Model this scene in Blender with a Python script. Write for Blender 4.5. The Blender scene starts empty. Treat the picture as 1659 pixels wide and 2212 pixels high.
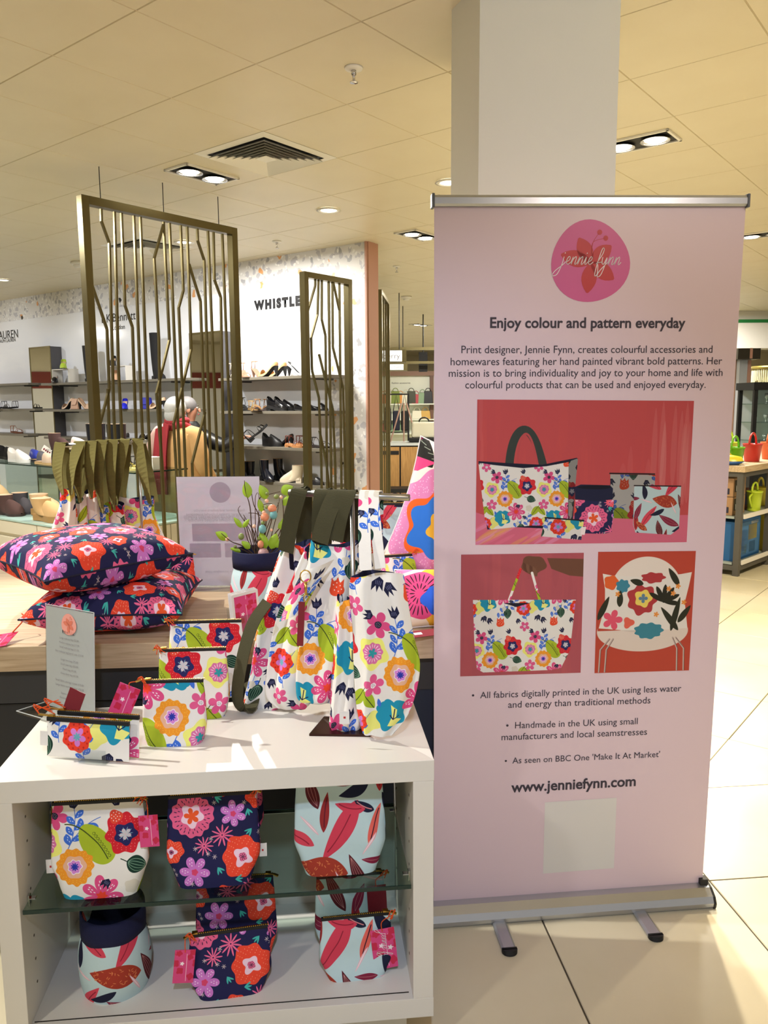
import bpy, math, random
import numpy as np
from mathutils import Matrix, Vector
PI = math.pi
RNG = random.Random(7)
sc = bpy.context.scene
# ------------------------------------------------------------------ camera
FPX, PITCH, ROLL, EYE = 1688.08, .136546, .0065536, 1.56
cp, sp = math.cos(PITCH), math.sin(PITCH)
FW = np.array([0, cp, -sp]); DN0 = np.array([0, -sp, -cp]); RT0 = np.array([1., 0, 0])
RT = math.cos(ROLL)*RT0 + math.sin(ROLL)*DN0
DN = -math.sin(ROLL)*RT0 + math.cos(ROLL)*DN0
cam_data = bpy.data.cameras.new('camera')
cam = bpy.data.objects.new('camera', cam_data); sc.collection.objects.link(cam)
cam_data.sensor_fit = 'VERTICAL'; cam_data.sensor_height = 24; cam_data.lens = FPX/2212*24
cam_data.clip_start = .05; cam_data.clip_end = 200
cam.matrix_world = Matrix(((RT[0], -DN[0], -FW[0], 0), (RT[1], -DN[1], -FW[1], 0), (RT[2], -DN[2], -FW[2], EYE), (0, 0, 0, 1)))
sc.camera = cam
# ------------------------------------------------------------------ world, exposure
world = bpy.data.worlds.new('world'); sc.world = world; world.use_nodes = True
world.node_tree.nodes['Background'].inputs[0].default_value = (1.0, .95, .86, 1)
world.node_tree.nodes['Background'].inputs[1].default_value = .43
sc.view_settings.view_transform = 'Standard'; sc.view_settings.look = 'None'
sc.view_settings.gamma = 1; sc.view_settings.use_curve_mapping = False
sc.view_settings.exposure = 0.27
sc.cycles.use_denoising = True
sc.cycles.max_bounces = 8; sc.cycles.diffuse_bounces = 4; sc.cycles.glossy_bounces = 4
sc.cycles.transmission_bounces = 8; sc.cycles.transparent_max_bounces = 12
sc.cycles.sample_clamp_indirect = 4.0; sc.cycles.caustics_reflective = False; sc.cycles.caustics_refractive = False
WARM, COOL, NEUT = (1, .86, .62), (.66, .76, 1), (1, .96, .88)
def spot(name, loc, aim, watt, col, deg=80, blend=.5, size=.05):
    d = bpy.data.lights.new(name, 'SPOT'); d.energy = watt; d.color = col; d.spot_size = math.radians(deg)
    d.spot_blend = blend; d.shadow_soft_size = size
    o = bpy.data.objects.new(name, d); sc.collection.objects.link(o); o.location = loc
    o.rotation_euler = (Vector(aim)-Vector(loc)).to_track_quat('-Z', 'Y').to_euler(); return o
def area(name, loc, aim, watt, col, sx, sy):
    d = bpy.data.lights.new(name, 'AREA'); d.shape = 'RECTANGLE'; d.size = sx; d.size_y = sy; d.energy = watt; d.color = col
    o = bpy.data.objects.new(name, d); sc.collection.objects.link(o); o.location = loc
    o.rotation_euler = (Vector(aim)-Vector(loc)).to_track_quat('-Z', 'Y').to_euler(); return o
# ceiling spotlights of the shop (fixtures at z 3.03)
spot('spot_light', (1.02, 2.72, 2.99), (1.35, 1.9, 0), 200, NEUT, 84, .3, .02)          # behind the banner
spot('spot_light', (-1.16, 5.24, 2.98), (-.35, 1.85, .74), 330, NEUT, 44, .5, .03)      # twin fixture, aims at the hanging bags
spot('spot_light', (-2.6, 2.3, 2.98), (-.5, 2.0, .8), 310, NEUT, 64, .5, .03)           # left, over the cushions
spot('spot_light', (1.46, 4.67, 2.98), (2.4, 3.0, 0), 420, WARM, 100, .6, .05)
spot('spot_light', (3.0, 4.2, 2.98), (3.2, 4.6, 0), 420, WARM, 130, .8, .05)
spot('spot_light', (.10, -.70, 2.98), (.10, 1.95, .9), 165, COOL, 46, .8, .08)           # shop-side key, cool
spot('spot_light', (2.0, -.60, 2.98), (.80, 2.24, 1.35), 72, (1, .80, .68), 38, .8, .08)  # warm key on the banner
spot('spot_light', (-1.9, -.50, 2.98), (-.70, 2.1, .75), 95, (1, .93, .82), 46, .8, .08)  # key on the unit's left half
for k, s_ in enumerate((-1.6, .4, 2.4, 4.2, 5.6)):                                         # wall washers over the shoe wall
    spot('wall_washer', (-5.344+.804*s_-.5946*2.0, 11.22-.5946*s_-.804*2.0, 2.98), (-5.344+.804*s_, 11.22-.5946*s_, 1.5), 64 if s_ < 5 else 38, (.93, .96, 1), 90, .8, .04)
spot('spot_light', (1.5, .6, 2.98), (.6, 3.0, 2.7), 45, (.9, .96, 1), 60, 1, .1)   # added fill to brighten the column, no fixture of its own
for loc in ((-3.2, 5.2, 2.98), (-1.6, 7.2, 2.98), (3.4, 8.2, 2.98), (.9, 10.5, 2.98), (5.0, 12, 2.98), (1.4, 14, 2.98), (1.2, 19, 2.98), (6, 19, 2.98), (-9.5, 10, 2.98), (-9.5, 14, 2.98)):  # added fills without fixtures; the far left pair brightens what the mirrors reflect
    area('ceiling_fill', loc, (loc[0], loc[1], 0), 88 if loc[0] < -1 and loc[1] < 8 else 85, NEUT, .5, .5)

# ------------------------------------------------------------------ placing helpers: a pixel seen from the eye onto a real plane
EYEP = np.array([0, 0, EYE])
def ray(x, y): return FW + RT*(x-829.5)/FPX + DN*(y-1106)/FPX
def at_z(x, y, z): d = ray(x, y); return EYEP + d*(z-EYE)/d[2]
def at_y(x, y, Y): d = ray(x, y); return EYEP + d*Y/d[1]
def at_line(x, y, A, B):
    d = ray(x, y); n = (-(B[1]-A[1]), B[0]-A[0]); t = (n[0]*A[0]+n[1]*A[1])/(n[0]*d[0]+n[1]*d[1]); return EYEP + d*t
# ------------------------------------------------------------------ naming
def link(o): sc.collection.objects.link(o); return o
def tag(o, label, cat, group=None, kind=None):
    if label: o['label'] = label
    if cat: o['category'] = cat
    if group: o['group'] = group
    if kind: o['kind'] = kind
    return o
def thing(name, label, cat, loc=(0, 0, 0), rz=0., group=None, rx=0., ry=0.):
    o = link(bpy.data.objects.new(name, None)); o.empty_display_size = .05
    o.location = loc; o.rotation_euler = (rx, ry, rz); return tag(o, label, cat, group)
def struct(o): o['kind'] = 'structure'; return o
def copy_tree(o, parent=None, kids=None):
    kids = kids or {}
    c = link(o.copy()); c.parent = parent
    for ch in o.children: copy_tree(ch, c)
    return c
# ------------------------------------------------------------------ mesh builder
def rotz(a):
    c, s = math.cos(a), math.sin(a); return np.array([[c, -s, 0], [s, c, 0], [0, 0, 1.]])
def euler(rx, ry, rz): return np.array(Matrix.Rotation(rz, 3, 'Z') @ Matrix.Rotation(ry, 3, 'Y') @ Matrix.Rotation(rx, 3, 'X'))
class MB:
    def __init__(s): s.v = []; s.f = []; s.uv = []; s.n = 0; s.hasuv = False
    def add(s, verts, faces, uvs=None):
        s.v.extend([tuple(map(float, p)) for p in verts])
        for k, fc in enumerate(faces):
            s.f.append([i+s.n for i in fc])
            if uvs is not None: s.uv.extend([uvs[i] for i in fc]); s.hasuv = True
            else: s.uv.extend([(0, 0)]*len(fc))
        s.n += len(verts); return s
    def box(s, x0, x1, y0, y1, z0, z1, rot=None, org=(0, 0, 0)):
        P = np.array([(x, y, z) for z in (z0, z1) for y in (y0, y1) for x in (x0, x1)], float)
        if rot is not None: P = P @ rot.T + np.array(org)
        return s.add(P, [(0, 2, 3, 1), (4, 5, 7, 6), (0, 1, 5, 4), (2, 6, 7, 3), (0, 4, 6, 2), (1, 3, 7, 5)])
    def bar(s, p, q, w, h=None, up=(0, 0, 1)):
        h = h or w; p = np.array(p, float); q = np.array(q, float); d = q-p; L = np.linalg.norm(d); d /= L
        up = np.array(up, float)
        if abs(d@up) > .98: up = np.array([0, 1., 0])
        a = np.cross(d, up); a /= np.linalg.norm(a); b = np.cross(a, d)
        P = [e+a*i*w/2+b*j*h/2 for e in (p, q) for i, j in ((-1, -1), (1, -1), (1, 1), (-1, 1))]
        return s.add(P, [(0, 1, 2, 3), (7, 6, 5, 4), (0, 4, 5, 1), (1, 5, 6, 2), (2, 6, 7, 3), (3, 7, 4, 0)])
    def tube(s, path, r, n=8, cap=True, flat=1.):
        path = [np.array(p, float) for p in path]; N = len(path)
        rs = r if hasattr(r, '__len__') else [r]*N
        prev = None; V = []
        for i, p in enumerate(path):
            d = path[min(i+1, N-1)]-path[max(i-1, 0)]; d /= (np.linalg.norm(d)+1e-12)
            if prev is None:
                u = np.array([0, 0, 1.]) if abs(d[2]) < .9 else np.array([1., 0, 0])
            else: u = prev
            u = u-d*(u@d); u /= (np.linalg.norm(u)+1e-12); prev = u; w = np.cross(d, u)
            for k in range(n):
                t = 2*PI*k/n; V.append(p+rs[i]*(math.cos(t)*u+flat*math.sin(t)*w))
        F = [(i*n+k, i*n+(k+1) % n, (i+1)*n+(k+1) % n, (i+1)*n+k) for i in range(N-1) for k in range(n)]
        if cap: F += [tuple(range(n-1, -1, -1)), tuple((N-1)*n+k for k in range(n))]
        return s.add(V, F)
    def lathe(s, prof, n=20, c=(0, 0, 0), cap=True, sx=1., sy=1.):
        V = [(c[0]+sx*r*math.cos(2*PI*k/n), c[1]+sy*r*math.sin(2*PI*k/n), c[2]+z) for r, z in prof for k in range(n)]
        N = len(prof)
        F = [(i*n+k, i*n+(k+1) % n, (i+1)*n+(k+1) % n, (i+1)*n+k) for i in range(N-1) for k in range(n)]
        if cap: F += [tuple(range(n-1, -1, -1)), tuple((N-1)*n+k for k in range(n))]
        U = [(k/n, z) for r, z in prof for k in range(n)]
        return s.add(V, F)
    def ball(s, c, r, n=10, m=7, sx=1, sy=1, sz=1, rot=None):
        V = []
        for i in range(m+1):
            a = PI*i/m
            for k in range(n):
                t = 2*PI*k/n; p = np.array([sx*r*math.sin(a)*math.cos(t), sy*r*math.sin(a)*math.sin(t), -sz*r*math.cos(a)])
                if rot is not None: p = rot@p
                V.append(p+np.array(c))
        return s.add(V, [(i*n+k, i*n+(k+1) % n, (i+1)*n+(k+1) % n, (i+1)*n+k) for i in range(m) for k in range(n)])
    def grid(s, fn, nu, nv, uvfn=None, wrapu=False):
        V = [fn(i/(nu-1) if not wrapu else i/nu, j/(nv-1)) for j in range(nv) for i in range(nu)]
        if not wrapu:
            F = [(j*nu+i, j*nu+i+1, (j+1)*nu+i+1, (j+1)*nu+i) for j in range(nv-1) for i in range(nu-1)]
        else:
            F = [(j*nu+i, j*nu+(i+1) % nu, (j+1)*nu+(i+1) % nu, (j+1)*nu+i) for j in range(nv-1) for i in range(nu)]
        U = [uvfn(i/(nu-1), j/(nv-1)) for j in range(nv) for i in range(nu)] if uvfn else None
        return s.add(V, F, U)
    def prism(s, poly, y0, y1, axis='y'):
        n = len(poly)
        f = {'y': lambda a, b, t: (a, t, b), 'z': lambda a, b, t: (a, b, t), 'x': lambda a, b, t: (t, a, b)}[axis]
        V = [f(a, b, y0) for a, b in poly]+[f(a, b, y1) for a, b in poly]
        F = [tuple(range(n)), tuple(range(2*n-1, n-1, -1))]+[(i, n+i, n+(i+1) % n, (i+1) % n) for i in range(n)]
        return s.add(V, F)
    def data(s, name, mat, smooth=False, fix=True):
        me = bpy.data.meshes.new(name); me.from_pydata(s.v, [], s.f)
        if s.hasuv:
            l = me.uv_layers.new(name='UVMap'); l.data.foreach_set('uv', np.array(s.uv, np.float32).ravel())
        if fix:
            import bmesh
            b = bmesh.new(); b.from_mesh(me); bmesh.ops.recalc_face_normals(b, faces=b.faces); b.to_mesh(me); b.free()
        if smooth: me.polygons.foreach_set('use_smooth', [True]*len(me.polygons))
        me.materials.append(mat); me.update(); return me
    def build(s, name, mat, parent=None, smooth=False, bevel=0, fix=True, loc=None, rot=None):
        o = link(bpy.data.objects.new(name, s.data(name, mat, smooth, fix)))
        if parent is not None: o.parent = parent
        if loc is not None: o.location = loc
        if rot is not None: o.rotation_euler = rot
        if bevel:
            m = o.modifiers.new('bevel', 'BEVEL'); m.width = bevel; m.segments = 2; m.limit_method = 'ANGLE'
        return o
# ------------------------------------------------------------------ materials
def hexc(h):
    h = h.lstrip('#'); return tuple(int(h[i:i+2], 16)/255 for i in (0, 2, 4))
def lin(h):
    c = hexc(h) if isinstance(h, str) else h
    return tuple((x/12.92 if x <= .04045 else ((x+.055)/1.055)**2.4) for x in c)+(1,)
MATS = {}
def mat(name, col='#ffffff', rough=.6, metal=0., spec=.5, noise=0., nscale=20., bump=0., bscale=80., trans=0., ior=1.45, alpha=1., emit=0., coat=0., stretch=None, sheen=0.):
    if name in MATS: return MATS[name]
    m = bpy.data.materials.new(name); m.use_nodes = True; N = m.node_tree.nodes; L = m.node_tree.links
    b = N['Principled BSDF']; c = lin(col); I = b.inputs
    I['Base Color'].default_value = c; I['Roughness'].default_value = rough; I['Metallic'].default_value = metal
    I['Specular IOR Level'].default_value = spec; I['IOR'].default_value = ior
    I['Transmission Weight'].default_value = trans; I['Alpha'].default_value = alpha; I['Coat Weight'].default_value = coat
    if sheen: I['Sheen Weight'].default_value = sheen
    if emit: I['Emission Color'].default_value = c; I['Emission Strength'].default_value = emit
    if noise or bump:
        tc = N.new('ShaderNodeTexCoord'); mp = N.new('ShaderNodeMapping'); L.new(tc.outputs['Object'], mp.inputs[0])
        if stretch: mp.inputs['Scale'].default_value = stretch
    if noise:
        nz = N.new('ShaderNodeTexNoise'); nz.inputs['Scale'].default_value = nscale; nz.inputs['Detail'].default_value = 5
        L.new(mp.outputs[0], nz.inputs[0]); mx = N.new('ShaderNodeMix'); mx.data_type = 'RGBA'; mx.blend_type = 'MIX'
        mx.inputs[6].default_value = tuple(min(1, x*(1-noise)) for x in c[:3])+(1,); mx.inputs[7].default_value = tuple(min(1, x*(1+noise)) for x in c[:3])+(1,)
        L.new(nz.outputs[0], mx.inputs[0]); L.new(mx.outputs[2], I['Base Color'])
    if bump:
        nb = N.new('ShaderNodeTexNoise'); nb.inputs['Scale'].default_value = bscale; nb.inputs['Detail'].default_value = 3
        L.new(mp.outputs[0], nb.inputs[0]); bp = N.new('ShaderNodeBump'); bp.inputs['Strength'].default_value = bump; bp.inputs['Distance'].default_value = .002
        L.new(nb.outputs[0], bp.inputs['Height']); L.new(bp.outputs[0], I['Normal'])
    MATS[name] = m; return m
# ------------------------------------------------------------------ fabric prints, drawn motif by motif with numpy
class Cv:
    def __init__(s, w, h, bg, wrap=True): s.w, s.h, s.wrap = w, h, wrap; s.a = np.empty((h, w, 3), np.float32); s.a[:] = hexc(bg)
    def put(s, fn, cx, cy, R, col, a=1.):
        x0, x1, y0, y1 = int(cx-R)-2, int(cx+R)+3, int(cy-R)-2, int(cy+R)+3
        if not s.wrap: x0, x1, y0, y1 = max(x0, 0), min(x1, s.w), max(y0, 0), min(y1, s.h)
        elif x1-x0 > s.w: x1 = x0+s.w
        if x1 <= x0 or y1 <= y0: return
        xs, ys = np.arange(x0, x1), np.arange(y0, y1); X, Y = np.meshgrid(xs+.5-cx, ys+.5-cy)
        m = (np.clip(.5-fn(X, Y), 0, 1)*a)[..., None]
        ix = np.ix_(ys % s.h, xs % s.w); s.a[ix] = s.a[ix]*(1-m)+np.array(hexc(col), np.float32)*m if isinstance(col, str) else s.a[ix]*(1-m)+col(X+cx, Y+cy)*m
    def blob(s, cx, cy, r, col, n=6, d=.12, rot=0., n2=3, d2=.04, sy=1., a=1.):
        def f(X, Y):
            Y = Y/sy; t = np.arctan2(Y, X)-rot; return np.hypot(X, Y)-r*(1+d*np.cos(n*t)+d2*np.cos(n2*t+1.3))
        s.put(f, cx, cy, r*(1+d+d2)*max(1, sy)+2, col, a)
    def petals(s, cx, cy, r, col, n=5, mn=.3, p=.7, rot=0., sy=1.):
        def f(X, Y):
            Y = Y/sy; t = np.arctan2(Y, X)-rot; return np.hypot(X, Y)-r*(mn+(1-mn)*np.abs(np.cos(n*t/2))**p)
        s.put(f, cx, cy, r*max(1, sy)+2, col)
    def leaf(s, cx, cy, ang, L, W, col, p=1., skew=0., a=1.):
        c, sn = math.cos(ang), math.sin(ang)
        def f(X, Y):
            u = (X*c+Y*sn)/(L/2); v = -X*sn+Y*c - skew*W*(1-u*u)
            uu = np.clip(u, -1, 1); hw = W/2*np.abs((1-uu*uu)*(1+.35*uu*(1 if p > 0 else -1)))**abs(p)
            return np.maximum(np.abs(v)-hw, (np.abs(u)-1)*L/2)
        s.put(f, cx, cy, L/2+W*(.5+abs(skew)), col, a)
    def line(s, pts, w, col, a=1.):
        P = np.array(pts, float); c = (P.min(0)+P.max(0))/2; R = (P.max(0)-P.min(0)).max()/2+w+2; P = P-c
        def f(X, Y):
            d = np.full(X.shape, 1e9)
            for p, q in zip(P[:-1], P[1:]):
                e = q-p; t = np.clip(((X-p[0])*e[0]+(Y-p[1])*e[1])/(e@e+1e-9), 0, 1)
                d = np.minimum(d, np.hypot(X-p[0]-t*e[0], Y-p[1]-t*e[1]))
            return d-w/2
        s.put(f, c[0], c[1], R, col, a)
    def poly(s, pts, col, a=1.):
        P = np.array(pts, float); c = (P.min(0)+P.max(0))/2; R = (P.max(0)-P.min(0)).max()/2+2; P = P-c
        def f(X, Y):
            ins = np.zeros(X.shape, bool); d = np.full(X.shape, 1e9)
            for p, q in zip(P, np.roll(P, -1, 0)):
                e = q-p; t = np.clip(((X-p[0])*e[0]+(Y-p[1])*e[1])/(e@e+1e-9), 0, 1)
                d = np.minimum(d, np.hypot(X-p[0]-t*e[0], Y-p[1]-t*e[1]))
                k = (p[1] > Y) != (q[1] > Y); ins ^= k & (X < e[0]*(Y-p[1])/(e[1]+1e-12)+p[0])
            return np.where(ins, -d, d)
        s.put(f, c[0], c[1], R, col, a)
    def burst(s, cx, cy, r0, r1, n, w, col, rot=0., L=None):
        for k in range(n):
            t = rot+2*PI*k/n; L_ = L or (r1-r0); m = (r0+r1)/2; s.leaf(cx+m*math.cos(t), cy+m*math.sin(t), t, L_, w, col, .5)
    def dots(s, cx, cy, rs, ns, w, l, col, rad=True):
        for r, n in zip(rs, ns):
            for k in range(n):
                t = 2*PI*(k+.5*(r % 2))/n; s.leaf(cx+r*math.cos(t), cy+r*math.sin(t), t if rad else 0, l, w, col, .5)
    def image(s, name):
        im = bpy.data.images.new(name, s.w, s.h); a = np.ones((s.h, s.w, 4), np.float32); a[..., :3] = s.a[::-1]
        im.pixels.foreach_set(a.ravel()); im.update(); im.pack(); return im
def bez(*p, n=14):
    p = [np.array(q, float) for q in p]; out = []
    for i in range(n+1):
        t = i/n; q = p
        while len(q) > 1: q = [a*(1-t)+b*t for a, b in zip(q[:-1], q[1:])]
        out.append(tuple(q[0]))
    return out
def sprig(c, p0, p1, p2, n=5, s=1.):
    P = bez(p0, p1, p2, n=16); c.line(P, 3*s, '#3a66c8')
    for k in range(n):
        i = int(2+k*13/n); x, y = P[i]; dx, dy = P[i+1][0]-x, P[i+1][1]-y; t = math.atan2(dy, dx)+(.9 if k % 2 else -.9)
        cx, cy = x+24*s*math.cos(t), y+24*s*math.sin(t); c.leaf(cx, cy, t, 52*s, 27*s, '#3f6fd4', .8)
        for j in (-1, 0, 1):
            c.leaf(cx+10*s*j*math.cos(t)-5*s*(j % 2-.5)*math.sin(t), cy+10*s*j*math.sin(t)+5*s*(j % 2-.5)*math.cos(t), t, 8*s, 3*s, '#dfe9ff', .5)
    return P
def lantern(c, cx, cy, s, t=PI/2):
    ca, sa = math.cos(t), math.sin(t)
    c.line([(cx-s*.5*ca, cy-s*.5*sa), (cx-s*1.15*ca+5, cy-s*1.15*sa)], 4, '#1c3325')
    c.leaf(cx, cy, t+PI, s*1.35, s*1.0, '#17362c', .75)
    for k in (-.36, -.18, 0, .18, .36):
        P = [(cx+ca*u*s*.62-sa*k*s*(1-u*u)**.6, cy+sa*u*s*.62+ca*k*s*(1-u*u)**.6) for u in np.linspace(-.98, .98, 12)]
        c.line([( cx+(x-cx)*.93, cy+(y-cy)*.93) for x, y in P], 2, '#8fb89a')
def crown(c, cx, cy, s, t, col='#1d1f3d'):
    ca, sa = math.cos(t), math.sin(t)
    pts = [(-.5, -.15), (-.42, .5), (-.12, .1), (.05, .6), (.15, .08), (.5, .4), (.38, -.4), (0, -.6)]
    c.poly([(cx+s*(a*ca-b*sa), cy+s*(a*sa+b*ca)) for a, b in pts], col)
    for k in range(4): c.line([(cx+s*((-.2+.15*k)*ca+.3*sa), cy+s*((-.2+.15*k)*sa-.3*ca)), (cx+s*((-.15+.12*k)*ca), cy+s*((-.15+.12*k)*sa))], 1.6, '#8c90b8')
def make_floral():
    c = Cv(560, 800, '#e9e6e0'); W, H = 560, 800
    # pale yellow blob with pink scalloped flower
    c.blob(190, 216, 78, '#eeee7c', 5, .1, .4); c.blob(190, 216, 52, '#d873a8', 9, .06)
    c.burst(190, 216, 26, 46, 18, 4, '#f7dce8'); c.petals(190, 216, 24, '#2f9aa5', 5, .4, .8, .3)
    c.blob(205, 575, 60, '#e8e67e', 4, .12, .2)
    # teal flower with yellow wedge
    c.blob(308, 528, 78, '#1f93b4', 5, .13, .5); c.blob(262, 500, 40, '#1f93b4', 4, .1); c.blob(340, 480, 36, '#1f93b4', 3, .1)
    c.poly([(296, 470), (330, 492), (332, 540), (372, 556), (340, 590), (298, 584), (310, 530)], '#f0f08a')
    c.line([(318, 490), (318, 545)], 5, '#1f2047'); c.line([(300, 524), (318, 546), (346, 528)], 5, '#1f2047')
    # olive leaf pair
    c.leaf(96, 450, -.9, 130, 66, '#a3b82c', .75); c.leaf(170, 452, -2.3, 120, 60, '#a3b82c', .75)
    c.line(bez((60, 500), (96, 450), (128, 402)), 4, '#39451c'); c.line(bez((206, 496), (170, 450), (136, 410)), 4, '#39451c')
    c.line(bez((132, 404), (150, 360), (210, 380)), 4, '#39451c')
    # magenta simple flower
    c.petals(240, 84, 66, '#d94f84', 5, .38, .6, .2); c.blob(240, 84, 17, '#26233a', 5, .02); c.dots(240, 84, (6, 11), (5, 9), 2.4, 2.4, '#d8c8d0')
    c.petals(190, 380, 58, '#df5c8f', 5, .36, .6, .9); c.blob(190, 380, 14, '#f3e9ef', 5, .05); c.dots(190, 380, (4, 8), (3, 7), 2.4, 4, '#3a2f45')
    c.petals(128, 775, 52, '#dd5a8c', 5, .36, .6, .4); c.blob(128, 775, 13, '#f3e9ef', 5, .05); c.dots(128, 775, (4, 8), (3, 7), 2.4, 4, '#3a2f45')
    # blue sprigs
    sprig(c, (300, 236), (350, 150), (330, 40), 6); sprig(c, (300, 236), (350, 130), (450, 96), 4, 1.05)
    sprig(c, (150, 720), (120, 620), (190, 520), 5); sprig(c, (395, 690), (470, 640), (478, 520), 4); sprig(c, (18, 620), (10, 540), (30, 470), 4)
    # large chartreuse leaf
    c.leaf(430, 216, .95, 216, 134, '#a9bd2e', .5); c.line(bez((290, 120), (380, 110), (480, 290)), 5, '#40501d')
    for k in range(9): c.blob(420+k*8.5, 168+k*13.5, 7, '#40501d', 3, 0); c.blob(420+k*8.5-.6, 168+k*13.5, 5.2, '#a9bd2e', 3, 0)
    # orange scalloped flower
    c.blob(330, 318, 84, '#f09a2c', 13, .05, 0, 4, .03); c.dots(330, 318, (62, 70, 77), (22, 26, 30), 3.2, 3.2, '#f6d04f')
    c.blob(330, 318, 52, '#e7b598', 6, .06); c.blob(330, 318, 33, '#f3eaf6', 7, .1); c.blob(330, 318, 29, '#d58ad6', 7, .1)
    c.burst(330, 318, 0, 19, 9, 6.5, '#2738a6')
    # red flower, navy centre
    c.blob(0+4, 176, 92, '#d32532', 7, .1, .3, 3, .05); c.dots(4, 176, (58, 68, 78), (17, 20, 24), 3, 4.5, '#f29a8e')
    c.blob(4, 178, 50, '#27275f', 5, .14, .2); c.petals(4, 178, 28, '#d9c3c9', 5, .35, .7, .5); c.burst(4, 178, 4, 34, 10, 2.6, '#a8dbe4')
    # lanterns
    lantern(c, 54, 322, 74, .35); lantern(c, 506, 640, 78)
    # pink dotted star
    c.petals(452, 456, 98, '#de4f86', 7, .3, .55, .1); c.blob(452, 456, 22, '#e8452e', 7, .2)
    for k in range(7):
        t = .1+2*PI*k/7
        for r, o in ((38, 0), (54, .1), (54, -.1), (68, 0), (70, .13)): c.leaf(452+r*math.cos(t+o), 456+r*math.sin(t+o), t, 11, 5, '#f7dfe8', .5)
    # red scalloped flower with lilac star
    c.blob(112, 576+12, 72, '#e8402a', 9, .05, 0, 4, .03)
    c.dots(112, 588, (58,), (13,), 10, 10, '#bd2a1e'); c.dots(112, 588, (43,), (7,), 9, 9, '#bd2a1e')
    c.petals(112, 588, 46, '#cf7ccb', 5, .42, .8, .25); c.petals(112, 588, 20, '#6aa7b8', 7, .4, .8)
    c.blob(470, 590, 22, '#d5cfc0', 5, .08); c.blob(30, 420, 34, '#d9d3c4', 5, .08)
    # tulip and crowns
    c.blob(432, 735, 40, '#e9502f', 3, .06, .5); c.poly([(396, 724), (400, 680), (418, 704), (434, 674), (448, 704), (468, 682), (468, 730)], '#e9502f')
    for q in ((412, 716), (430, 726), (450, 716), (420, 742), (442, 746), (430, 704), (458, 734)): c.leaf(q[0], q[1], 1, 7, 6, '#ffe3d8', .5)
    for x, y, s, t in ((262, 690, 62, .3), (322, 712, 60, -.5), (196, 24, 48, 2.), (330, 20, 54, 3.), (470, 400, 44, .6), (520, 20, 50, 2.6), (60, 720, 50, -.4), (540, 520, 40, 1)): crown(c, x, y, s, t)
    c.leaf(230, 470, 1.2, 44, 22, '#3f6fd4', .8); c.blob(520, 96, 30, '#e24a35', 3, .1); c.dots(520, 96, (8, 20), (4, 9), 5, 5, '#fbe6df')
    return c
def make_navy():
    c = Cv(600, 600, '#22224c')
    def pinkf(x, y, r, rot):
        c.blob(x, y, r, '#e8648f', 13, .05, rot, 4, .05); c.burst(x, y, r*.68, r*.92, 24, 4.5, '#3a2347', rot, r*.15); c.burst(x, y, r*.6, r*.7, 18, 4, '#3a2347', rot+.13, r*.12)
        c.blob(x, y, r*.5, '#f2cfe0', 5, .16, rot, 3, .06); c.petals(x, y, r*.38, '#ea5a2c', 5, .33, .8, rot+.5)
    def redf(x, y, r, rot):
        c.blob(x, y, r, '#ee4a33', 7, .07, rot, 3, .05); c.dots(x, y, (r*.62, r*.74, r*.86), (16, 20, 24), 3, 5, '#ffb08e')
        c.blob(x, y, r*.42, '#f0cfe2', 4, .22, rot, 3, .08); c.blob(x, y, r*.2, '#e46b94', 4, .1, rot); c.burst(x, y, 0, r*.17, 7, 3, '#33203e'); c.dots(x, y, (r*.18,), (7,), 4, 4, '#33203e')
    def lilac(x, y, r, rot):
        c.petals(x, y, r, '#cd78c9', 6, .34, .6, rot)
        for k in range(6):
            t = rot+2*PI*k/6
            for q, o in ((.45, 0), (.62, .12), (.62, -.12), (.8, 0), (.82, .14)): c.leaf(x+r*q*math.cos(t+o), y+r*q*math.sin(t+o), t, 8, 4.5, '#f6def2', .5)
        c.blob(x, y, r*.2, '#d8456e', 5, .1)
    def star(x, y, r, rot): c.burst(x, y, 0, r, 11, r*.15, '#f06c97', rot); c.blob(x, y, r*.2, '#f06c97', 5, 0); c.blob(x, y, 4, '#2c1f45', 3, 0)
    pinkf(130, 150, 110, .2); redf(392, 378, 106, .5); pinkf(560, 560, 96, 1.); redf(500, 60, 84, 1.2); redf(20, 330, 62, .1); redf(300, 590, 70, .8)
    lilac(345, 150, 70, .4); lilac(140, 440, 80, .1); lilac(540, 220, 62, .7); star(285, 262, 60, .2); star(190, 312, 50, .6); star(545, 330, 52, .1); star(430, 545, 50, .4); star(260, 20, 48, .3)
    for x, y, t in ((250, 60, .5), (440, 240, 2.4), (260, 420, 1.), (60, 560, -.6), (530, 430, .4), (210, 530, 2), (420, 130, 1.3), (350, 490, 0)):
        for o in (-.5, 0, .5): c.leaf(x+20*math.cos(t+o), y+20*math.sin(t+o), t+o, 42, 9, '#45b8ae', .8)
    r = random.Random(3)
    for k in range(46):
        x, y = r.random()*600, r.random()*600
        if np.abs(c.a[int(y), int(x)]-np.array(hexc('#22224c'))).max() < .03 and np.abs(c.a[int(y+9) % 600, int(x+9) % 600]-np.array(hexc('#22224c'))).max() < .03:
            c.burst(x, y, 0, 13, 6, 2.6, '#e9d6d0', r.random())
    return c
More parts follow.
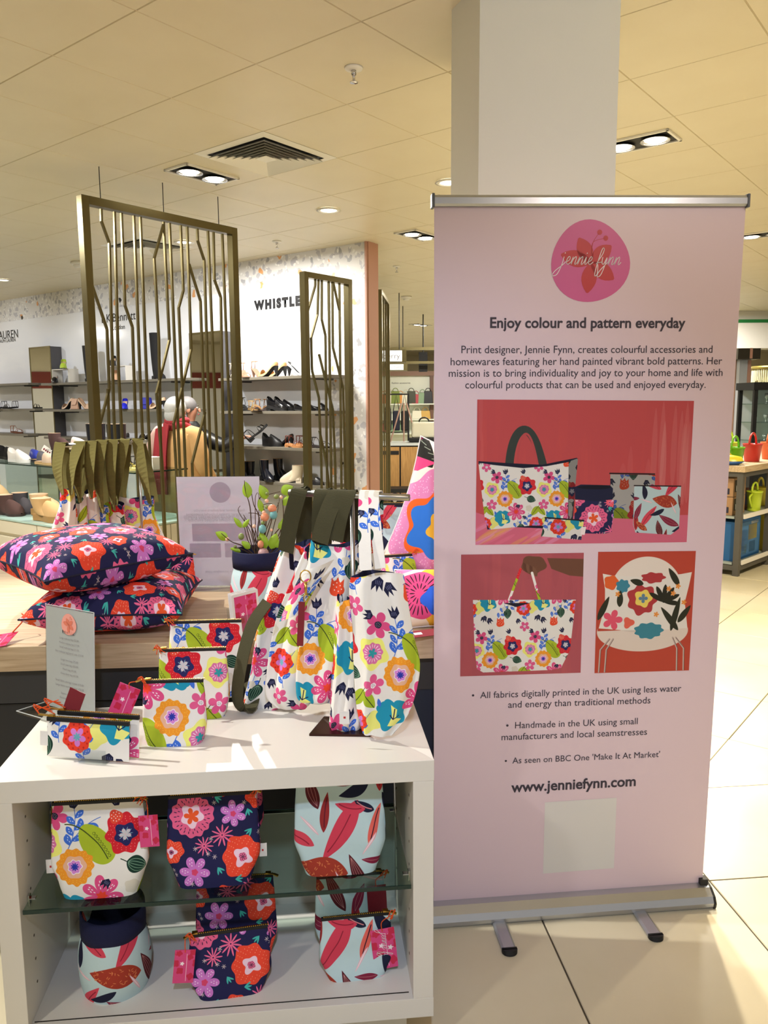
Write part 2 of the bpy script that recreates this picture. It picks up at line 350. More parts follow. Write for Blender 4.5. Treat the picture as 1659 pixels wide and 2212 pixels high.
def make_leafy():
    c = Cv(560, 640, '#bdd5d8')
    def L(x, y, t, l, w, col, vein=None, sk=0., p=.8, dash=None, stripes=0):
        c.leaf(x, y, t, l, w, col, p, sk)
        ca, sa = math.cos(t), math.sin(t)
        if vein: c.line([(x+ca*l*.36*u-sa*sk*w*(1-u*u), y+sa*l*.36*u+ca*sk*w*(1-u*u)) for u in np.linspace(-1, 1, 9)], 5, vein)
        for k in range(stripes):
            q = (k-(stripes-1)/2)/stripes*.8
            c.line([(x+ca*l*.42*u-sa*(sk*w*(1-u*u)+q*w*(1-u*u)), y+sa*l*.42*u+ca*(sk*w*(1-u*u)+q*w*(1-u*u))) for u in np.linspace(-1, 1, 9)], 1.8, '#c48a86')
        if dash:
            r = random.Random(5)
            for k in range(46):
                u = r.uniform(-.8, .8); v = r.uniform(-.36, .36)*w*(1-u*u)**.8; xx, yy = x+ca*l/2*u-sa*v, y+sa*l/2*u+ca*v
                c.leaf(xx, yy, r.uniform(0, 3), 15, 3.5, dash, .5)
    L(40, 60, .9, 200, 64, '#1c1f38', None, .25)
    L(330, 150, -1., 330, 92, '#cf3f55', '#8e2236', .08)
    L(240, 332, .2, 250, 118, '#a43a2a', None, 0, .9, '#dd8250')
    L(110, 190, .3, 190, 58, '#d24558', '#8e2236', -.3)
    L(260, 60, 1.7, 190, 44, '#922a2c', '#5c1a28', .1, .9)
    L(420, 380, 1.15, 250, 60, '#5a1f26', None, .05, .9, None, 4); L(490, 300, .05, 120, 34, '#84243f', None, .15, .9, None, 1)
    L(500, 130, 1.9, 200, 44, '#e0655a', '#331b2e', .05); L(520, 520, 1.5, 190, 46, '#b22f34', '#6d1b25', -.1)
    L(90, 480, 2.2, 250, 62, '#d9485a', '#8e2236', .1); L(290, 520, .5, 230, 66, '#84243f', None, .15, .9, None, 2)
    L(200, 600, 1.3, 170, 60, '#5a1f26', None, .1, .9, None, 3); L(400, 590, -.5, 170, 60, '#1c1f38', None, .3)
    L(450, 40, .5, 110, 40, '#1c1f38', '#d78a8a', .1)
    L(30, 240, 1.4, 150, 50, '#1c1f38', None, -.2); L(380, 40, .2, 150, 50, '#cf3f55', '#8e2236', .2); L(545, 430, 1.9, 170, 50, '#84243f', None, .1, .9, None, 2); L(170, 440, -.4, 150, 44, '#1c1f38', None, .2); L(20, 570, .7, 150, 52, '#a43a2a', None, .1, .9, '#dd8250')
    for x, y, t in ((180, 120, .8), (330, 400, 1.1), (470, 220, -1.), (60, 330, .3)): c.leaf(x, y, t, 130, 14, '#e7b9c4', .7); c.leaf(x, y, t, 110, 4, '#f6e6ea', .7)
    return c
def make_bold():
    c = Cv(600, 600, '#ece2d6')
    c.leaf(120, 520, .7, 330, 110, '#23231f', .8)
    for k in range(9): c.line([(40+k*24, 430+k*20), (70+k*24, 470+k*14)], 3, '#9aa593')
    c.blob(330, 260, 225, '#d684b4', 9, .05, .2, 4, .04)
    r = random.Random(2)
    for k in range(340):
        t, q = r.uniform(0, 2*PI), r.uniform(140, 215); c.leaf(330+q*math.cos(t), 260+q*math.sin(t), t, 5, 4, '#efc0da', .5)
    c.blob(350, 250, 150, '#ea6326', 5, .16, .9); c.blob(345, 265, 122, '#2f74d0', 6, .14, .3)
    c.blob(370, 262, 62, '#e2b23a', 5, .16, .1); c.leaf(372, 262, .2, 52, 30, '#2b2a5c', .7)
    c.poly([(0, 0), (260, 0), (180, 60), (90, 70), (60, 130), (0, 150)], '#d9467e'); c.blob(70, 30, 76, '#2a2a66', 8, .08)
    for k in range(60): c.leaf(70+r.uniform(-60, 60), 30+r.uniform(-60, 60), 1, 6, 3, '#b8bce0', .5)
    c.blob(80, 40, 40, '#f0682c', 5, .15); c.leaf(80, 40, 1, 44, 22, '#26221f', .7)
    c.blob(560, 560, 120, '#e2b23a', 4, .1); c.blob(480, 560, 100, '#dc4d84', 5, .05); c.burst(480, 560, 50, 90, 26, 5, '#3a1a2c'); c.burst(480, 560, 20, 45, 14, 5, '#3a1a2c', .1); c.blob(540, 590, 52, '#2b5fd0', 4, .14)
    return c
def make_tagprint():
    c = Cv(96, 160, '#d94a83'); r = random.Random(4)
    for k in range(7): c.blob(r.random()*96, r.random()*160, 9+r.random()*9, '#c92c4e', 4, .15, r.random())
    c.petals(38, 66, 10, '#fbeef3', 5, .4, .9); c.line([(58, 20), (60, 150)], 2.5, '#f3c6d8'); return c
def fabric(name, cv, rough=.85):
    m = bpy.data.materials.new(name); m.use_nodes = True; N = m.node_tree.nodes; L = m.node_tree.links; b = N['Principled BSDF']
    t = N.new('ShaderNodeTexImage'); t.image = cv.image(name); t.extension = 'REPEAT' if cv.wrap else 'EXTEND'
    L.new(t.outputs[0], b.inputs['Base Color']); b.inputs['Roughness'].default_value = rough; b.inputs['Specular IOR Level'].default_value = .25
    if rough > .7:
        tc = N.new('ShaderNodeTexCoord'); w = N.new('ShaderNodeTexNoise'); w.inputs['Scale'].default_value = 14; w.inputs['Detail'].default_value = 4
        L.new(tc.outputs['Object'], w.inputs[0]); bp = N.new('ShaderNodeBump'); bp.inputs['Strength'].default_value = .35; bp.inputs['Distance'].default_value = .01
        L.new(w.outputs[0], bp.inputs['Height']); L.new(bp.outputs[0], b.inputs['Normal'])
    return m
CV_FLORAL, CV_NAVY, CV_LEAFY, CV_BOLD = make_floral(), make_navy(), make_leafy(), make_bold()
FLORAL, NAVYP, LEAFY, BOLD = fabric('floral_print', CV_FLORAL), fabric('navy_flower_print', CV_NAVY), fabric('leaf_print', CV_LEAFY), fabric('bold_bloom_print', CV_BOLD)
TAGP = fabric('swing_tag_print', make_tagprint(), .5)
PSIZE = {'floral_print': (.28, .40), 'navy_flower_print': (.27, .27), 'leaf_print': (.28, .32), 'bold_bloom_print': (.45, .45)}
def uvs(m, u, v, off=(0, 0)):
    s = PSIZE[m.name]; k = -1 if len(off) > 2 else 1; return (k*u/s[0]+off[0], k*v/s[1]+off[1])
# plain materials
white_lam = mat('white_laminate', '#dedad2', .35, noise=.02, nscale=6)
ply_white = mat('white_panel', '#dcd8cf', .5)
def wood(name, a, b, scale=(1, 14, 14), rough=.45):
    m = bpy.data.materials.new(name); m.use_nodes = True; N = m.node_tree.nodes; L = m.node_tree.links; p = N['Principled BSDF']
    tc = N.new('ShaderNodeTexCoord'); mp = N.new('ShaderNodeMapping'); mp.inputs['Scale'].default_value = scale
    nz = N.new('ShaderNodeTexNoise'); nz.inputs['Scale'].default_value = 5; nz.inputs['Detail'].default_value = 8; nz.inputs['Distortion'].default_value = .6
    cr = N.new('ShaderNodeValToRGB'); cr.color_ramp.elements[0].color = lin(a); cr.color_ramp.elements[1].color = lin(b); cr.color_ramp.elements[0].position = .35; cr.color_ramp.elements[1].position = .65
    L.new(tc.outputs['Object'], mp.inputs[0]); L.new(mp.outputs[0], nz.inputs[0]); L.new(nz.outputs[0], cr.inputs[0]); L.new(cr.outputs[0], p.inputs['Base Color'])
    p.inputs['Roughness'].default_value = rough; return m
oak = wood('pale_oak', '#b79d7c', '#d3bd9c', (1, 16, 16)); oak2 = wood('honey_oak', '#a47a44', '#bd9258', (10, 10, 1))
dark = mat('dark_grey_laminate', '#3a3a3b', .45); black = mat('black_matt', '#141416', .55); blackl = mat('black_leather', '#0f0f12', .22)
navy = mat('navy_canvas', '#12153a', .9, bump=.4, bscale=300); navyblue = mat('navy_laminate', '#232c3d', .5)
webbing = mat('olive_webbing', '#6e6838', .95, bump=.6, bscale=500, noise=.12, nscale=200); webbing_k = mat('olive_webbing_dark', '#45422b', .95, bump=.6, bscale=500)
gold = mat('brass', '#d0a850', .3, 1.); steel = mat('brushed_steel', '#b5b5b2', .28, 1.); chrome = mat('chrome', '#d5d5d8', .12, 1.)
bronze = mat('bronze_painted_steel', '#6d6444', .32, .75); alu = mat('anodised_aluminium', '#b9bcc2', .3, .85, noise=.03, nscale=30, stretch=(1, 60, 60))
orange_t = mat('orange_thread', '#d9521d', .9); maroon = mat('maroon_card', '#7d1f2b', .5); paper = mat('white_paper', '#e9e6e2', .6); ink = mat('charcoal_ink', '#3c3640', .7); greyink = mat('grey_ink', '#8a8688', .7)
acrylic = mat('clear_acrylic', '#ffffff', .03, trans=1., ior=1.3, spec=.5)
def thinsheet(name, col, tr=.45):
    m = bpy.data.materials.new(name); m.use_nodes = True; N = m.node_tree.nodes; L = m.node_tree.links; N.clear()
    o = N.new('ShaderNodeOutputMaterial'); d = N.new('ShaderNodeBsdfDiffuse'); t = N.new('ShaderNodeBsdfTranslucent'); mx = N.new('ShaderNodeMixShader'); mx.inputs[0].default_value = tr
    for q in (d, t): q.inputs[0].default_value = lin(col)
    L.new(d.outputs[0], mx.inputs[1]); L.new(t.outputs[0], mx.inputs[2]); L.new(mx.outputs[0], o.inputs[0]); return m
def glassmat(name, tint, a=.12, rough=.02):
    m = bpy.data.materials.new(name); m.use_nodes = True; N = m.node_tree.nodes; L = m.node_tree.links; N.clear()
    o = N.new('ShaderNodeOutputMaterial'); t = N.new('ShaderNodeBsdfTransparent'); t.inputs[0].default_value = lin(tint); g = N.new('ShaderNodeBsdfGlossy'); g.inputs['Roughness'].default_value = rough
    lw = N.new('ShaderNodeLayerWeight'); pw_ = N.new('ShaderNodeMath'); pw_.operation = 'POWER'; pw_.inputs[1].default_value = 4; L.new(lw.outputs['Facing'], pw_.inputs[0])
    f = N.new('ShaderNodeMath'); f.operation = 'MULTIPLY_ADD'; f.inputs[1].default_value = .6; f.inputs[2].default_value = .03; L.new(pw_.outputs[0], f.inputs[0]); mx = N.new('ShaderNodeMixShader')
    L.new(f.outputs[0], mx.inputs[0]); L.new(t.outputs[0], mx.inputs[1]); L.new(g.outputs[0], mx.inputs[2]); L.new(mx.outputs[0], o.inputs[0]); return m
glass = glassmat('clear_glass', '#edf3f1'); glass_g = glassmat('green_tinted_glass', '#dbe6e0'); acr = glassmat('thin_acrylic', '#f2f4f4')
glass_edge = mat('glass_edge', '#16302c', .15)
# ------------------------------------------------------------------ setting: floor, ceiling, walls, column
def seen(P, m=140, maxd=60):
    d = np.array(P)-EYEP; z = d@FW
    if z < .25: return False
    x, y = 829.5+FPX*(d@RT)/z, 1106+FPX*(d@DN)/z
    return -m < x < 1659+m and -m < y < 2212+m and z < maxd
floor_m = bpy.data.materials.new('cream_porcelain'); floor_m.use_nodes = True
def tile_mat(m, a, b, rough, sc_=3.):
    N = m.node_tree.nodes; L = m.node_tree.links; p = N['Principled BSDF']; tc = N.new('ShaderNodeTexCoord'); nz = N.new('ShaderNodeTexNoise')
    nz.inputs['Scale'].default_value = sc_; nz.inputs['Detail'].default_value = 6; L.new(tc.outputs['Object'], nz.inputs[0])
    cr = N.new('ShaderNodeValToRGB'); cr.color_ramp.elements[0].color = lin(a); cr.color_ramp.elements[1].color = lin(b); cr.color_ramp.elements[0].position = .3; cr.color_ramp.elements[1].position = .7
    L.new(nz.outputs[0], cr.inputs[0]); L.new(cr.outputs[0], p.inputs['Base Color']); p.inputs['Roughness'].default_value = rough
tile_mat(floor_m, '#cfc5a8', '#d8cfb4', .28)
ceil_m = bpy.data.materials.new('ceiling_panel_cream'); ceil_m.use_nodes = True; tile_mat(ceil_m, '#d6ccb2', '#dad1b8', .38)
grout = mat('dark_grout', '#4b4437', .9); ceil_gap = mat('ceiling_grid_joint', '#b9af94', .7)  # joint colours showing between the floor and ceiling tiles
mb = MB(); mb.box(-13, 13, -4, 30, -.06, -.0025); FLOOR = struct(mb.build('floor', grout))
mb = MB(); mb.box(-13, 13, -4, 30, 3.034, 3.12); CEIL = struct(mb.build('ceiling', ceil_gap))
def clip_line(poly, sgn):
    out = []; d = lambda p: sgn*(-(p[0]-1.314)*math.sin(NA)+(p[1]-3.009)*math.cos(NA))-.002
    for p, q in zip(poly, poly[1:]+poly[:1]):
        a, b = d(p), d(q)
        if a >= 0: out.append(p)
        if (a >= 0) != (b >= 0): t = a/(a-b); out.append((p[0]+(q[0]-p[0])*t, p[1]+(q[1]-p[1])*t))
    return out
NA = .096
def tiles(root, name, org, a, size, gap, z, th, m, keep, holes=(), maxn=280, far=26, up=False, side=0):
    ca, sa = math.cos(a), math.sin(a); c = []
    for i in range(-45, 46):
        for j in range(-45, 46):
            if (i, j) in holes: continue
            x, y = (i+.5)*size, (j+.5)*size; P = (org[0]+x*ca-y*sa, org[1]+x*sa+y*ca, z)
            if not -3.5 < P[1] < far or abs(P[0]) > 12: continue
            if side:
                hh_ = (size-gap)/2; sq = [(P[0]+u*ca-v*sa, P[1]+u*sa+v*ca) for u, v in ((-hh_, -hh_), (hh_, -hh_), (hh_, hh_), (-hh_, hh_))]; cl_ = clip_line(sq, side)
                if not cl_: continue
                if len(cl_) != 4 or max(abs(q[0]-w[0])+abs(q[1]-w[1]) for q, w in zip(cl_, sq)) > 1e-6:
                    if len(cl_) > 2 and seen(P, 900): mb = MB(); mb.prism(cl_, z, 0., 'z'); mb.build('cut_'+name, m, root)
                    continue
            c.append((0 if seen(P, 500) else 1, math.dist(P, (0, 0, EYE)), P))
    c.sort(key=lambda t: t[:2]); h = (size-gap)/2; g = min(.004, th)
    def one(mb, P):
        s_ = -1 if not up else 1
        V = [(-h, -h, 0), (h, -h, 0), (h, h, 0), (-h, h, 0)]; q = h-.0025
        V += [(-q, -q, s_*g), (q, -q, s_*g), (q, q, s_*g), (-q, q, s_*g)]
        V = [(P[0]+x*ca-y*sa, P[1]+x*sa+y*ca, P[2]+w) for x, y, w in V]
        mb.add(V, [(4, 5, 6, 7), (0, 1, 5, 4), (1, 2, 6, 5), (2, 3, 7, 6), (3, 0, 4, 7)])
    m0 = MB(); one(m0, (0, 0, 0)); me = m0.data(name, m)
    for f, d, P in c[:maxn]:
        o = link(bpy.data.objects.new(name, me)); o.parent = root; o.location = P
    if c[maxn:]:
        mm = MB()
        for f, d, P in c[maxn:]: one(mm, P)
        o = mm.build('far_'+name+'s', m, root); o['kind'] = 'stuff'
FO = (1.064, 2.385)
def near_side(P): x, y = P[0]-1.314, P[1]-3.009; return -x*math.sin(NA)+y*math.cos(NA) < 0
tiles(FLOOR, 'floor_tile', FO, NA, .605, .004, -.003, .003, floor_m, near_side, maxn=90, up=True, side=-1)
FB = math.radians(51.1)
tiles(FLOOR, 'floor_tile', (1.603, 3.473), FB, .605, .004, -.003, .003, floor_m, lambda P: not near_side(P), maxn=190, up=True, side=1)
mb = MB(); nx, ny = math.cos(NA), math.sin(NA)
CTH = .8979; CO = np.array([-.919, 3.161])
def cg(a, b): return CO+.6*(a*np.array([math.cos(CTH), math.sin(CTH)])+b*np.array([-math.sin(CTH), math.cos(CTH)]))
tiles(CEIL, 'ceiling_tile', tuple(CO), CTH, .6, .003, 3.034, .004, ceil_m, lambda P: True, holes=((2, 1),), maxn=280, far=24)
# far shop walls that close the room
far_m = mat('far_wall_cream', '#d9cfb2', .7); rug_m = mat('plaster_white', '#e3e0d8', .6)
for nm, b in (('wall_far', (-13, 13, 24, 24.2)), ('wall_left', (-13.2, -13, -4, 24)), ('wall_right', (13, 13.2, -4, 24))):
    mb = MB(); mb.box(b[0], b[1], b[2], b[3], -.05, 3.1); struct(mb.build(nm, far_m))
# shoe wall
WA = np.array([-5.344, 11.22]); WD = np.array([.8041, -.5946]); WN = np.array([-.5946, -.8041])   # along, towards the shop
WANG = math.atan2(WD[1], WD[0])
def wall_pt(s, off, z): p = WA+WD*s+WN*off; return np.array([p[0], p[1], z])
def wall_px(x, y, off=0.):
    A = WA+WN*off; P = at_line(x, y, A, A+WD); return float((P[:2]-A)@WD), float(P[2])
def wbox(mb, s0, s1, o0, o1, z0, z1):
    P = [wall_pt(s, o, z) for z in (z0, z1) for o in (o0, o1) for s in (s0, s1)]
    mb.add(P, [(0, 2, 3, 1), (4, 5, 7, 6), (0, 1, 5, 4), (2, 6, 7, 3), (0, 4, 6, 2), (1, 3, 7, 5)]); return mb
terr = bpy.data.materials.new('terrazzo'); terr.use_nodes = True
N = terr.node_tree.nodes; L = terr.node_tree.links; p = N['Principled BSDF']; tc = N.new('ShaderNodeTexCoord')
nz_ = N.new('ShaderNodeTexNoise'); nz_.inputs['Scale'].default_value = 9; nz_.inputs['Detail'].default_value = 2; L.new(tc.outputs['Object'], nz_.inputs[0]); va_ = N.new('ShaderNodeVectorMath'); va_.operation = 'MULTIPLY_ADD'; va_.inputs[1].default_value = (.12, .12, .12); L.new(nz_.outputs['Color'], va_.inputs[0]); L.new(tc.outputs['Object'], va_.inputs[2]); DIST = va_.outputs[0]
def vor(scale, thr, col, prev, d=.32, sm=.02):
    v = N.new('ShaderNodeTexVoronoi'); v.inputs['Scale'].default_value = scale; v.feature = 'F1'; L.new(DIST, v.inputs['Vector'])
    sx = N.new('ShaderNodeSeparateColor'); L.new(v.outputs['Color'], sx.inputs[0])
    a = N.new('ShaderNodeMath'); a.operation = 'GREATER_THAN'; a.inputs[1].default_value = thr; L.new(sx.outputs[0], a.inputs[0])
    b = N.new('ShaderNodeMath'); b.operation = 'LESS_THAN'; b.inputs[1].default_value = d; L.new(v.outputs['Distance'], b.inputs[0])
    c_ = N.new('ShaderNodeMath'); c_.operation = 'MULTIPLY'; L.new(a.outputs[0], c_.inputs[0]); L.new(b.outputs[0], c_.inputs[1])
    mx = N.new('ShaderNodeMix'); mx.data_type = 'RGBA'; L.new(c_.outputs[0], mx.inputs[0]); mx.inputs[7].default_value = lin(col)
    if isinstance(prev, str): mx.inputs[6].default_value = lin(prev)
    else: L.new(prev, mx.inputs[6])
    return mx.outputs[2]
o1 = vor(17, .55, '#b9b9c0', '#d9d8d8', .5); o1 = vor(13, .8, '#a3a4ab', o1, .35); o1 = vor(26, .7, '#eeeeee', o1, .4); o1 = vor(9.5, .87, '#dba06c', o1, .33); o1 = vor(9.1, .94, '#17171c', o1, .26)
L.new(o1, p.inputs['Base Color']); p.inputs['Roughness'].default_value = .4
panel_m = mat('gloss_white_panel', '#e2e4ea', .12)
SE = 6.459
struct(wbox(MB(), -5, SE, -.16, 0, 0, 3.034).build('wall_back', terr))
wp = wbox(MB(), -5, SE-.46, 0, .012, 0, 2.735).build('wall_panel', panel_m); wp.parent = bpy.data.objects['wall_back']
pink = mat('dusty_pink_paint', '#b98d7c', .5)
struct(wbox(MB(), SE, SE+.02, -.16, .02, 0, 3.034).build('wall_return', pink))
# pink pier end: its thickness seen at the wall's right-hand edge
struct(wbox(MB(), SE+.02, SE+.03, -.10, .0, 0, 3.034).build('trim_pier', pink))
# column behind the banner
cm = mat('column_grey', '#dfe1dd', .55, bump=.15, bscale=120)
cL, cM, cR = at_y(975, 200, 3.17), at_y(1035, 200, 2.97), at_y(1335, 200, 3.01)
mb = MB(); pl = [(cL[0], cL[1]), (cM[0], cM[1]), (cR[0], cR[1]), (cR[0]-.03, cR[1]+.55), (cL[0]+.08, cL[1]+.5)]
mb.prism(pl, -.003, 3.034, 'z'); struct(mb.build('wall_column', cm))

# ------------------------------------------------------------------ ceiling fixtures
lamp_em = mat('lamp_glow', '#fff6e6', .5, emit=14.); refl = mat('lamp_reflector', '#e6e6e6', .2, .9); whitep = mat('white_enamel', '#e8e6df', .4)
def twin(px, py, label, ang=CTH, group='recessed twin spotlights in the ceiling'):
    P = at_z(px, py, 3.03); t = thing('twin_ceiling_light', label, 'light', (P[0], P[1], 3.03), ang, group)
    mb = MB(); w, h = .21, .115
    for x0, x1, y0, y1 in ((-w, w, -h, -h+.014), (-w, w, h-.014, h), (-w, -w+.014, -h, h), (w-.014, w, -h, h)): mb.box(x0, x1, y0, y1, -.012, -.001)
    mb.build('frame', whitep, t); mb = MB(); mb.box(-w+.01, w-.01, -h+.01, h-.01, -.005, -.003); mb.build('recess', black, t)
    for s in (-1, 1):
        mb = MB(); mb.lathe([(.045, -.003), (.078, -.014), (.083, -.020), (.074, -.018)], 20, (s*.1, 0, 0), cap=False); mb.build('reflector', refl, t, True)
        mb = MB(); mb.ball((s*.1, 0, -.012), .06, 14, 6, sz=.16); mb.build('lamp', lamp_em, t, True)
    return t
twin(437, 375, 'twin spotlight in the ceiling just left of the large square vent')
twin(1378, 306, 'twin spotlight in the ceiling beside the right edge of the column', CTH+PI/2)
twin(905, 507, 'twin spotlight in the ceiling left of the top of the banner')
twin(1650, 505, 'twin spotlight at the right edge of the photo beside the banner top', CTH+PI/2)
twin(908, 701, 'small far twin spotlight low between pink pier and banner')
def downlight(px, py, label, lit=True, r=.085):
    P = at_z(px, py, 3.03); t = thing('downlight', label, 'light', (P[0], P[1], 3.03), 0, 'round ceiling downlights')
    mb = MB(); mb.lathe([(r, -.001), (r+.008, -.008), (r*.82, -.012), (r*.7, -.006)], 24, cap=False); mb.build('ring', whitep, t, True)
    mb = MB(); mb.lathe([(.001, -.005), (r*.72, -.005), (r*.72, -.004)], 24, cap=False); mb.build('lamp', lamp_em if lit else refl, t, True)
downlight(710, 453, 'lit round downlight right of the tall bronze screen')
downlight(398, 522, 'round downlight seen through the top of the tall bronze screen')
downlight(970, 393, 'round downlight half hidden by the column above the banner')
downlight(6, 604, 'lit downlight at the left edge near the patterned wall')
def vent(px, py, label, n=6, size=.6, P=None):
    P = P if P is not None else at_z(px, py, 3.03); t = thing('ceiling_vent', label, 'vent', (P[0], P[1], 3.03), CTH)
    h = size/2
    def ring(mb, r0, r1, z0, z1):
        V = []
        for r, z in ((r0, z0), (r1, z1)): V += [(-r, -r, z), (r, -r, z), (r, r, z), (-r, r, z)]
        mb.add(V, [(0, 1, 5, 4), (1, 2, 6, 5), (2, 3, 7, 6), (3, 0, 4, 7)])
    mb = MB(); ring(mb, h, h-.055, 0, -.004); mb.build('frame', whitep, t, fix=False)
    mb = MB(); mb.box(-h+.05, h-.05, -h+.05, h-.05, .0, .001); mb.build('duct', black, t)
    for k in range(n):
        r = h-.06-k*(h-.1)/n; mb = MB(); ring(mb, r, r-.026, -.024, -.004); ring(mb, r-.001, r-.027, -.022, -.002); mb.build('louvre', whitep, t)
    mb = MB(); mb.box(-.045, .045, -.045, .045, -.02, -.016); mb.build('centre_plate', whitep, t)
vc = cg(2.5, 1.5); vent(0, 0, 'large square louvred vent in the ceiling above the bronze screens', P=np.array([vc[0], vc[1], 3.03]))
vent(318, 532, 'square louvred vent seen through the top bars of the tall bronze screen')
vent(1640, 683, 'square vent far right above the green stripe', size=.5)
def sprinkler(px, py, label):
    P = at_z(px, py, 3.03); t = thing('sprinkler', label, 'sprinkler', (P[0], P[1], 3.03))
    mb = MB(); mb.lathe([(.042, -.001), (.038, -.008), (.014, -.012)], 20); mb.build('rose', whitep, t, True)
    mb = MB(); mb.lathe([(.011, -.01), (.012, -.03), (.006, -.034), (.006, -.055), (.018, -.06), (.018, -.063)], 14); mb.build('head', chrome, t, True)
sprinkler(764, 146, 'chrome sprinkler head in the middle of the near ceiling'); sprinkler(598, 521, 'sprinkler head above the terrazzo wall'); sprinkler(857, 575, 'sprinkler above the pink pier'); sprinkler(421, 590, 'sprinkler behind the upper bars of the tall bronze screen')
for px, py, lb in ((168, 566, 'round white smoke detector left of the tall bronze screen'), (878, 640, 'small white detector box right of the pink pier')):
    P = at_z(px, py, 3.03); t = thing('smoke_detector', lb, 'detector', (P[0], P[1], 3.03))
    mb = MB(); mb.lathe([(.07, -.001), (.075, -.02), (.05, -.03)], 24); mb.build('base', whitep, t, True); mb = MB(); mb.lathe([(.045, -.03), (.04, -.05), (.02, -.055)], 20); mb.build('sensor', whitep, t, True)

# ------------------------------------------------------------------ bronze screens
def screen(A, B, z1, label, lines, frame=.05, wires=0, group='tall bronze screens'):
    A, B = np.array(A), np.array(B); W = np.linalg.norm(B-A); a = math.atan2(B[1]-A[1], B[0]-A[0])
    t = thing('bronze_screen', label, 'screen', (A[0], A[1], 0), a, group); th = .03
    mb = MB(); mb.box(0, frame, -th, th, 0, z1); mb.build('post', bronze, t, bevel=.002); mb = MB(); mb.box(W-frame, W, -th, th, 0, z1); mb.build('post', bronze, t, bevel=.002)
    mb = MB(); mb.box(frame, W-frame, -th, th, z1-frame, z1); mb.build('top_rail', bronze, t); mb = MB(); mb.box(frame, W-frame, -th, th, 0, frame); mb.build('bottom_rail', bronze, t)
    for ln in lines:
        mb = MB()
        for (x0, q0), (x1, q1) in zip(ln[:-1], ln[1:]): mb.bar((x0*W, 0, q0), (x1*W, 0, q1), .013, .017, (0, 1, 0))
        mb.build('bar', bronze, t)
    for k in range(wires):
        x = W*(.12+.38*k); mb = MB(); mb.tube([(x, 0, z1), (x, 0, 3.03)], .003, 6); mb.build('hanging_wire', black, t)
    return t
SA, SB = at_z(222, 362, 3.03), at_z(459, 422, 3.03); d = (SB-SA)[:2]
A_ = at_line(170, 422, SA, SB)[:2]; B_ = at_line(507, 494, SA, SB)[:2]
def spx(x, y): P = at_line(x, y, A_, B_); return (float(np.linalg.norm(P[:2]-A_)/np.linalg.norm(B_-A_)), float(P[2]))
Z0 = .05
def L_(*pts, top=True, bot=True):
    q = [spx(*p) for p in pts]
    if top: q[0] = (q[0][0], 2.78)
    if bot: q.append((q[-1][0], Z0))
    return q
linesA = [L_((218, 447), (219, 478), (236, 525), (246, 900)), L_((196, 608), (231, 711), (236, 840), (215, 920), top=False, bot=False), L_((233, 840), (240, 1100), top=False),
 L_((247, 455), (256, 800)), L_((262, 458), (270, 660), (286, 706), (296, 1000)), L_((289, 463), (306, 900)), L_((303, 467), (320, 900)),
 L_((353, 485), (333, 558), (343, 730), (348, 1000), top=False), L_((353, 478), (366, 735), top=True, bot=False), L_((366, 735), (338, 850), (350, 1000), top=False),
 L_((366, 480), (388, 1000)), L_((390, 485), (396, 628), (386, 665), (396, 900)), L_((404, 488), (413, 755), bot=False), L_((413, 755), (375, 915), (380, 1000), top=False),
 L_((408, 570), (433, 650), (445, 1000), top=False), L_((426, 493), (427, 520), (441, 562), (455, 1000)), L_((449, 498), (470, 1000)), L_((461, 501), (463, 604), (477, 642), (483, 1000)),
 L_((480, 506), (500, 1000)), L_((443, 890), (415, 1000), top=False)]
screen(A_, B_, 2.835, 'tall bronze screen of irregular bars hung from the ceiling on wires', linesA, wires=3)
# second screen: same direction, nearer to the terrazzo end of the wall
dd = (B_-A_)/np.linalg.norm(B_-A_)
P1 = wall_pt(5.05, 1.0, 0)[:2]
def hit(x, y, A, z): return at_line(x, y, A, A+dd)
# find the plane offset where the screen top is level
best = None
for off in np.arange(.2, 3.5, .05):
    for s_ in np.arange(3.0, 6.6, .05):
        A2 = WA+WD*s_+WN*off; a = at_line(652, 587, A2, A2+dd); b = at_line(755, 604, A2, A2+dd)
        e = abs(a[2]-2.6)+abs(b[2]-2.6)
        if best is None or e < best[0]: best = (e, a, b)
A2, B2 = best[1][:2], best[2][:2]; Z2 = (best[1][2]+best[2][2])/2
def spy(x, y): P = at_line(x, y, A2, B2); return (float(np.linalg.norm(P[:2]-A2)/np.linalg.norm(B2-A2)), float(P[2]))
def K_(*pts, top=True, bot=True):
    q = [spy(*p) for p in pts]
    if top: q[0] = (q[0][0], Z2-.03)
    if bot: q.append((q[-1][0], Z0))
    return q
linesB = [K_((681, 595), (681, 617), (664, 675), top=True, bot=False), K_((688, 595), (686, 680), (672, 730), (674, 800), (689, 860), (694, 1000), top=True), K_((695, 597), (695, 690), (703, 725), (706, 1000)),
 K_((710, 600), (715, 1000)), K_((689, 765), (719, 885), (724, 1000), top=False), K_((719, 602), (733, 670), top=True, bot=False), K_((718, 610), (719, 750), (741, 838), (745, 1000)), K_((733, 605), (737, 1000)), K_((690, 930), (705, 1000), (712, 1060), top=False)]
screen(A2, B2, Z2, 'shorter bronze screen standing before the right end of the shoe wall', linesB, .045)
# third screen seen edge-on beyond the pink pier
A3 = at_y(819, 625, 9.2); hh = A3[2]; B3 = A3[:2]+np.array([.10, 1.1])
screen(A3[:2], B3, hh, 'bronze screen seen edge-on beyond the pink pier', [[(.2, hh-.05), (.2, .05)], [(.5, hh-.05), (.5, .05)], [(.8, hh-.05), (.8, .05)]], .045)
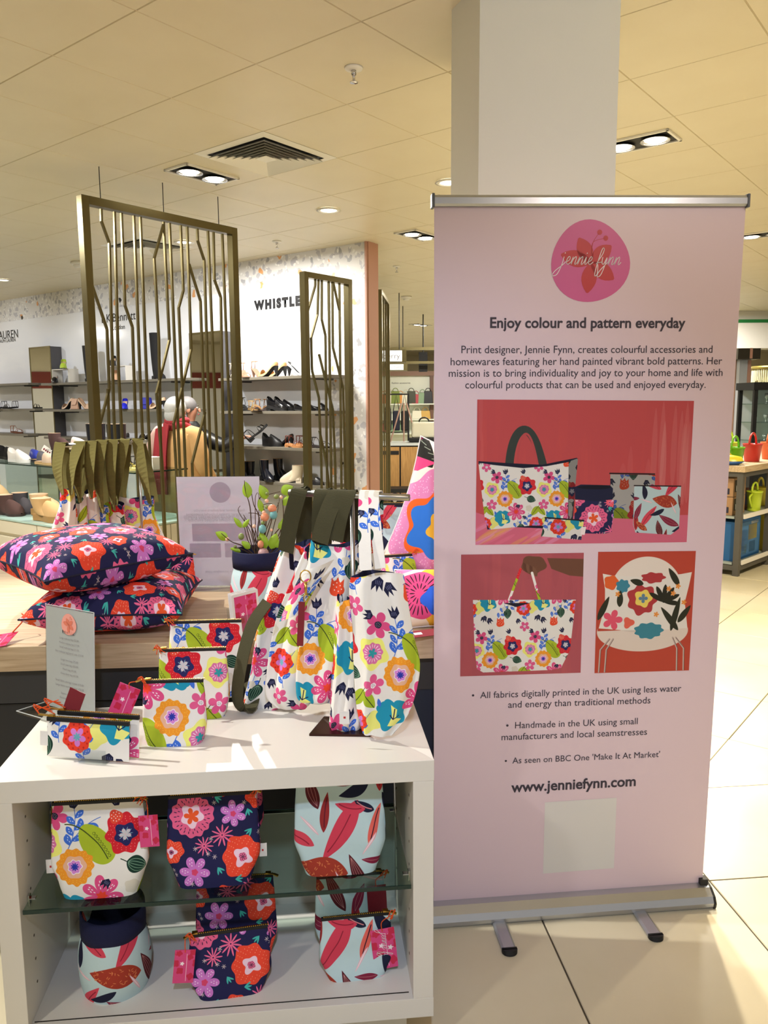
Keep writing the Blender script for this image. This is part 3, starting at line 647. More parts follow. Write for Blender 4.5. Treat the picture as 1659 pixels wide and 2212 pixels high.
# ------------------------------------------------------------------ roller banner
BL, BR = np.array([.141, 2.2]), np.array([1.021, 2.288]); BDIR = (BR-BL)/np.linalg.norm(BR-BL); BANG = math.atan2(BDIR[1], BDIR[0])
def bn(x, y): P = at_line(x, y, BL, BL+BDIR); return float((P[:2]-BL)@BDIR), float(P[2])
banner = thing('roller_banner', 'tall pink pull-up banner with logo, text and product photos on an aluminium base', 'banner', (BL[0], BL[1], 0), BANG)
banner_m = mat('banner_pink_vinyl', '#d9c4cd', .33, spec=.35)
tl, tr, bl_, br_ = bn(938, 446), bn(1611, 446), bn(937, 1953), bn(1517, 1908)
def bsurf(u, v):
    x0 = bl_[0]*(1-v)+tl[0]*v; x1 = br_[0]*(1-v)+tr[0]*v; z0 = bl_[1]*(1-u)+br_[1]*u; z1 = tl[1]*(1-u)+tr[1]*u
    return (x0+(x1-x0)*u, .004*math.sin(2*PI*v)*math.sin(PI*u)*0, z0+(z1-z0)*v)
mb = MB(); mb.grid(bsurf, 12, 24); mb.grid(lambda u, v: tuple(np.array(bsurf(u, v))+[0, .0012, 0]), 12, 24); mb.build('print_panel', banner_m, banner, True, fix=False)
t0, t1 = bn(937, 447), bn(1620, 447); u0, u1 = bn(936, 424), bn(1621, 425)
mb = MB(); pr = [(-.008, 0), (-.012, .006), (-.012, .022), (-.009, .029), (.009, .029), (.012, .02), (.012, .004), (.008, 0)]
V = []
for x, zz in ((t0[0], t0[1]), (t1[0]-.01, t1[1])): V += [(x, y, zz+w) for y, w in pr]
n = len(pr); mb.add(V, [tuple(range(n)), tuple(range(2*n-1, n-1, -1))]+[(i, (i+1) % n, n+(i+1) % n, n+i) for i in range(n)]); mb.build('top_rail', alu, banner)
capm = mat('grey_plastic', '#5d6066', .4)
for x, zz in ((t0[0]-.004, t0[1]-.004), (t1[0]-.012, t1[1]-.004)):
    mb = MB(); mb.box(x-.003, x+.005, -.014, .014, zz, zz+.037); mb.build('end_cap', capm, banner, bevel=.002)
bx0, bx1 = bl_[0]-.012, bn(1527, 1930)[0]
prof = [(.05, .0), (.052, .02), (.045, .042), (.02, .056), (.004, .058), (-.02, .052), (-.043, .036), (-.052, .018), (-.05, .006), (-.047, .0)]
mb = MB(); n = len(prof); V = [(x, y-.0, z+.002) for x in (bx0, bx1-.004) for y, z in prof]
mb.add(V, [tuple(range(n)), tuple(range(2*n-1, n-1, -1))]+[(i, (i+1) % n, n+(i+1) % n, n+i) for i in range(n)]); mb.build('cassette', alu, banner, fix=True)
mb = MB(); V = [(x, y*1.03, z*1.03) for x in (bx1-.004, bx1+.004) for y, z in prof]
mb.add(V, [tuple(range(n)), tuple(range(2*n-1, n-1, -1))]+[(i, (i+1) % n, n+(i+1) % n, n+i) for i in range(n)]); mb.build('end_cap', black, banner)
mb = MB(); mb.box(bx1-.03, bx1-.005, -.012, .012, .056, .075); mb.build('side_clip', black, banner)
FL_ = BL
def bfloor(x, y): P = at_z(x, y, .012)[:2]-BL; return float(P@BDIR), float(P@np.array([-BDIR[1], BDIR[0]]))
for (xa, ya), (xb, yb) in (((1072, 1987), (1101, 2050)), ((1392, 1960), (1416, 2018))):
    a, b = bfloor(xa, ya), bfloor(xb, yb); L0 = max(abs(b[1]), .16)
    mb = MB(); mb.prism([(-.021, .001), (-.021, .007), (-.015, .012), (.015, .012), (.021, .007), (.021, .001)], -L0, .17)
    f = mb.build('foot', alu, banner, loc=(b[0], 0, 0)); mb = MB()
    mb.grid(lambda u, v: (.022*math.cos(PI*u), -L0-.018*math.sin(PI*u)*(1-.3*v), .001+.0125*v), 10, 3); mb.add([(.022*math.cos(PI*k/9), -L0-.0126*math.sin(PI*k/9), .0135) for k in range(10)], [tuple(range(10))])
    mb.box(-.022, .022, -L0-.003, -L0+.006, .001, .0135); mb.build('foot_cap', black, f, True)
# printed matter, flat on the panel
def strip(mb, pts, w, y=-.0006):
    P = [np.array(p, float) for p in pts]
    for i, (p, q) in enumerate(zip(P[:-1], P[1:])):
        d = q-p; l = np.linalg.norm(d)
        if l < 1e-7: continue
        d /= l; nn = np.array([-d[1], d[0]])*w/2; e = d*w*.25
        mb.add([(a[0], y, a[1]) for a in (p-nn-e, p+nn-e, q+nn+e, q-nn+e)], [(0, 1, 2, 3)])
def catm(pts, n=6):
    P = [np.array(p, float) for p in pts]; P = [P[0]]+P+[P[-1]]; out = []
    for i in range(1, len(P)-2):
        for k in range(n):
            t = k/n; a, b, c, d = P[i-1:i+3]
            out.append(.5*((2*b)+(c-a)*t+(2*a-5*b+4*c-d)*t*t+(3*b-3*c+d-a)*t**3))
    out.append(P[-2]); return out
def script_logo():
    G = {'j': ([(.12, .95), (.02, -.2), (-.35, -1.35), (-.95, -1.5), (-.7, -.9), (.1, -.15), (.5, .3)], .5), 'e': ([(0, .3), (.4, .5), (.5, .85), (.3, 1), (.1, .6), (.15, .15), (.4, 0), (.75, .3)], .75),
         'n': ([(0, .3), (.15, .95), (.06, 0), (.2, .6), (.5, 1), (.6, .75), (.55, .1), (.68, 0), (.9, .3)], .9), 'i': ([(0, .3), (.18, .95), (.15, .15), (.3, 0), (.5, .3)], .5),
         'f': ([(0, .3), (.45, 1.3), (.55, 2.0), (.3, 2.1), (.12, 1), (0, -.8), (.1, -1.5), (.35, -1.2), (.15, -.05), (-.1, .1), (.2, .25), (.55, .3)], .6),
         'y': ([(0, .95), (.08, .2), (.35, .1), (.62, .9), (.5, -.4), (.25, -1.4), (-.15, -1.6), (-.1, -1.), (.6, 0.), (.9, .3)], .9)}
    x = 0; S = []
    for ch in 'jennie fynn':
        if ch == ' ': x += .6; continue
        p, w = G[ch]; S.append([(x+a+.22*b, b) for a, b in catm(p)])
        if ch in 'ji': S.append([(x+.45, 1.42), (x+.5, 1.5)])
        x += w
    return S, x
LOGO, LOGOW = script_logo()
def put_logo(mb, org, width, w, y=-.0014, ang=0.):
    k = width/LOGOW; c, s = math.cos(ang), math.sin(ang)
    for S in LOGO: strip(mb, [(org[0]+k*(a*c-b*s), org[1]+k*(a*s+b*c)) for a, b in S], w, y)
magenta = mat('logo_magenta', '#c8568f', .4); logored = mat('logo_red', '#b8272a', .4); white_ink = mat('white_ink', '#f1e6ea', .5)
def logo_disc(px, py, r, parent, y=-.0006, script=True, cols=None):
    cm_, rm_ = cols or (magenta, logored); cx, cz = px, py
    disc = MB(); disc.add([(cx+r*(1+.03*math.cos(3*t+1)+.02*math.cos(2*t))*math.cos(t), y, cz+r*(1+.03*math.cos(3*t+1))*math.sin(t)) for t in np.linspace(0, 2*PI, 48)[:-1]], [tuple(range(47))])
    o = disc.build('logo_disc', cm_, parent, fix=False)
    fl = MB(); fc = (cx+.02*r, cz-.02*r)
    for t, l in ((2.08, .68), (.69, .66), (2.9, .80), (-.58, .72), (-1.68, .74)):
        P = []
        for u in np.linspace(0, 1, 9): hw = .20*r*math.sin(PI*min(1, u*.96+.02))**.8; P.append((u*l*r, hw))
        pts = P+[(a, -b) for a, b in P[::-1]]; c, s = math.cos(t), math.sin(t)
        fl.add([(fc[0]+a*c-b*s, y-.0004, fc[1]+a*s+b*c) for a, b in pts], [tuple(range(len(pts)))])
    for ex, ez in ((.22, .72), (.38, .58)):
        strip(fl, catm([(fc[0], fc[1]+.2*r), (fc[0]+.04*r, fc[1]+.5*r), (cx+ex*r, cz+ez*r)]), .012*r, y-.0004)
        fl.add([(cx+ex*r+.065*r*math.cos(t), y-.0004, cz+ez*r+.065*r*math.sin(t)) for t in np.linspace(0, 2*PI, 16)[:-1]], [tuple(range(15))])
    fl.build('logo_flower', rm_, parent, fix=False)
    if script:
        m = MB(); put_logo(m, (cx-.74*r, cz-.06*r), 1.52*r, .014*r*1.4, y-.0008); m.build('logo_lettering', white_ink, parent, fix=False)
    return o
a, b = bn(1191, 567), bn(1358, 567); c_ = bn(1274, 566); logo_disc((a[0]+b[0])/2, c_[1], (b[0]-a[0])/2, banner)
def text(body, x0, x1, z, parent, m, y=-.001, bold=0., name='lettering', rot=(PI/2, 0, 0), loc=None, size=None, align='LEFT', space=1.):
    cu = bpy.data.curves.new(name, 'FONT'); cu.body = body; cu.size = size or .03; cu.offset = bold; cu.resolution_u = 3; cu.materials.append(m); cu.align_x = align; cu.space_character = space
    o = link(bpy.data.objects.new(name, cu)); o.rotation_euler = rot; o.location = loc or (x0, y, z)
    if parent: o.parent = parent
    if size is None:
        bpy.context.view_layer.update(); w = max(v[0] for v in o.bound_box)-min(v[0] for v in o.bound_box); cu.size *= (x1-x0)/w
    bpy.context.view_layer.update(); me = bpy.data.meshes.new_from_object(o.evaluated_get(bpy.context.evaluated_depsgraph_get()))
    n = link(bpy.data.objects.new(name, me)); n.rotation_euler = o.rotation_euler; n.location = o.location; n.parent = parent; bpy.data.objects.remove(o); return n
def btext(body, xa, ya, xb, yb, bold=0.):
    a, b = bn(xa, ya), bn(xb, yb); o = text(body, a[0], b[0], a[1], banner, ink, bold=bold); o.rotation_euler = (PI/2, -math.atan2(b[1]-a[1], b[0]-a[0]), 0)
btext('Enjoy colour and pattern everyday', 1057, 708, 1479, 708, .0009)
btext('Print designer, Jennie Fynn, creates colourful accessories and', 995, 763, 1537, 762)
btext('homewares featuring her hand painted vibrant bold patterns. Her', 972, 789, 1558, 787)
btext('mission is to bring individuality and joy to your home and life with', 968, 814, 1559, 812)
btext('colourful products that can be used and enjoyed everyday.', 1004, 839, 1523, 838)
btext('•  All fabrics digitally printed in the UK using less water', 1018, 1509, 1470, 1493)
btext('and energy than traditional methods', 1097, 1529, 1404, 1519)
btext('•  Handmade in the UK using small', 1092, 1574, 1376, 1564)
btext('manufacturers and local seamstresses', 1082, 1599, 1396, 1587)
btext("•  As seen on BBC One 'Make It At Market'", 1089, 1650, 1424, 1635)
btext('www.jenniefynn.com', 1105, 1711, 1375, 1697, .0011)
def bquad(name, pts, m, y=-.0005, uv=None):
    P = [bn(*p) for p in pts]; mb = MB(); mb.add([(p[0], y, p[1]) for p in P], [(0, 1, 2, 3)], [(0, 0), (1, 0), (1, 1), (0, 1)]); return mb.build(name, m, banner, fix=False)
bquad('blank_code_square', [(1173, 1887), (1326, 1875), (1332, 1723), (1177, 1733)], mat('code_white', '#d5d3d0', .5))
# ---- the three product photographs printed on the banner (flat print), painted with numpy
def fabfill(cv, s=1., ox=0, oy=0, shade=1.):
    A = cv.a
    return lambda X, Y: A[((Y*s+oy).astype(int)) % cv.h, ((X*s+ox).astype(int)) % cv.w]*shade
def wash(c, c2, r, n, horiz=False):
    for k in range(n): c.leaf(r.random()*c.w, r.random()*c.h, PI/2 if not horiz else r.uniform(-.5, .2), r.uniform(60, 420), r.uniform(8, 40), c2, .6, 0, .16)
def photo1():
    c = Cv(936, 622, '#b5484a', False); r = random.Random(1); wash(c, '#c4504a', r, 30); wash(c, '#d07a76', r, 12)
    for k in range(10): c.leaf(760+r.random()*170, 180+r.random()*100, PI/2, 360, 26, '#cc8480', .6, 0, .25)
    c.poly([(0, 500), (936, 500), (936, 622), (0, 622)], '#c8627a'); c.poly([(0, 480), (60, 500), (0, 530)], '#c8627a')
    for k in range(26): c.leaf(r.random()*350, 530+r.random()*90, -.5, 130, 16, ['#d9708e', '#d898c0', '#d8a050'][k % 3], .6, 0, .4)
    c.line(bez((140, 275), (150, 90), (225, 85), (250, 160), (285, 280), n=24), 36, '#333a36'); c.line(bez((175, 275), (175, 130), (215, 105), (235, 150), (262, 275), n=24), 9, '#b0474a')
    c.poly([(8, 260), (160, 270), (280, 276), (432, 246), (420, 560), (150, 545), (50, 555)], '#15152b')
    c.poly([(8, 266), (70, 276), (200, 290), (300, 282), (396, 264), (400, 545), (240, 540), (60, 556), (40, 520), (24, 400)], fabfill(CV_FLORAL, 2.5, 20, 60, .93))
    c.poly([(396, 262), (436, 248), (418, 500), (402, 542)], fabfill(CV_FLORAL, 2.5, 90, 0, .55))
    c.poly([(580, 318), (780, 322), (776, 520), (586, 510)], fabfill(CV_FLORAL, 1.9, 330, 40, .66)); c.line([(578, 314), (776, 318)], 6, '#1d1418')
    c.poly([(430, 430), (600, 430), (596, 572), (560, 580), (450, 576), (428, 540)], fabfill(CV_NAVY, 1.9, -845, -820, .95))
    c.poly([(426, 372), (452, 362), (580, 366), (594, 380), (594, 428), (520, 436), (428, 426)], '#191c38'); c.leaf(510, 374, 0, 150, 18, '#0c0d1e', .5)
    c.poly([(688, 370), (898, 372), (898, 560), (862, 588), (702, 576), (690, 540)], fabfill(CV_LEAFY, 2.2, 100, 10, .93)); c.line([(688, 368), (896, 372)], 5, '#1d1418')
    c.poly([(300, 508), (470, 522), (462, 606), (284, 588)], fabfill(CV_FLORAL, 2.1, -640, -560, .9)); c.line([(300, 506), (470, 520)], 6, '#1d1418'); c.poly([(462, 548), (482, 548), (476, 584), (458, 582)], '#e8dada')
    return c
def photo2():
    c = Cv(530, 520, '#a8515a', False); r = random.Random(3); wash(c, '#b85a5c', r, 24); wash(c, '#94434c', r, 12)
    c.poly([(370, 20), (530, 26), (530, 102), (470, 96), (390, 66)], '#6b4636'); c.blob(312, 48, 54, '#6b4636', 5, .06, .3, 3, .05, .72)
    for k in range(4): c.leaf(276+k*14, 58+k*6, 1.2, 46, 17, ['#5d3a2d', '#74503e'][k % 2], .6)
    c.line([(256, 66), (208, 196)], 11, fabfill(CV_FLORAL, 2, 0, 0)); c.line([(306, 82), (342, 200)], 11, fabfill(CV_FLORAL, 2, 50, 90))
    c.poly([(52, 192), (500, 200), (480, 420), (442, 496), (400, 504), (100, 506), (72, 490), (60, 380)], fabfill(CV_FLORAL, 2.4, 20, 30, .95)); c.poly([(184, 208), (300, 210), (240, 226)], '#191a2c')
    return c
def photo3():
    c = Cv(420, 520, '#b34434', False); c.blob(212, 180, 158, '#ded3c8', 2, .0, 0, 3, .0, 1.)
    c.put(lambda X, Y: (np.hypot(X/200, (Y)/88)-1)*88, 205, 342, 204, '#d6c8bc')
    c.poly([(8, 338), (405, 330), (408, 300), (8, 300)], '#b34434'); c.blob(212, 300, 158, '#c9bcb0', 2, 0, 0, 3, 0, .3)
    for x0, x1 in ((60, 22), (76, 48), (338, 360), (352, 390)): c.line([(x0, 372), (x1, 420), (x1-4 if x0 < 200 else x1+4, 520)], 7, '#b8a8a0'); c.line([(x0+2, 374), (x1+3, 420), (x1-1 if x0 < 200 else x1+7, 520)], 2, '#5c4036')
    c.poly([(22, 92), (60, 100), (220, 110), (360, 98), (408, 90), (398, 150), (384, 220), (402, 332), (300, 338), (120, 336), (12, 326), (36, 230), (34, 160)], '#dcd6cd')
    c.blob(195, 205, 62, '#a8373b', 7, .1); c.blob(200, 200, 36, '#e0c860', 5, .12); c.petals(200, 200, 20, '#5c7a92', 4, .3); c.blob(60, 130, 30, '#d9602e', 5, .08); c.blob(110, 146, 28, '#3c7f94', 7, .1)
    c.blob(240, 112, 50, '#a8373b', 7, .1, 0, 3, .04, .45); c.petals(70, 290, 44, '#d8536a', 5, .35); c.blob(140, 304, 22, '#d8604e', 3, .2); c.blob(230, 340, 62, '#3a7f90', 9, .08, 0, 3, .03, .55)
    for k in range(6): c.leaf(290+34*math.cos(-2.6+k*.55), 215+34*math.sin(-2.6+k*.55), -2.6+k*.55, 80, 20, '#26261d', .7)
    for x, y, t, l in ((100, 200, 1.6, 70), (30, 240, 2., 110), (330, 110, 1., 90), (345, 270, 1.8, 150), (320, 290, .9, 130), (384, 270, 2.2, 90), (170, 130, .3, 60)): c.leaf(x, y, t, l, 26, '#2b2c20', .7)
    for x, y in ((90, 180), (310, 160), (350, 150), (260, 270), (380, 220), (330, 180)): c.petals(x, y, 12, '#dd8a3c', 5, .3)
    c.line([(0, 519), (420, 519)], 2, '#b34434'); return c
for nm, fn, q in (('product_photo', photo1, [(1027, 1177), (1483, 1171), (1499, 866), (1031, 863)]), ('product_photo', photo2, [(994, 1461), (1254, 1453), (1261, 1194), (996, 1198)]), ('product_photo', photo3, [(1284, 1454), (1488, 1448), (1503, 1190), (1292, 1192)])):
    bquad(nm, q, fabric(fn.__name__, fn(), .4), -.0007)
# ------------------------------------------------------------------ white open display unit
UA = math.atan2(1.722-1.624, .113+.879); UC, US = math.cos(UA), math.sin(UA); UO = np.array([-.879, 1.624])
def ul(P): d = np.array(P[:2])-UO; return float(d[0]*UC+d[1]*US), float(-d[0]*US+d[1]*UC)
def uw(x, y): return UO[0]+x*UC-y*US, UO[1]+x*US+y*UC
unit = thing('display_unit', 'white open-fronted display unit with a glass shelf, in front of the oak table', 'display unit', (UO[0], UO[1], 0), UA)
UD = .42; UW = .997
for nm, b in (('top_board', (0, UW, 0, UD, .689, .74)), ('side_panel', (.001, .05, .0, UD, .131, .689)), ('side_panel', (UW-.05, UW-.001, .0, UD, .131, .689)), ('bottom_board', (0, UW, 0, UD, .08, .131)), ('plinth', (.06, UW-.06, .05, UD-.02, 0, .08)), ('back_panel', (.05, UW-.05, UD-.02, UD-.008, .131, .412))):
    mb = MB(); mb.box(*b); mb.build(nm, dark if nm.startswith('dark') else white_lam, unit, bevel=.0012 if 'back_panel' not in nm else 0)
mb = MB(); mb.box(.055, UW-.058, .022, .024, .1305, .1325); mb.build('board_joint', mat('joint_line', '#2a2622', .8), unit)  # thin dark joint line along the bottom board
for sx in (.0505, UW-.0505):
    m_ = MB()
    for z in np.arange(.2, .68, .06):
        for y in (.07, UD-.08): m_.lathe([(.0025, 0), (.0025, .0006)], 8, (0, 0, 0)) if False else m_.box(sx-.0006, sx+.0006, y-.0025, y+.0025, z-.0025, z+.0025)
    m_.build('shelf_pin_holes', mat('pin_hole', '#6a6258', .9), unit)
gs = thing('glass_shelf', 'thick glass shelf across the middle of the white display unit', 'shelf', (UO[0], UO[1], .418), UA)
mb = MB(); mb.box(.054, UW-.054, .006, UD-.03, .0, .0095); mb.build('glass_pane', glass_g, gs)
for b in ((.054, UW-.054, .0035, .006), (.054, UW-.054, UD-.03, UD-.0275)): mb = MB(); mb.box(b[0], b[1], b[2], b[3], 0, .0095); mb.build('polished_edge', glass_edge, gs)
for x in (.053, UW-.053):
    for y in (.05, UD-.07):
        s = 1 if x < .5 else -1; mb = MB(); mb.box(x-.0028*1, x+.0028, y-.007, y+.007, -.006, .02); mb.box(min(x, x+s*.016), max(x, x+s*.016), y-.007, y+.007, .0098, .0125); mb.build('clip', chrome, gs, bevel=.001)
ZT = .74; ZG = .4275; ZB = .131
# ------------------------------------------------------------------ pouches
def prof_interp(tab, v):
    for (a, x), (b, y) in zip(tab[:-1], tab[1:]):
        if v <= b: t = (v-a)/(b-a); t = t*t*(3-2*t)*.5+t*.5; return x+(y-x)*t
    return tab[-1][1]
def pouch(name, label, cat, loc, rz, w, h, dep, m, off=(0, 0), rx=0., prof=None, zipdir=1, tassel=True, tagrot=None, group=None, sidelabel=0, tagm=None, tagside=None, seed=1, zipm=None):
    """zip pouch: flat zipped top, boxed bottom. local x width, z up, front towards -y"""
    t = thing(name, label, cat, loc, rz, group, rx); rr = random.Random(seed); ph = [rr.uniform(0, 6) for _ in range(4)]
    prof = prof or [(0, .74), (.12, .86), (.35, 1.), (.7, .97), (1, .93)]
    dp = [(0, 1.), (.25, .82), (.6, .42), (1., .10)]
    nu, nv = 56, 26
    def pos(u, v):
        a = 2*PI*u; hw = w/2*prof_interp(prof, v); hd = dep/2*prof_interp(dp, v); e = .35
        c, s = math.cos(a), math.sin(a); x = hw*math.copysign(abs(c)**e, c); y = hd*math.copysign(abs(s)**.7, s)
        wr = .0035*math.sin(9*v+ph[0]+3*math.sin(a+ph[1]))*math.sin(PI*v)+.003*math.sin(14*x/w+ph[2]+5*v)*math.sin(PI*v)
        return np.array([x, y+(wr if s < 0 else -wr), h*v])
    mb = MB(); V = []; U = []
    for j in range(nv):
        v = j/(nv-1); row = [pos(i/nu, v) for i in range(nu)]; row.append(row[0])
        q = 0.; row = row[nu*0:]
        st = nu//2; arc = [0.]
        for i in range(1, nu+1): arc.append(arc[-1]+np.linalg.norm((row[i]-row[i-1])[:2]))
        c_ = arc[3*nu//4]
        for i in range(nu+1): V.append(row[i]); U.append(uvs(m, arc[i]-c_, v*h, off))
    F = [(j*(nu+1)+i, j*(nu+1)+i+1, (j+1)*(nu+1)+i+1, (j+1)*(nu+1)+i) for j in range(nv-1) for i in range(nu)]
    mb.add(V, F, U); b0 = [V[i] for i in range(nu)]; mb.add(b0, [tuple(range(nu-1, -1, -1))], [uvs(m, p[0], p[1], off) for p in b0]); mb.build('body', m, t, True, fix=False)
    tw = w*prof[-1][1]
    mb = MB(); mb.box(-tw/2, tw/2, -dep*.055, dep*.055, h-.002, h+.006); mb.build('zip_tape', black, t, bevel=.001)
    mb = MB()
    for k in range(int(tw/.005)): x = -tw/2+.006+k*.005; mb.box(x, x+.003, -.0022, .0022, h+.0055, h+.0082)
    mb.build('zip_teeth', zipm or gold, t)
    zx = zipdir*(tw/2-.012); mb = MB(); mb.box(zx-.007, zx+.007, -.005, .005, h+.007, h+.0115); mb.bar((zx, -.003, h+.010), (zx+zipdir*.016, -.012, h+.012), .006, .002); mb.bar((zx+zipdir*.014, -.011, h+.0118), (zx+zipdir*.026, -.015, h+.008), .008, .003); mb.build('zip_pull', gold, t, bevel=.0006)
    if tassel:
        px, py, pz = zx+zipdir*.022, -.014, h+.008; mb = MB()
        for k in range(4): mb.tube(catm([(px, py, pz+.004), (px-zipdir*rr.uniform(.0, .014), py-.003, pz+rr.uniform(.006, .016)), (px-zipdir*rr.uniform(.006, .03), py-.006, pz-rr.uniform(.0, .012))], 4), .0012, 5)
        mb.build('thread', orange_t, t)
        if tagside:
            tx, tz, ta, sc_ = tagside; mb = MB(); ca, sa = math.cos(ta), math.sin(ta); Q = [(-.021, -.075), (.021, -.075), (.021, 0), (-.021, 0)]
            V = [(tx+sc_*(a*ca-b*sa), py-.006-.0*k, tz+sc_*(a*sa+b*ca)) for a, b in Q for k in (0,)]
            yy = -dep/2*prof_interp(dp, max(0, min(1, (tz-.04)/h)))-.008; yt = py-.008
            V = [(x, (yt if k > 1 else yy), z) for k, (x, _, z) in enumerate(V)]; V2 = [(x, y+.0012, z) for x, y, z in V]
            mb.add(V+V2, [(0, 1, 2, 3), (7, 6, 5, 4), (0, 4, 5, 1), (1, 5, 6, 2), (2, 6, 7, 3), (3, 7, 4, 0)], [(0, 0), (1, 0), (1, 1), (0, 1)]*2); tg = mb.build('swing_tag', tagm or TAGP, t, fix=False)
            mb = MB(); mb.tube(catm([(px, py, pz), (tx+sc_*.003*sa, (py+yt)/2-.004, (pz+tz)/2+.004), (tx+.006*sa, yt-.001, tz-.006)], 5), .0012, 5); mb.build('tag_thread', orange_t, t)
            if tagrot == 'script':
                n0 = len(MBX); m2 = MB(); put_logo(m2, (0, 0), .06*sc_, .0011); vs = []
                for x, y, z in m2.v:
                    a_, b_ = z-.003, -(x)-.010; X, Z = tx+(a_*ca-b_*sa), tz+(a_*sa+b_*ca); f = (b_+.075*sc_)/(.075*sc_); vs.append((X, yy+(yt-yy)*f-.0008, Z))
                m2.v = vs; m2.build('tag_lettering', white_ink, tg, fix=False)
                m3 = MB(); m3.add([(tx+sc_*((.011+.006*(1 if k % 2 == 0 else .45)*math.cos(PI*k/5))*ca-(-.036+.006*(1 if k % 2 == 0 else .45)*math.sin(PI*k/5))*sa), yy*.5+yt*.5-.0012, tz+sc_*((.011+.006*(1 if k % 2 == 0 else .45)*math.cos(PI*k/5))*sa+(-.036+.006*(1 if k % 2 == 0 else .45)*math.sin(PI*k/5))*ca)) for k in range(10)], [tuple(range(10))]); m3.build('tag_star', white_ink, tg, fix=False)
    if sidelabel:
        s = sidelabel; mb = MB(); x0 = s*w/2*.97; mb.box(min(x0, x0+s*.018), max(x0, x0+s*.018), -.0006, .0006, h*.22, h*.22+.034)
        lb = mb.build('brand_label', paper, t); mb = MB(); mb.box(x0+s*.006, x0+s*.010, -.0012, -.0007, h*.22+.014, h*.22+.019); mb.build('label_mark', logored, lb)
    return t
MBX = []
def front_pouch(P, z): return (P[0], P[1], z)
# on the unit's top
p = at_z(372, 1612, ZT); pouch('zip_pouch', 'smallest floral pouch with orange flower, in front of two taller ones on the white unit', 'pouch', (p[0], p[1]+.035, ZT), UA-.05, .155, .150, .075, FLORAL, (.578, .7725, 1), prof=[(0, .86), (.1, .93), (.3, 1.), (.7, .98), (1, .94)], zipdir=-1, tagside=(-.098, .150, .42*-1, 1.25), seed=2, group=None)
p = at_z(400, 1560, ZT); pouch('zip_pouch', 'floral pouch with a red flower, middle of the three on the unit top', 'pouch', (p[0]+.015, p[1]+.05, ZT), UA-.03, .185, .178, .07, FLORAL, (.096, .4275), zipdir=-1, prof=[(0, .86), (.1, .93), (.3, 1.), (.7, .98), (1, .94)], seed=3)
p = at_z(432, 1515, ZT); pouch('zip_pouch', 'largest floral pouch at the back of the row of three on the unit top', 'pouch', (p[0]+.012, p[1]+.055, ZT), UA-.03, .215, .212, .07, FLORAL, (-.17, .345), zipdir=-1, prof=[(0, .82), (.1, .9), (.3, 1.), (.7, .97), (1, .93)], seed=4)
# slim purse pair on a small acrylic stand
def slim(label, loc, rz, w, h, off, tagside=None, tag_label=0):
    t = thing('slim_zip_purse', label, 'purse', loc, rz, None, -.12)
    def f(u, v): x = (u-.5)*w; return np.array([x, -.007*math.sin(PI*u)**.4*math.sin(PI*min(1, v*1.05))**.5, v*h])
    mb = MB(); mb.grid(f, 20, 12, lambda u, v: uvs(FLORAL, u*w, v*h, off)); mb.grid(lambda u, v: f(1-u, v)*np.array([1, -1, 1]), 20, 12, lambda u, v: uvs(FLORAL, u*w, v*h, off)); mb.build('body', FLORAL, t, True, fix=False)
    mb = MB(); mb.box(-w/2, w/2, -.004, .004, h-.004, h+.006); mb.build('zip_tape', black, t, bevel=.001)
    mb = MB()
    for k in range(int(w/.005)): x = -w/2+.003+k*.005; mb.box(x, x+.003, -.002, .002, h+.0055, h+.008)
    mb.build('zip_teeth', gold, t)
    mb = MB(); mb.bar((-w/2+.004, -.002, h+.009), (-w/2-.016, -.01, h+.013), .008, .003); mb.box(-w/2+.004, -w/2+.018, -.005, .005, h+.007, h+.011); mb.build('zip_pull', gold, t)
    mb = MB()
    for k in range(4): mb.tube(catm([(-w/2-.014, -.01, h+.013), (-w/2-.02-.004*k, -.006, h+.022+.004*k), (-w/2+.006*k, .002, h+.030-.006*k)], 4), .0013, 5)
    mb.build('thread', orange_t, t)
    if tagside: mb = MB(); mb.box(-w/2-.02, -w/2+.022, .004, .006, h-.034, h+.026, euler(0, .35, 0)); mb.build('swing_tag', maroon, t)
    if tag_label: mb = MB(); mb.box(-w/2-.018, -w/2+.002, -.0006, .0006, h*.28, h*.28+.034); mb.build('brand_label', paper, t)
    return t
p1, p2 = at_z(95, 1641, ZT), at_z(278, 1655, ZT); c = (p1+p2)/2; ra = math.atan2(p2[1]-p1[1], p2[0]-p1[0])
slim('slim floral purse with a red dotted flower, foremost on the acrylic stand', (c[0], c[1]+.012, ZT+.004), ra, .208, .088, (-.086, .135), None, 1)
slim('slim floral purse tucked behind the red-flowered one, only its black zip edge showing', (c[0]+.016, c[1]+.034, ZT+.004), ra, .208, .094, (.2, .4), 1)
st = thing('acrylic_easel', 'clear acrylic easel holding the two slim purses', 'stand', (c[0]+.02, c[1]+.01, ZT), ra)
mb = MB(); mb.box(-.035, .035, -.018, .06, .001, .003); mb.build('base', acr, st); mb = MB(); mb.box(-.035, .035, -.018, -.016, .003, .034); mb.build('front_lip', acr, st); mb = MB(); mb.box(-.035, .035, .06, .062, .003, .07); mb.build('back_rest', acr, st)
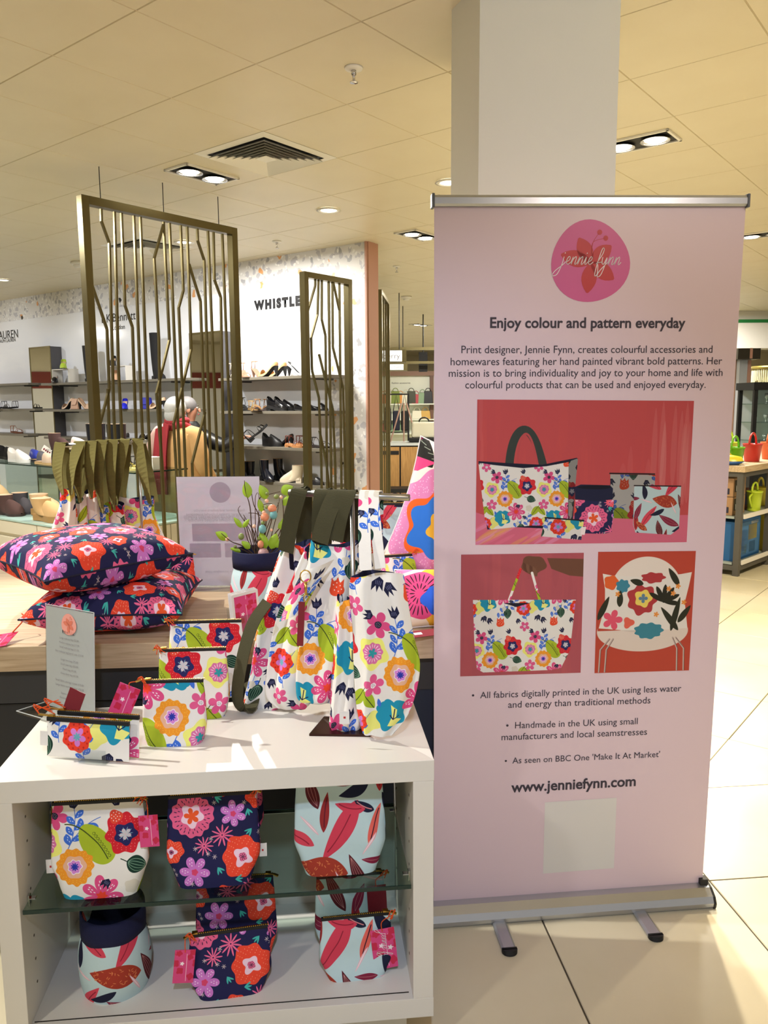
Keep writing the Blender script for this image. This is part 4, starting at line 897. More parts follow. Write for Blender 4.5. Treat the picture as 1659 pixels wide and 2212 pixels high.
# price list in acrylic holder
q0, q1 = at_z(100, 1527, ZT), at_z(204, 1556, ZT); ra = math.atan2(q1[1]-q0[1], q1[0]-q0[0]); pw = float(np.linalg.norm((q1-q0)[:2]))
pl_ = thing('price_list_holder', 'tall narrow white price list in a clear acrylic holder on the white unit', 'sign', (q0[0], q0[1], ZT), ra, None, -.06)
top = at_line(86, 1308, q0, q0+np.array([math.cos(ra), math.sin(ra), 0]))[2]-ZT
PH = top/math.cos(.06); mb = MB(); mb.box(.002, pw-.002, .0012, .0018, .006, PH-.003); mb.build('sheet', thinsheet('price_sheet', '#f0eeea', .15), pl_)
mb = MB(); mb.box(0, pw, 0, .0011, .001, PH); mb.box(0, pw, .0019, .003, .001, PH); mb.build('acrylic_sleeve', acr, pl_)
mb = MB(); mb.box(-.03, pw+.04, -.07, .06, .0005, .0025); mb.build('foot', acr, pl_, rot=(.06, 0, 0))
edge_m = mat('acrylic_edge', '#c9cfcf', .1)
mb = MB(); mb.bar((-.03, -.07, .003), (pw+.04, -.07, .003), .0018); mb.bar((-.03, -.07, .003), (-.03, .06, .003), .0018); mb.bar((pw+.04, -.07, .003), (pw+.04, .06, .003), .0018); mb.bar((pw, .001, .002), (pw, .001, PH), .002); mb.bar((0, .001, PH), (pw, .001, PH), .002); mb.build('bright_edges', edge_m, pl_)
salmon = mat('salmon_print', '#e0988a', .6); salmon2 = mat('salmon_dark_print', '#d0735c', .6)
def lf(z): return PH*(1-z)
logo_disc(pw*.5, lf(.155), pw*.15, pl_, -.0004, False, (salmon, salmon2))
text('Price List', pw*.36, pw*.60, lf(.245), pl_, ink, -.0004, .0004)
lines = ['Large makeup bag £22.00', 'Medium makeup bag £17.50', 'Small makeup bag £15.50', 'Slim makeup bag/pencil case £13.50', '', 'Large tote bag £75.00', 'Small tote bag £55.00', 'Peach bag £45.00', 'Cross body bag £65.00', '', 'Small fabric storage basket £15.00', 'Large fabric storage basket £25.00', '', 'Square cushion £48.00', 'Rectangle cushion £42.00']
zz = .300
for ln in lines:
    if ln: text(ln, pw*(.5-.0085*len(ln)), pw*(.5+.0085*len(ln)), lf(zz), pl_, greyink, -.0004)
    zz += .044 if ln else .030
# ------------------------------------------------------------------ inside the unit
def at_front(x, y, off=0.):  # on a plane parallel to the unit's front, off metres behind it
    A = np.array([UO[0]-US*off, UO[1]+UC*off]); return at_line(x, y, A, A+np.array([UC, US]))
def inunit(px0, px1, z, off, py=None):
    a, b = at_front(px0, 1930, off), at_front(px1, 1930, off); c = (a+b)/2; return (c[0], c[1], z), float(np.linalg.norm((b-a)[:2]))
PR = [(0, .78), (.12, .86), (.34, 1.), (.7, .97), (1, .93)]
loc, w = inunit(118, 326, ZG, .07); pouch('zip_pouch', 'white floral pouch with large green leaf and red flower, left on the glass shelf', 'pouch', loc, UA, w, .218, .075, FLORAL, (.78, .4175), prof=PR, zipdir=1, tassel=True, tagside=(w*.53, .19, .02, 1.05), sidelabel=-1, seed=5)
loc, w = inunit(366, 566, ZG, .085); pouch('zip_pouch', 'navy pouch with pink and orange flowers, middle of the glass shelf', 'pouch', loc, UA+.02, w, .212, .08, NAVYP, (.395, .124), prof=PR, zipdir=1, sidelabel=1, seed=6)
loc, w = inunit(638, 834, ZG, .10); pouch('zip_pouch', 'pale blue pouch with crimson leaves, right on the glass shelf', 'pouch', loc, UA, w, .224, .08, LEAFY, (.589, .43), prof=PR, zipdir=-1, seed=7)
loc, w = inunit(120, 330, ZG, .22); pouch('zip_pouch', 'floral pouch hidden behind the left one on the glass shelf, top edge showing', 'pouch', (loc[0], loc[1], ZG), UA, w, .235, .06, FLORAL, (.1, .5), prof=PR, seed=8, tassel=False)
loc, w = inunit(380, 566, ZG, .22); pouch('zip_pouch', 'navy flowered pouch behind the middle one on the glass shelf, top edge showing', 'pouch', (loc[0], loc[1], ZG), UA, w*1.1, .238, .06, NAVYP, (.6, .5), prof=PR, seed=9, tassel=False)
loc, w = inunit(398, 585, ZB, .085); pouch('zip_pouch', 'smaller navy pouch with orange flower and pink tag, on the bottom board', 'pouch', loc, UA+.1, w*.97, .152, .07, NAVYP, (.465, .108), prof=PR, zipdir=-1, tagside=(-w*.5, .135, -.12, 1.15), seed=10)
loc, w = inunit(425, 592, ZB, .19); pouch('zip_pouch', 'taller navy pouch behind the small one, below the glass shelf', 'pouch', loc, UA, w*1.06, .225, .07, NAVYP, (.39, -.235), prof=PR, seed=11, tassel=False)
loc, w = inunit(685, 850, ZB, .11); pouch('zip_pouch', 'small pale blue leaf pouch with pink script tag, front right on the bottom board', 'pouch', loc, UA+.04, w*.98, .150, .07, LEAFY, (.80, .50), prof=PR, zipdir=1, tagside=(w*.33, .125, .10, 1.45), tagrot='script', seed=12)
loc, w = inunit(680, 832, ZB, .20); pouch('zip_pouch', 'pale blue leaf pouch behind the tagged one, with dark zip and maroon tag', 'pouch', loc, UA+.03, w*1.02, .205, .07, LEAFY, (.89, -.125), prof=PR, zipdir=1, tagside=(w*.36, .185, .05, 1.2), tagm=maroon, seed=13)
# fabric baskets with folded navy cuffs
def basket(label, loc, rz, r, h, m, off, cuff, tilt=0.):
    t = thing('fabric_basket', label, 'basket', loc, rz)
    pf = lambda v: r*(.86+.2*math.sin(PI*min(1, v*1.1+.12))**.7)
    def pos(u, v): a = 2*PI*u; q = pf(v)*(1+.02*math.sin(5*a+4*v)*v); return np.array([q*math.cos(a), q*math.sin(a), (h-.01)*v-tilt*.0])
    nu, nv = 48, 16; V = [pos(i/nu, j/(nv-1)) for j in range(nv) for i in range(nu+1)]; U = [uvs(m, 2*PI*r*i/nu, h*j/(nv-1), off) for j in range(nv) for i in range(nu+1)]
    F = [(j*(nu+1)+i, j*(nu+1)+i+1, (j+1)*(nu+1)+i+1, (j+1)*(nu+1)+i) for j in range(nv-1) for i in range(nu)]
    mb = MB(); mb.add(V, F, U); mb.add(V[:nu], [tuple(range(nu-1, -1, -1))], U[:nu]); mb.build('body', m, t, True, fix=False)
    mb = MB(); prf = [(1.03, h-cuff), (1.06, h-cuff-.003), (1.08, h-cuff*.5), (1.06, h), (1.03, h+.003), (1.0, h-.002), (.96, h*.5), (.8, .01)]
    V = [(pf(.9)*k*(1+.025*math.sin(2*2*PI*i/nu+1))*math.cos(2*PI*i/nu), pf(.9)*k*math.sin(2*PI*i/nu), z+(tilt*(math.sin(2*PI*i/nu)) if j < 5 else 0)) for j, (k, z) in enumerate(prf) for i in range(nu)]
    F = [(j*nu+i, j*nu+(i+1) % nu, (j+1)*nu+(i+1) % nu, (j+1)*nu+i) for j in range(len(prf)-1) for i in range(nu)]; mb.add(V, F); mb.build('cuff', navy, t, True); return t
loc, w = inunit(160, 322, ZB, .14); basket('fabric basket with crimson leaves and deep navy cuff, below the glass shelf', loc, UA, w*.46, .205, LEAFY, (-.03, .243), .07, .012)
# ------------------------------------------------------------------ oak table with dark body
TA = math.atan2(2.257-2.162, .136+1.101); TO = np.array([-1.101, 2.162]); TC, TS = math.cos(TA), math.sin(TA); TZ = .88
def tw_(x, y): return TO[0]+x*TC-y*TS, TO[1]+x*TS+y*TC
table = thing('display_table', 'large display table with a thick pale oak top and dark grey body', 'table', (TO[0], TO[1], 0), TA)
mb = MB(); mb.box(-.9, 1.42, 0, 1.15, .806, TZ); mb.build('tabletop', oak, table, bevel=.002)
mb = MB(); mb.box(-.86, 1.38, .03, 1.12, .70, .806); mb.build('apron', dark, table); mb = MB(); mb.box(-.84, 1.2, .045, 1.10, .04, .692); mb.build('body', mat('black_grey_panel', '#2e2e2f', .5), table)
mb = MB(); mb.box(.9, 1.37, .035, .045, .04, .80); mb.build('side_panel', navyblue, table); mb = MB(); mb.box(-.8, 1.3, .1, 1.05, 0, .04); mb.build('plinth', black, table)
# ------------------------------------------------------------------ cushions
def cushion(label, loc, rot, w, h, th, m, off, cat='cushion', zipm=None, ptag=False, rotuv=0):
    t = thing('cushion', label, cat, loc, rot[2], None, rot[0], rot[1])
    def f(u, v, s):
        x, y = 2*u-1, 2*v-1; e = max(0., (1-abs(x)**2.6))*max(0., (1-abs(y)**2.6)); pin = 1-.085*(1-(abs(y))**2)*abs(x)**3; pin2 = 1-.085*(1-(abs(x))**2)*abs(y)**3
        wr = .004*math.sin(11*x+3*y)*math.sin(PI*u)*math.sin(PI*v)*(1-e)
        return np.array([x*w/2*pin, y*h/2*pin2, s*(th/2*e**.42+wr)])
    for nm, s in (('front_panel', 1), ('back_panel', -1)):
        mb = MB(); mb.grid(lambda u, v: f(u, v, s), 34, 34, lambda u, v: uvs(m, *((u*w, v*h) if not rotuv else (v*h, u*w)), (off[0]+(.37 if s < 0 else 0), off[1]))); mb.build(nm, m, t, True, fix=False)
    mb = MB(); R = [f(u, 0, 0) for u in np.linspace(0, 1, 16)]+[f(1, v, 0) for v in np.linspace(0, 1, 16)[1:]]+[f(u, 1, 0) for u in np.linspace(1, 0, 16)[1:]]+[f(0, v, 0) for v in np.linspace(1, 0, 16)[1:]]
    mb.tube(R, .0028, 6, False); mb.build('seam', mat('seam_navy', '#20203a', .9) if m is NAVYP else paper, t, True); return t
cushion('upper navy cushion with pink and orange flowers, lying on another on the oak table', (-.925, 2.40, 1.100), (.02, -.03, .80), .46, .46, .17, NAVYP, (.1, .2))
cushion('lower navy flowered cushion under the first, flat on the oak table', (-.845, 2.43, .955), (0, 0, .10), .46, .46, .155, NAVYP, (.45, .05))
# folded floral cloth piece behind cushions and pink tag on the left
p = at_z(385, 1228, TZ); pouch('zip_pouch', 'small navy flowered pouch lying behind the cushions beside the poster', 'pouch', (-.80, 2.83, TZ), .1, .20, .13, .06, NAVYP, (.2, .1), seed=31, tassel=False)
tg = thing('swing_tag', 'pink swing tag hanging from the left corner of the lower cushion', 'tag', (-1.10, 2.18, .884), .3)
mb = MB(); mb.add([(-.05, -.045, .001), (.01, -.02, .001), (.035, .05, .02), (-.025, .03, .02), (-.05, -.045, .0), (.01, -.02, .0), (.035, .05, .019), (-.025, .03, .019)], [(0, 1, 2, 3), (7, 6, 5, 4), (0, 4, 5, 1), (1, 5, 6, 2), (2, 6, 7, 3), (3, 7, 4, 0)], [(0, 0), (1, 0), (1, 1), (0, 1)]*2); mb.build('card', TAGP, tg, fix=False); mb = MB(); mb.tube(catm([(.02, .045, .02), (.05, .08, .05), (.04, .10, .06)], 4), .002, 5); mb.build('thread', orange_t, tg)
# ------------------------------------------------------------------ poster in acrylic holder, print facing away
A0 = at_y(400, 1266, 2.9); A1 = at_y(560, 1266, 2.9); pw2 = .307; phh = .42
po = thing('poster_holder', 'clear acrylic holder with a large pale lilac poster seen from behind', 'sign', (at_y(399, 1266, 2.9)[0]-.01, 2.9, TZ), 0, None, .04)
mb = MB(); mb.box(0, pw2, 0, .0006, .004, phh); mb.build('poster_sheet', thinsheet('poster_back', '#e9e3ee'), po)
mb = MB(); mb.box(-.002, pw2+.002, -.0025, -.0012, .001, phh+.003); mb.build('acrylic_sleeve', acr, po); mb = MB(); mb.box(-.002, pw2+.002, -.085, .08, .0005, .003); mb.build('foot', acr, po, rot=(-.04, 0, 0))
faint = mat('faint_show_through', '#d8c6dc', .5); faint2 = mat('faint_show_through_grey', '#cfc8d4', .5)
mb = MB(); cx, cz = pw2*.52, phh*.86; mb.add([(cx+.039*math.cos(t), -.0004, cz+.039*math.sin(t)) for t in np.linspace(0, 2*PI, 40)[:-1]], [tuple(range(39))]); mb.build('faint_logo', faint, po, fix=False)
def back_text(body, w, z, size_w):
    o = text(body, 0, w, z, po, faint2, 0, name='faint_lettering'); o.scale = (-1, 1, 1); o.location = (pw2*.5+w/2, -.0004, z)
back_text('Enjoy colour and pattern everyday', pw2*.62, phh*.69, 0)
for k, (b, w) in enumerate((('Print designer creates colourful accessories', .8), ('homewares featuring hand painted patterns', .86), ('mission is to bring individuality and joy', .86), ('colourful products enjoyed everyday', .76))): back_text(b, pw2*w, phh*(.655-.018*k), 0)
back_text('www.jenniefynn.com', pw2*.4, phh*.13, 0)
mb = MB(); mb.box(pw2*.16, pw2*.84, -.0004, -.0003, phh*.42, phh*.58); mb.box(pw2*.12, pw2*.5, -.0004, -.0003, phh*.27, phh*.40); mb.box(pw2*.55, pw2*.86, -.0004, -.0003, phh*.27, phh*.40); mb.build('faint_pictures', faint, po)
# ------------------------------------------------------------------ egg twig arrangement in a fabric basket
bp = at_z(545, 1328, TZ); bk = basket('pale blue leaf-print basket with navy cuff, holding the egg twigs, on the oak table', (-.405, 2.50, TZ), .2, .094, .215, LEAFY, (.1, .42), .05)
BC = np.array([-.405, 2.50, TZ+.17]); YB = 2.50
tw = thing('twig_arrangement', 'spray of brown twigs with lime leaves and pastel speckled eggs, in the basket', 'decoration', tuple(BC), 0)
twig_m = mat('brown_twig', '#4a3527', .9); leafm = mat('lime_leaf', '#93b427', .5, noise=.15, nscale=40); EG = {k: mat('egg_'+k, c, .45, noise=.12, nscale=60) for k, c in dict(orange='#d98c66', teal='#6ca5a5', mauve='#b08a8a', green='#7d8c4a', peach='#e6b79b', cream='#e3d6bb').items()}
def tp(x, y, dy=0.): return at_y(x, y, YB+dy)-BC
def twig(pts, dy=0., r=.0022):
    P = [tp(x, y, dy*i/(len(pts)-1)) for i, (x, y) in enumerate(pts)]; P = catm(P, 4); mb = MB(); mb.tube(P, list(np.linspace(r, r*.5, len(P))), 6); mb.build('twig', twig_m, tw, True)
for pts, dy in (([(560, 1205), (545, 1150), (540, 1095), (530, 1060), (528, 1038)], -.03), ([(565, 1205), (560, 1120), (548, 1090), (543, 1062)], .02), ([(556, 1205), (525, 1180), (500, 1170), (478, 1152)], -.05), ([(560, 1205), (545, 1180), (536, 1150), (527, 1118)], .0),
  ([(560, 1205), (556, 1165), (551, 1140)], -.05), ([(562, 1205), (548, 1150), (535, 1128), (526, 1112)], .03), ([(566, 1205), (575, 1120), (560, 1080), (575, 1070), (605, 1062)], .02), ([(570, 1205), (600, 1160), (612, 1120), (610, 1080)], -.02),
  ([(572, 1205), (610, 1170), (640, 1140), (650, 1110)], .02), ([(564, 1205), (572, 1135), (560, 1112), (537, 1108)], .04), ([(570, 1205), (596, 1150), (630, 1125), (636, 1150)], -.04), ([(560, 1205), (585, 1130), (590, 1090), (560, 1092)], .05), ([(552, 1205), (530, 1190), (508, 1182)], -.06), ([(575, 1205), (600, 1190), (640, 1150)], -.05)): twig(pts, dy)
for k in range(12):
    x0 = 548+RNG.random()*34; x1 = x0+RNG.uniform(-46, 56); y1 = RNG.uniform(1060, 1165); twig([(x0, 1208), ((x0+x1)/2+RNG.uniform(-9, 9), (1208+y1)/2), (x1+RNG.uniform(-5, 5), y1+14), (x1, y1)], RNG.uniform(-.05, .05), .0016)
def leafp(x, y, ang, l, w, dy=0.):
    P = tp(x, y, dy); mb = MB(); c, s = math.cos(ang), math.sin(ang); k = 9; V = []
    for i in range(k):
        u = i/(k-1); hw = w/2*math.sin(PI*u**.8)**.8+.0004
        for j in (-1, 0, 1): a, b = u*l, j*hw; V.append((P[0]+a*c-b*s, P[1]+.10*l*math.sin(PI*u)*(1 if j else -1), P[2]+a*s+b*c))
    mb.add(V, [(i*3+j, i*3+j+1, (i+1)*3+j+1, (i+1)*3+j) for i in range(k-1) for j in (0, 1)]); mb.build('leaf', leafm, tw, True)
for x, y, a, l, w in ((536, 1076, 1.7, .045, .026), (576, 1078, 2., .042, .026), (608, 1065, .5, .036, .030), (612, 1092, .9, .036, .02), (492, 1165, 2.6, .038, .024), (522, 1140, 2.2, .035, .014), (524, 1140, .9, .03, .012), (520, 1192, 2.8, .03, .014), (575, 1185, 1.9, .048, .024), (585, 1186, 1.2, .046, .026), (594, 1182, .6, .034, .016), (566, 1106, 1.8, .036, .016), (600, 1140, .4, .044, .026), (616, 1128, .6, .05, .024), (540, 1185, 2.4, .03, .018), (612, 1140, 1.2, .034, .024), (606, 1195, .7, .035, .016), (635, 1125, 1.5, .03, .016)): leafp(x, y, a, l*1.2, w*1.2, -.02)
for x, y, k, r, sz in ((572, 1117, 'orange', .0135, 1.), (591, 1112, 'teal', .0125, 1.2), (567, 1143, 'teal', .0125, 1.15), (588, 1098, 'orange', .014, .9), (569, 1195, 'mauve', .0175, .95), (521, 1159, 'green', .0095, 1.15), (570, 1110-3, 'peach', .0065, 1), (549, 1137, 'peach', .0065, 1), (491, 1165, 'peach', .0065, 1), (576, 1082, 'peach', .0065, 1), (607, 1074, 'peach', .0055, 1), (597, 1073, 'green', .0085, .9), (576, 1095, 'green', .006, 1.1), (568, 1129, 'green', .0065, 1), (559, 1163, 'green', .006, 1), (586, 1145, 'peach', .005, 1), (563, 1176, 'orange', .010, 1.3), (526, 1201, 'peach', .0055, 1), (508, 1181, 'green', .0055, 1), (597, 1199, 'green', .006, 1), (545, 1207, 'cream', .008, .9), (577, 1066, 'green', .006, 1)):
    P = tp(x, y, -.035 if r > .009 else -.025); mb = MB(); mb.ball(P, r, 16, 10, sz=sz); mb.build('egg' if r > .009 else 'berry', EG[k], tw, True)
# postcards in a small acrylic holder
q = at_z(520, 1342, TZ); pc = thing('postcard_holder', 'small acrylic holder of red and white patterned postcards beside the basket', 'card holder', (-.405, 2.27, TZ), .9, None, -.1)
for k in range(5):
    mb = MB(); y = .004+.0035*k; mb.box(-.052, .052, y, y+.0008, .004, .128+.0015*k); c_ = mb.build('postcard', paper, pc)
    if k == 0: mb = MB(); mb.add([(-.043, y-.0003, .012), (.043, y-.0003, .012), (.043, y-.0003, .12), (-.043, y-.0003, .12)], [(0, 1, 2, 3)], [(0, 0), (1.2, 0), (1.2, 1.2), (0, 1.2)]); mb.build('printed_face', TAGP, c_, fix=False)
mb = MB(); mb.box(-.056, .056, 0, .0015, 0, .06); mb.box(-.056, .056, .024, .0255, 0, .09); mb.box(-.056, .056, 0, .0255, 0, .0015); mb.build('acrylic_pocket', acr, pc)
# ------------------------------------------------------------------ bags
def loft_bag(name, label, cat, secs, m, off, waves=(.10, 3), nu=72, ph=0., group=None, lip=True, lining=navy, steps=7):
    """secs: (x, y, z, half_w, half_d, angle) from top to bottom, world metres"""
    S = np.array(secs, float); t = thing(name, label, cat, (S[0][0], S[0][1], S[-1][2]), 0, group); O = np.array([S[0][0], S[0][1], S[-1][2]])
    Q = np.array(catm([tuple(r) for r in S], steps)); V = []; U = []; nv = len(Q); zl = 0.; per = None; idx = []
    for j, (x, y, z, hw, hd, an) in enumerate(Q):
        v = j/(nv-1); row = []
        if j: zl += float(np.linalg.norm(Q[j][:3]-Q[j-1][:3]))
        for i in range(nu+1):
            a = 2*PI*i/nu; k = 1+waves[0]*math.sin(waves[1]*a+ph+1.2*v)*(.5+.5*math.cos(PI*v*.6))+.035*math.sin(7*a+9*v+ph)
            e = .75; X = hw*math.copysign(abs(math.cos(a))**e, math.cos(a))*k; Y = hd*math.copysign(abs(math.sin(a))**.9, math.sin(a))*(1+waves[0]*2.2*math.sin(waves[1]*2*a+ph*2+2*v))
            row.append(np.array([x+X*math.cos(an)-Y*math.sin(an), y+X*math.sin(an)+Y*math.cos(an), z+.008*math.sin(2*a+ph)*(1-v)])-O)
        arc = [0.]
        for i in range(1, nu+1): arc.append(arc[-1]+float(np.linalg.norm((row[i]-row[i-1])[:2])))
        per = per or arc[-1]; sc_ = 1.
        mid = arc[3*nu//4]
        for i in range(nu+1): V.append(row[i]); U.append(uvs(m, (arc[i]-mid)*sc_, -zl, off))
    F = [(j*(nu+1)+i, (j+1)*(nu+1)+i, (j+1)*(nu+1)+i+1, j*(nu+1)+i+1) for j in range(nv-1) for i in range(nu)]
    mb = MB(); mb.add(V, F, U); L0 = (nv-1)*(nu+1); mb.add(V[L0:L0+nu], [tuple(range(nu))], U[L0:L0+nu]); mb.build('body', m, t, True, fix=False)
    mb = MB(); T = [np.array(p) for p in V[:nu]]; c = sum(T)/nu; In = [c+(p-c)*.9-np.array([0, 0, .0]) for p in T]; Dn = [c+(p-c)*.75-np.array([0, 0, .07]) for p in T]
    mb.add(T+In+Dn, [(i, (i+1) % nu, nu+(i+1) % nu, nu+i) for i in range(nu)]+[(nu+i, nu+(i+1) % nu, 2*nu+(i+1) % nu, 2*nu+i) for i in range(nu)]+[tuple(2*nu+i for i in range(nu))]); mb.build('lining', lining, t, True)
    return t, O
def band(parent, O, pts, w, m, name='strap', wd=None, th=.0022, n=7, uvoff=(0, 0), taper=None):
    """flat strap along world points, wd = width direction(s)"""
    P = np.array(catm([tuple(p) for p in pts], n)); N = len(P); wd = wd if wd is not None else (1, 0, 0); WDs = np.array(wd, float)
    if WDs.ndim == 1: WDs = np.tile(WDs, (len(pts), 1))
    Wd = np.array(catm([tuple(q) for q in WDs], n)); V = []; U = []; L = 0.
    for i in range(N):
        d = P[min(i+1, N-1)]-P[max(i-1, 0)]; d /= np.linalg.norm(d)+1e-9; a = Wd[i]-d*(Wd[i]@d); a /= np.linalg.norm(a)+1e-9; b = np.cross(d, a)
        if i: L += float(np.linalg.norm(P[i]-P[i-1]))
        ww = w*(taper[0]+(taper[1]-taper[0])*i/(N-1) if taper else 1)
        for s, q in ((-1, -1), (1, -1), (1, 1), (-1, 1)): V.append(P[i]+a*s*ww/2+b*q*th/2-O); U.append(((s*ww/2)/.28+uvoff[0], L/.4+uvoff[1]))
    F = [(i*4+k, i*4+(k+1) % 4, (i+1)*4+(k+1) % 4, (i+1)*4+k) for i in range(N-1) for k in range(4)]+[(3, 2, 1, 0), tuple((N-1)*4+k for k in range(4))]
    mb = MB(); mb.add(V, F, U); return mb.build(name, m, parent, False, fix=False)
# --- counter rail on the unit, with five hanging bags
RA, RB = at_z(640, 1065, 1.34), at_z(884, 1075, 1.34); rd = (RB-RA)/np.linalg.norm(RB-RA)
pole = at_z(735, 1575, ZT); pb = at_line(762, 1200, RA, RB)
stand = thing('bag_stand', 'chrome T-shaped counter stand with a bronze base plate, hung with bags', 'stand', (pb[0], pb[1], ZT), 0)
O = np.array([pb[0], pb[1], ZT]); mb = MB(); mb.tube([RA-O-rd*.02, RB-O], .0085, 14); mb.build('rail', steel, stand, True)
mb = MB(); mb.tube([(0, 0, .006), (0, 0, 1.34-ZT)], .006, 12); mb.build('pole', steel, stand, True)
q = [at_z(*c, ZT)[:2]-O[:2] for c in ((668, 1590), (800, 1592), (800, 1552), (700, 1552))]; mb = MB(); mb.prism([tuple(c) for c in q], .0, .006, 'z'); mb.build('base_plate', mat('bronze_plate', '#3a2019', .3, .6), stand)
def bt(x, y, Y): return at_y(x, y, Y)
def secs(rows, Y, tilt=0., dk=.5):
    out = []
    for (xl, xr, y, dep) in rows:
        a, b = bt(xl, y, Y), bt(xr, y, Y); c = (a+b)/2; out.append((c[0], c[1]+tilt*0, c[2], float(b[0]-a[0])/2, dep*dk, -.08))
    return out
YA, YB2, YC, YD, YE = 2.06, 2.0, 1.95, 1.90, 1.84
bagA, OA = loft_bag('crossbody_bag', 'rearmost floral bag on the stand, long olive strap looping down its left side', 'bag', secs([(612, 672, 1172, .05), (590, 680, 1230, .05), (556, 680, 1330, .06), (536, 675, 1450, .07), (524, 640, 1510, .06), (530, 600, 1538, .03)], YA), FLORAL, (.08, .24), (.14, 3), ph=.5)
bagB, OB = loft_bag('tote_bag', 'second floral bag from the back of the stand, with red dotted flower', 'bag', secs([(660, 712, 1185, .05), (636, 705, 1240, .05), (600, 700, 1330, .06), (582, 690, 1440, .07), (578, 680, 1500, .06), (600, 660, 1530, .02)], YB2), FLORAL, (.33, .015), (.15, 3), ph=2.1)
bagC, OC = loft_bag('tote_bag', 'floral tote with a big orange flower, middle of the stand', 'bag', secs([(668, 780, 1172, .04), (660, 790, 1215, .05), (650, 780, 1330, .06), (640, 760, 1440, .065), (641, 740, 1500, .055), (650, 722, 1516, .03)], YC), FLORAL, (.73, .35), (.14, 3), ph=1.2)
bagD, OD = loft_bag('folded_tote_bag', 'front floral tote with teal and green folded side on the stand', 'bag', secs([(728, 772, 1292, .04), (726, 790, 1340, .05), (720, 800, 1430, .06), (712, 790, 1530, .06), (712, 780, 1570, .05), (735, 770, 1592, .02)], YD), FLORAL, (.55, .70), (.10, 4), ph=3.)
bagE, OE = loft_bag('tote_bag', 'large white floral tote with printed straps, foremost and rightmost on the stand', 'bag', secs([(766, 872, 1240, .035), (762, 880, 1280, .045), (768, 900, 1370, .06), (772, 912, 1440, .07), (776, 890, 1530, .06), (785, 850, 1585, .03)], YE), FLORAL, (.48, .205), (.14, 3), ph=4.)
rt = lambda x, dz=.012: at_line(x, 1068, RA, RB)*np.array([1, 1, 0])+np.array([0, 0, 1.34+dz])
def loop(parent, O, x, q1, q2, w, m, back=.10, nm='strap', wd=(1, -.25, 0)):
    R = rt(x); f = np.array([-rd[1], rd[0], 0])
    if f[1] > 0: f = -f
    band(parent, O, [q1, (q1+R)/2+f*.012, R+f*.014-[0, 0, .012], R, R-f*.014-[0, 0, .012], (q2+R)/2-f*.012, q2], w, m, nm, wd)
loop(bagA, OA, 650, bt(617, 1192, YA-.05), bt(655, 1185, YA+.05), .042, webbing_k); band(bagA, OA, [bt(578, 1300, YA-.03), bt(545, 1350, YA-.05), bt(522, 1430, YA-.06), bt(513, 1510, YA-.05), bt(535, 1535, YA-.05), bt(548, 1500, YA), bt(540, 1470, YA+.05)], .040, webbing_k, 'long_strap', [(.8, -.5, 0)]*7)
loop(bagB, OB, 700, bt(690, 1178, YB2-.05), bt(700, 1180, YB2+.05), .040, webbing_k)
loop(bagC, OC, 730, bt(690, 1172, YC-.045), bt(740, 1170, YC+.06), .045, webbing_k); loop(bagC, OC, 752, bt(722, 1168, YC-.045), bt(770, 1168, YC+.05), .045, webbing_k)
loop(bagE, OE, 793, bt(790, 1232, YE-.045), bt(785, 1236, YE+.04), .030, FLORAL, nm='printed_strap'); loop(bagE, OE, 812, bt(822, 1228, YE-.045), bt(812, 1232, YE+.04), .026, FLORAL, nm='printed_strap')
# turned-down flap, clip and tag on the middle bag
mb = MB(); V = [bt(*c)-OC for c in ((668, 1235, 1.87), (716, 1212, 1.86), (714, 1330, 1.865), (600, 1345, 1.90), (640, 1282, 1.87), (690, 1290, 1.85))]
def flap(u, v):
    a, b = bt(655, 1232, 1.885), bt(722, 1208, 1.885); c, d = bt(603, 1343, 1.90), bt(655, 1320, 1.885); p = (a*(1-u)+b*u)*(1-v)+(c*(1-u)+d*u)*v; return p+np.array([0, -.018*math.sin(PI*u)*(1-.3*v), .006*math.sin(PI*v)])-OC
mb = MB(); mb.grid(flap, 14, 14, lambda u, v: uvs(FLORAL, u*.09, -v*.13, (.35, .05))); mb.build('folded_corner', FLORAL, bagC, True, fix=False)
cl = bt(660, 1245, 1.86)-OC; mb = MB(); mb.tube([(cl[0]+.013*math.cos(t), cl[1], cl[2]+.015*math.sin(t)) for t in np.linspace(0, 2*PI, 20)], .0016, 6, False); mb.tube([(cl[0], cl[1], cl[2]-.016), (cl[0], cl[1], cl[2]-.045)], .0034, 8); mb.tube([(cl[0]+.006*math.cos(t), cl[1], cl[2]-.054+.009*math.sin(t)) for t in np.linspace(0, 2*PI, 14)], .0014, 6, False); mb.build('gold_clip', gold, bagC, True)
mb = MB(); a = bt(652, 1300, 1.865)-OC; b = bt(648, 1395, 1.875)-OC; mb.bar(a, b, .016, .002, (0, 1, 0)); mb.build('maroon_tag', maroon, bagC)
mb = MB(); a = bt(744, 1550, 1.80)-OD; mb.box(a[0]-.012, a[0]+.012, a[1]-.001, a[1], a[2]-.016, a[2]+.016); lb = mb.build('brand_label', paper, bagD); mb = MB(); mb.box(a[0]-.002, a[0]+.003, a[1]-.0018, a[1]-.0011, a[2]-.002, a[2]+.003); mb.build('label_mark', logored, lb)
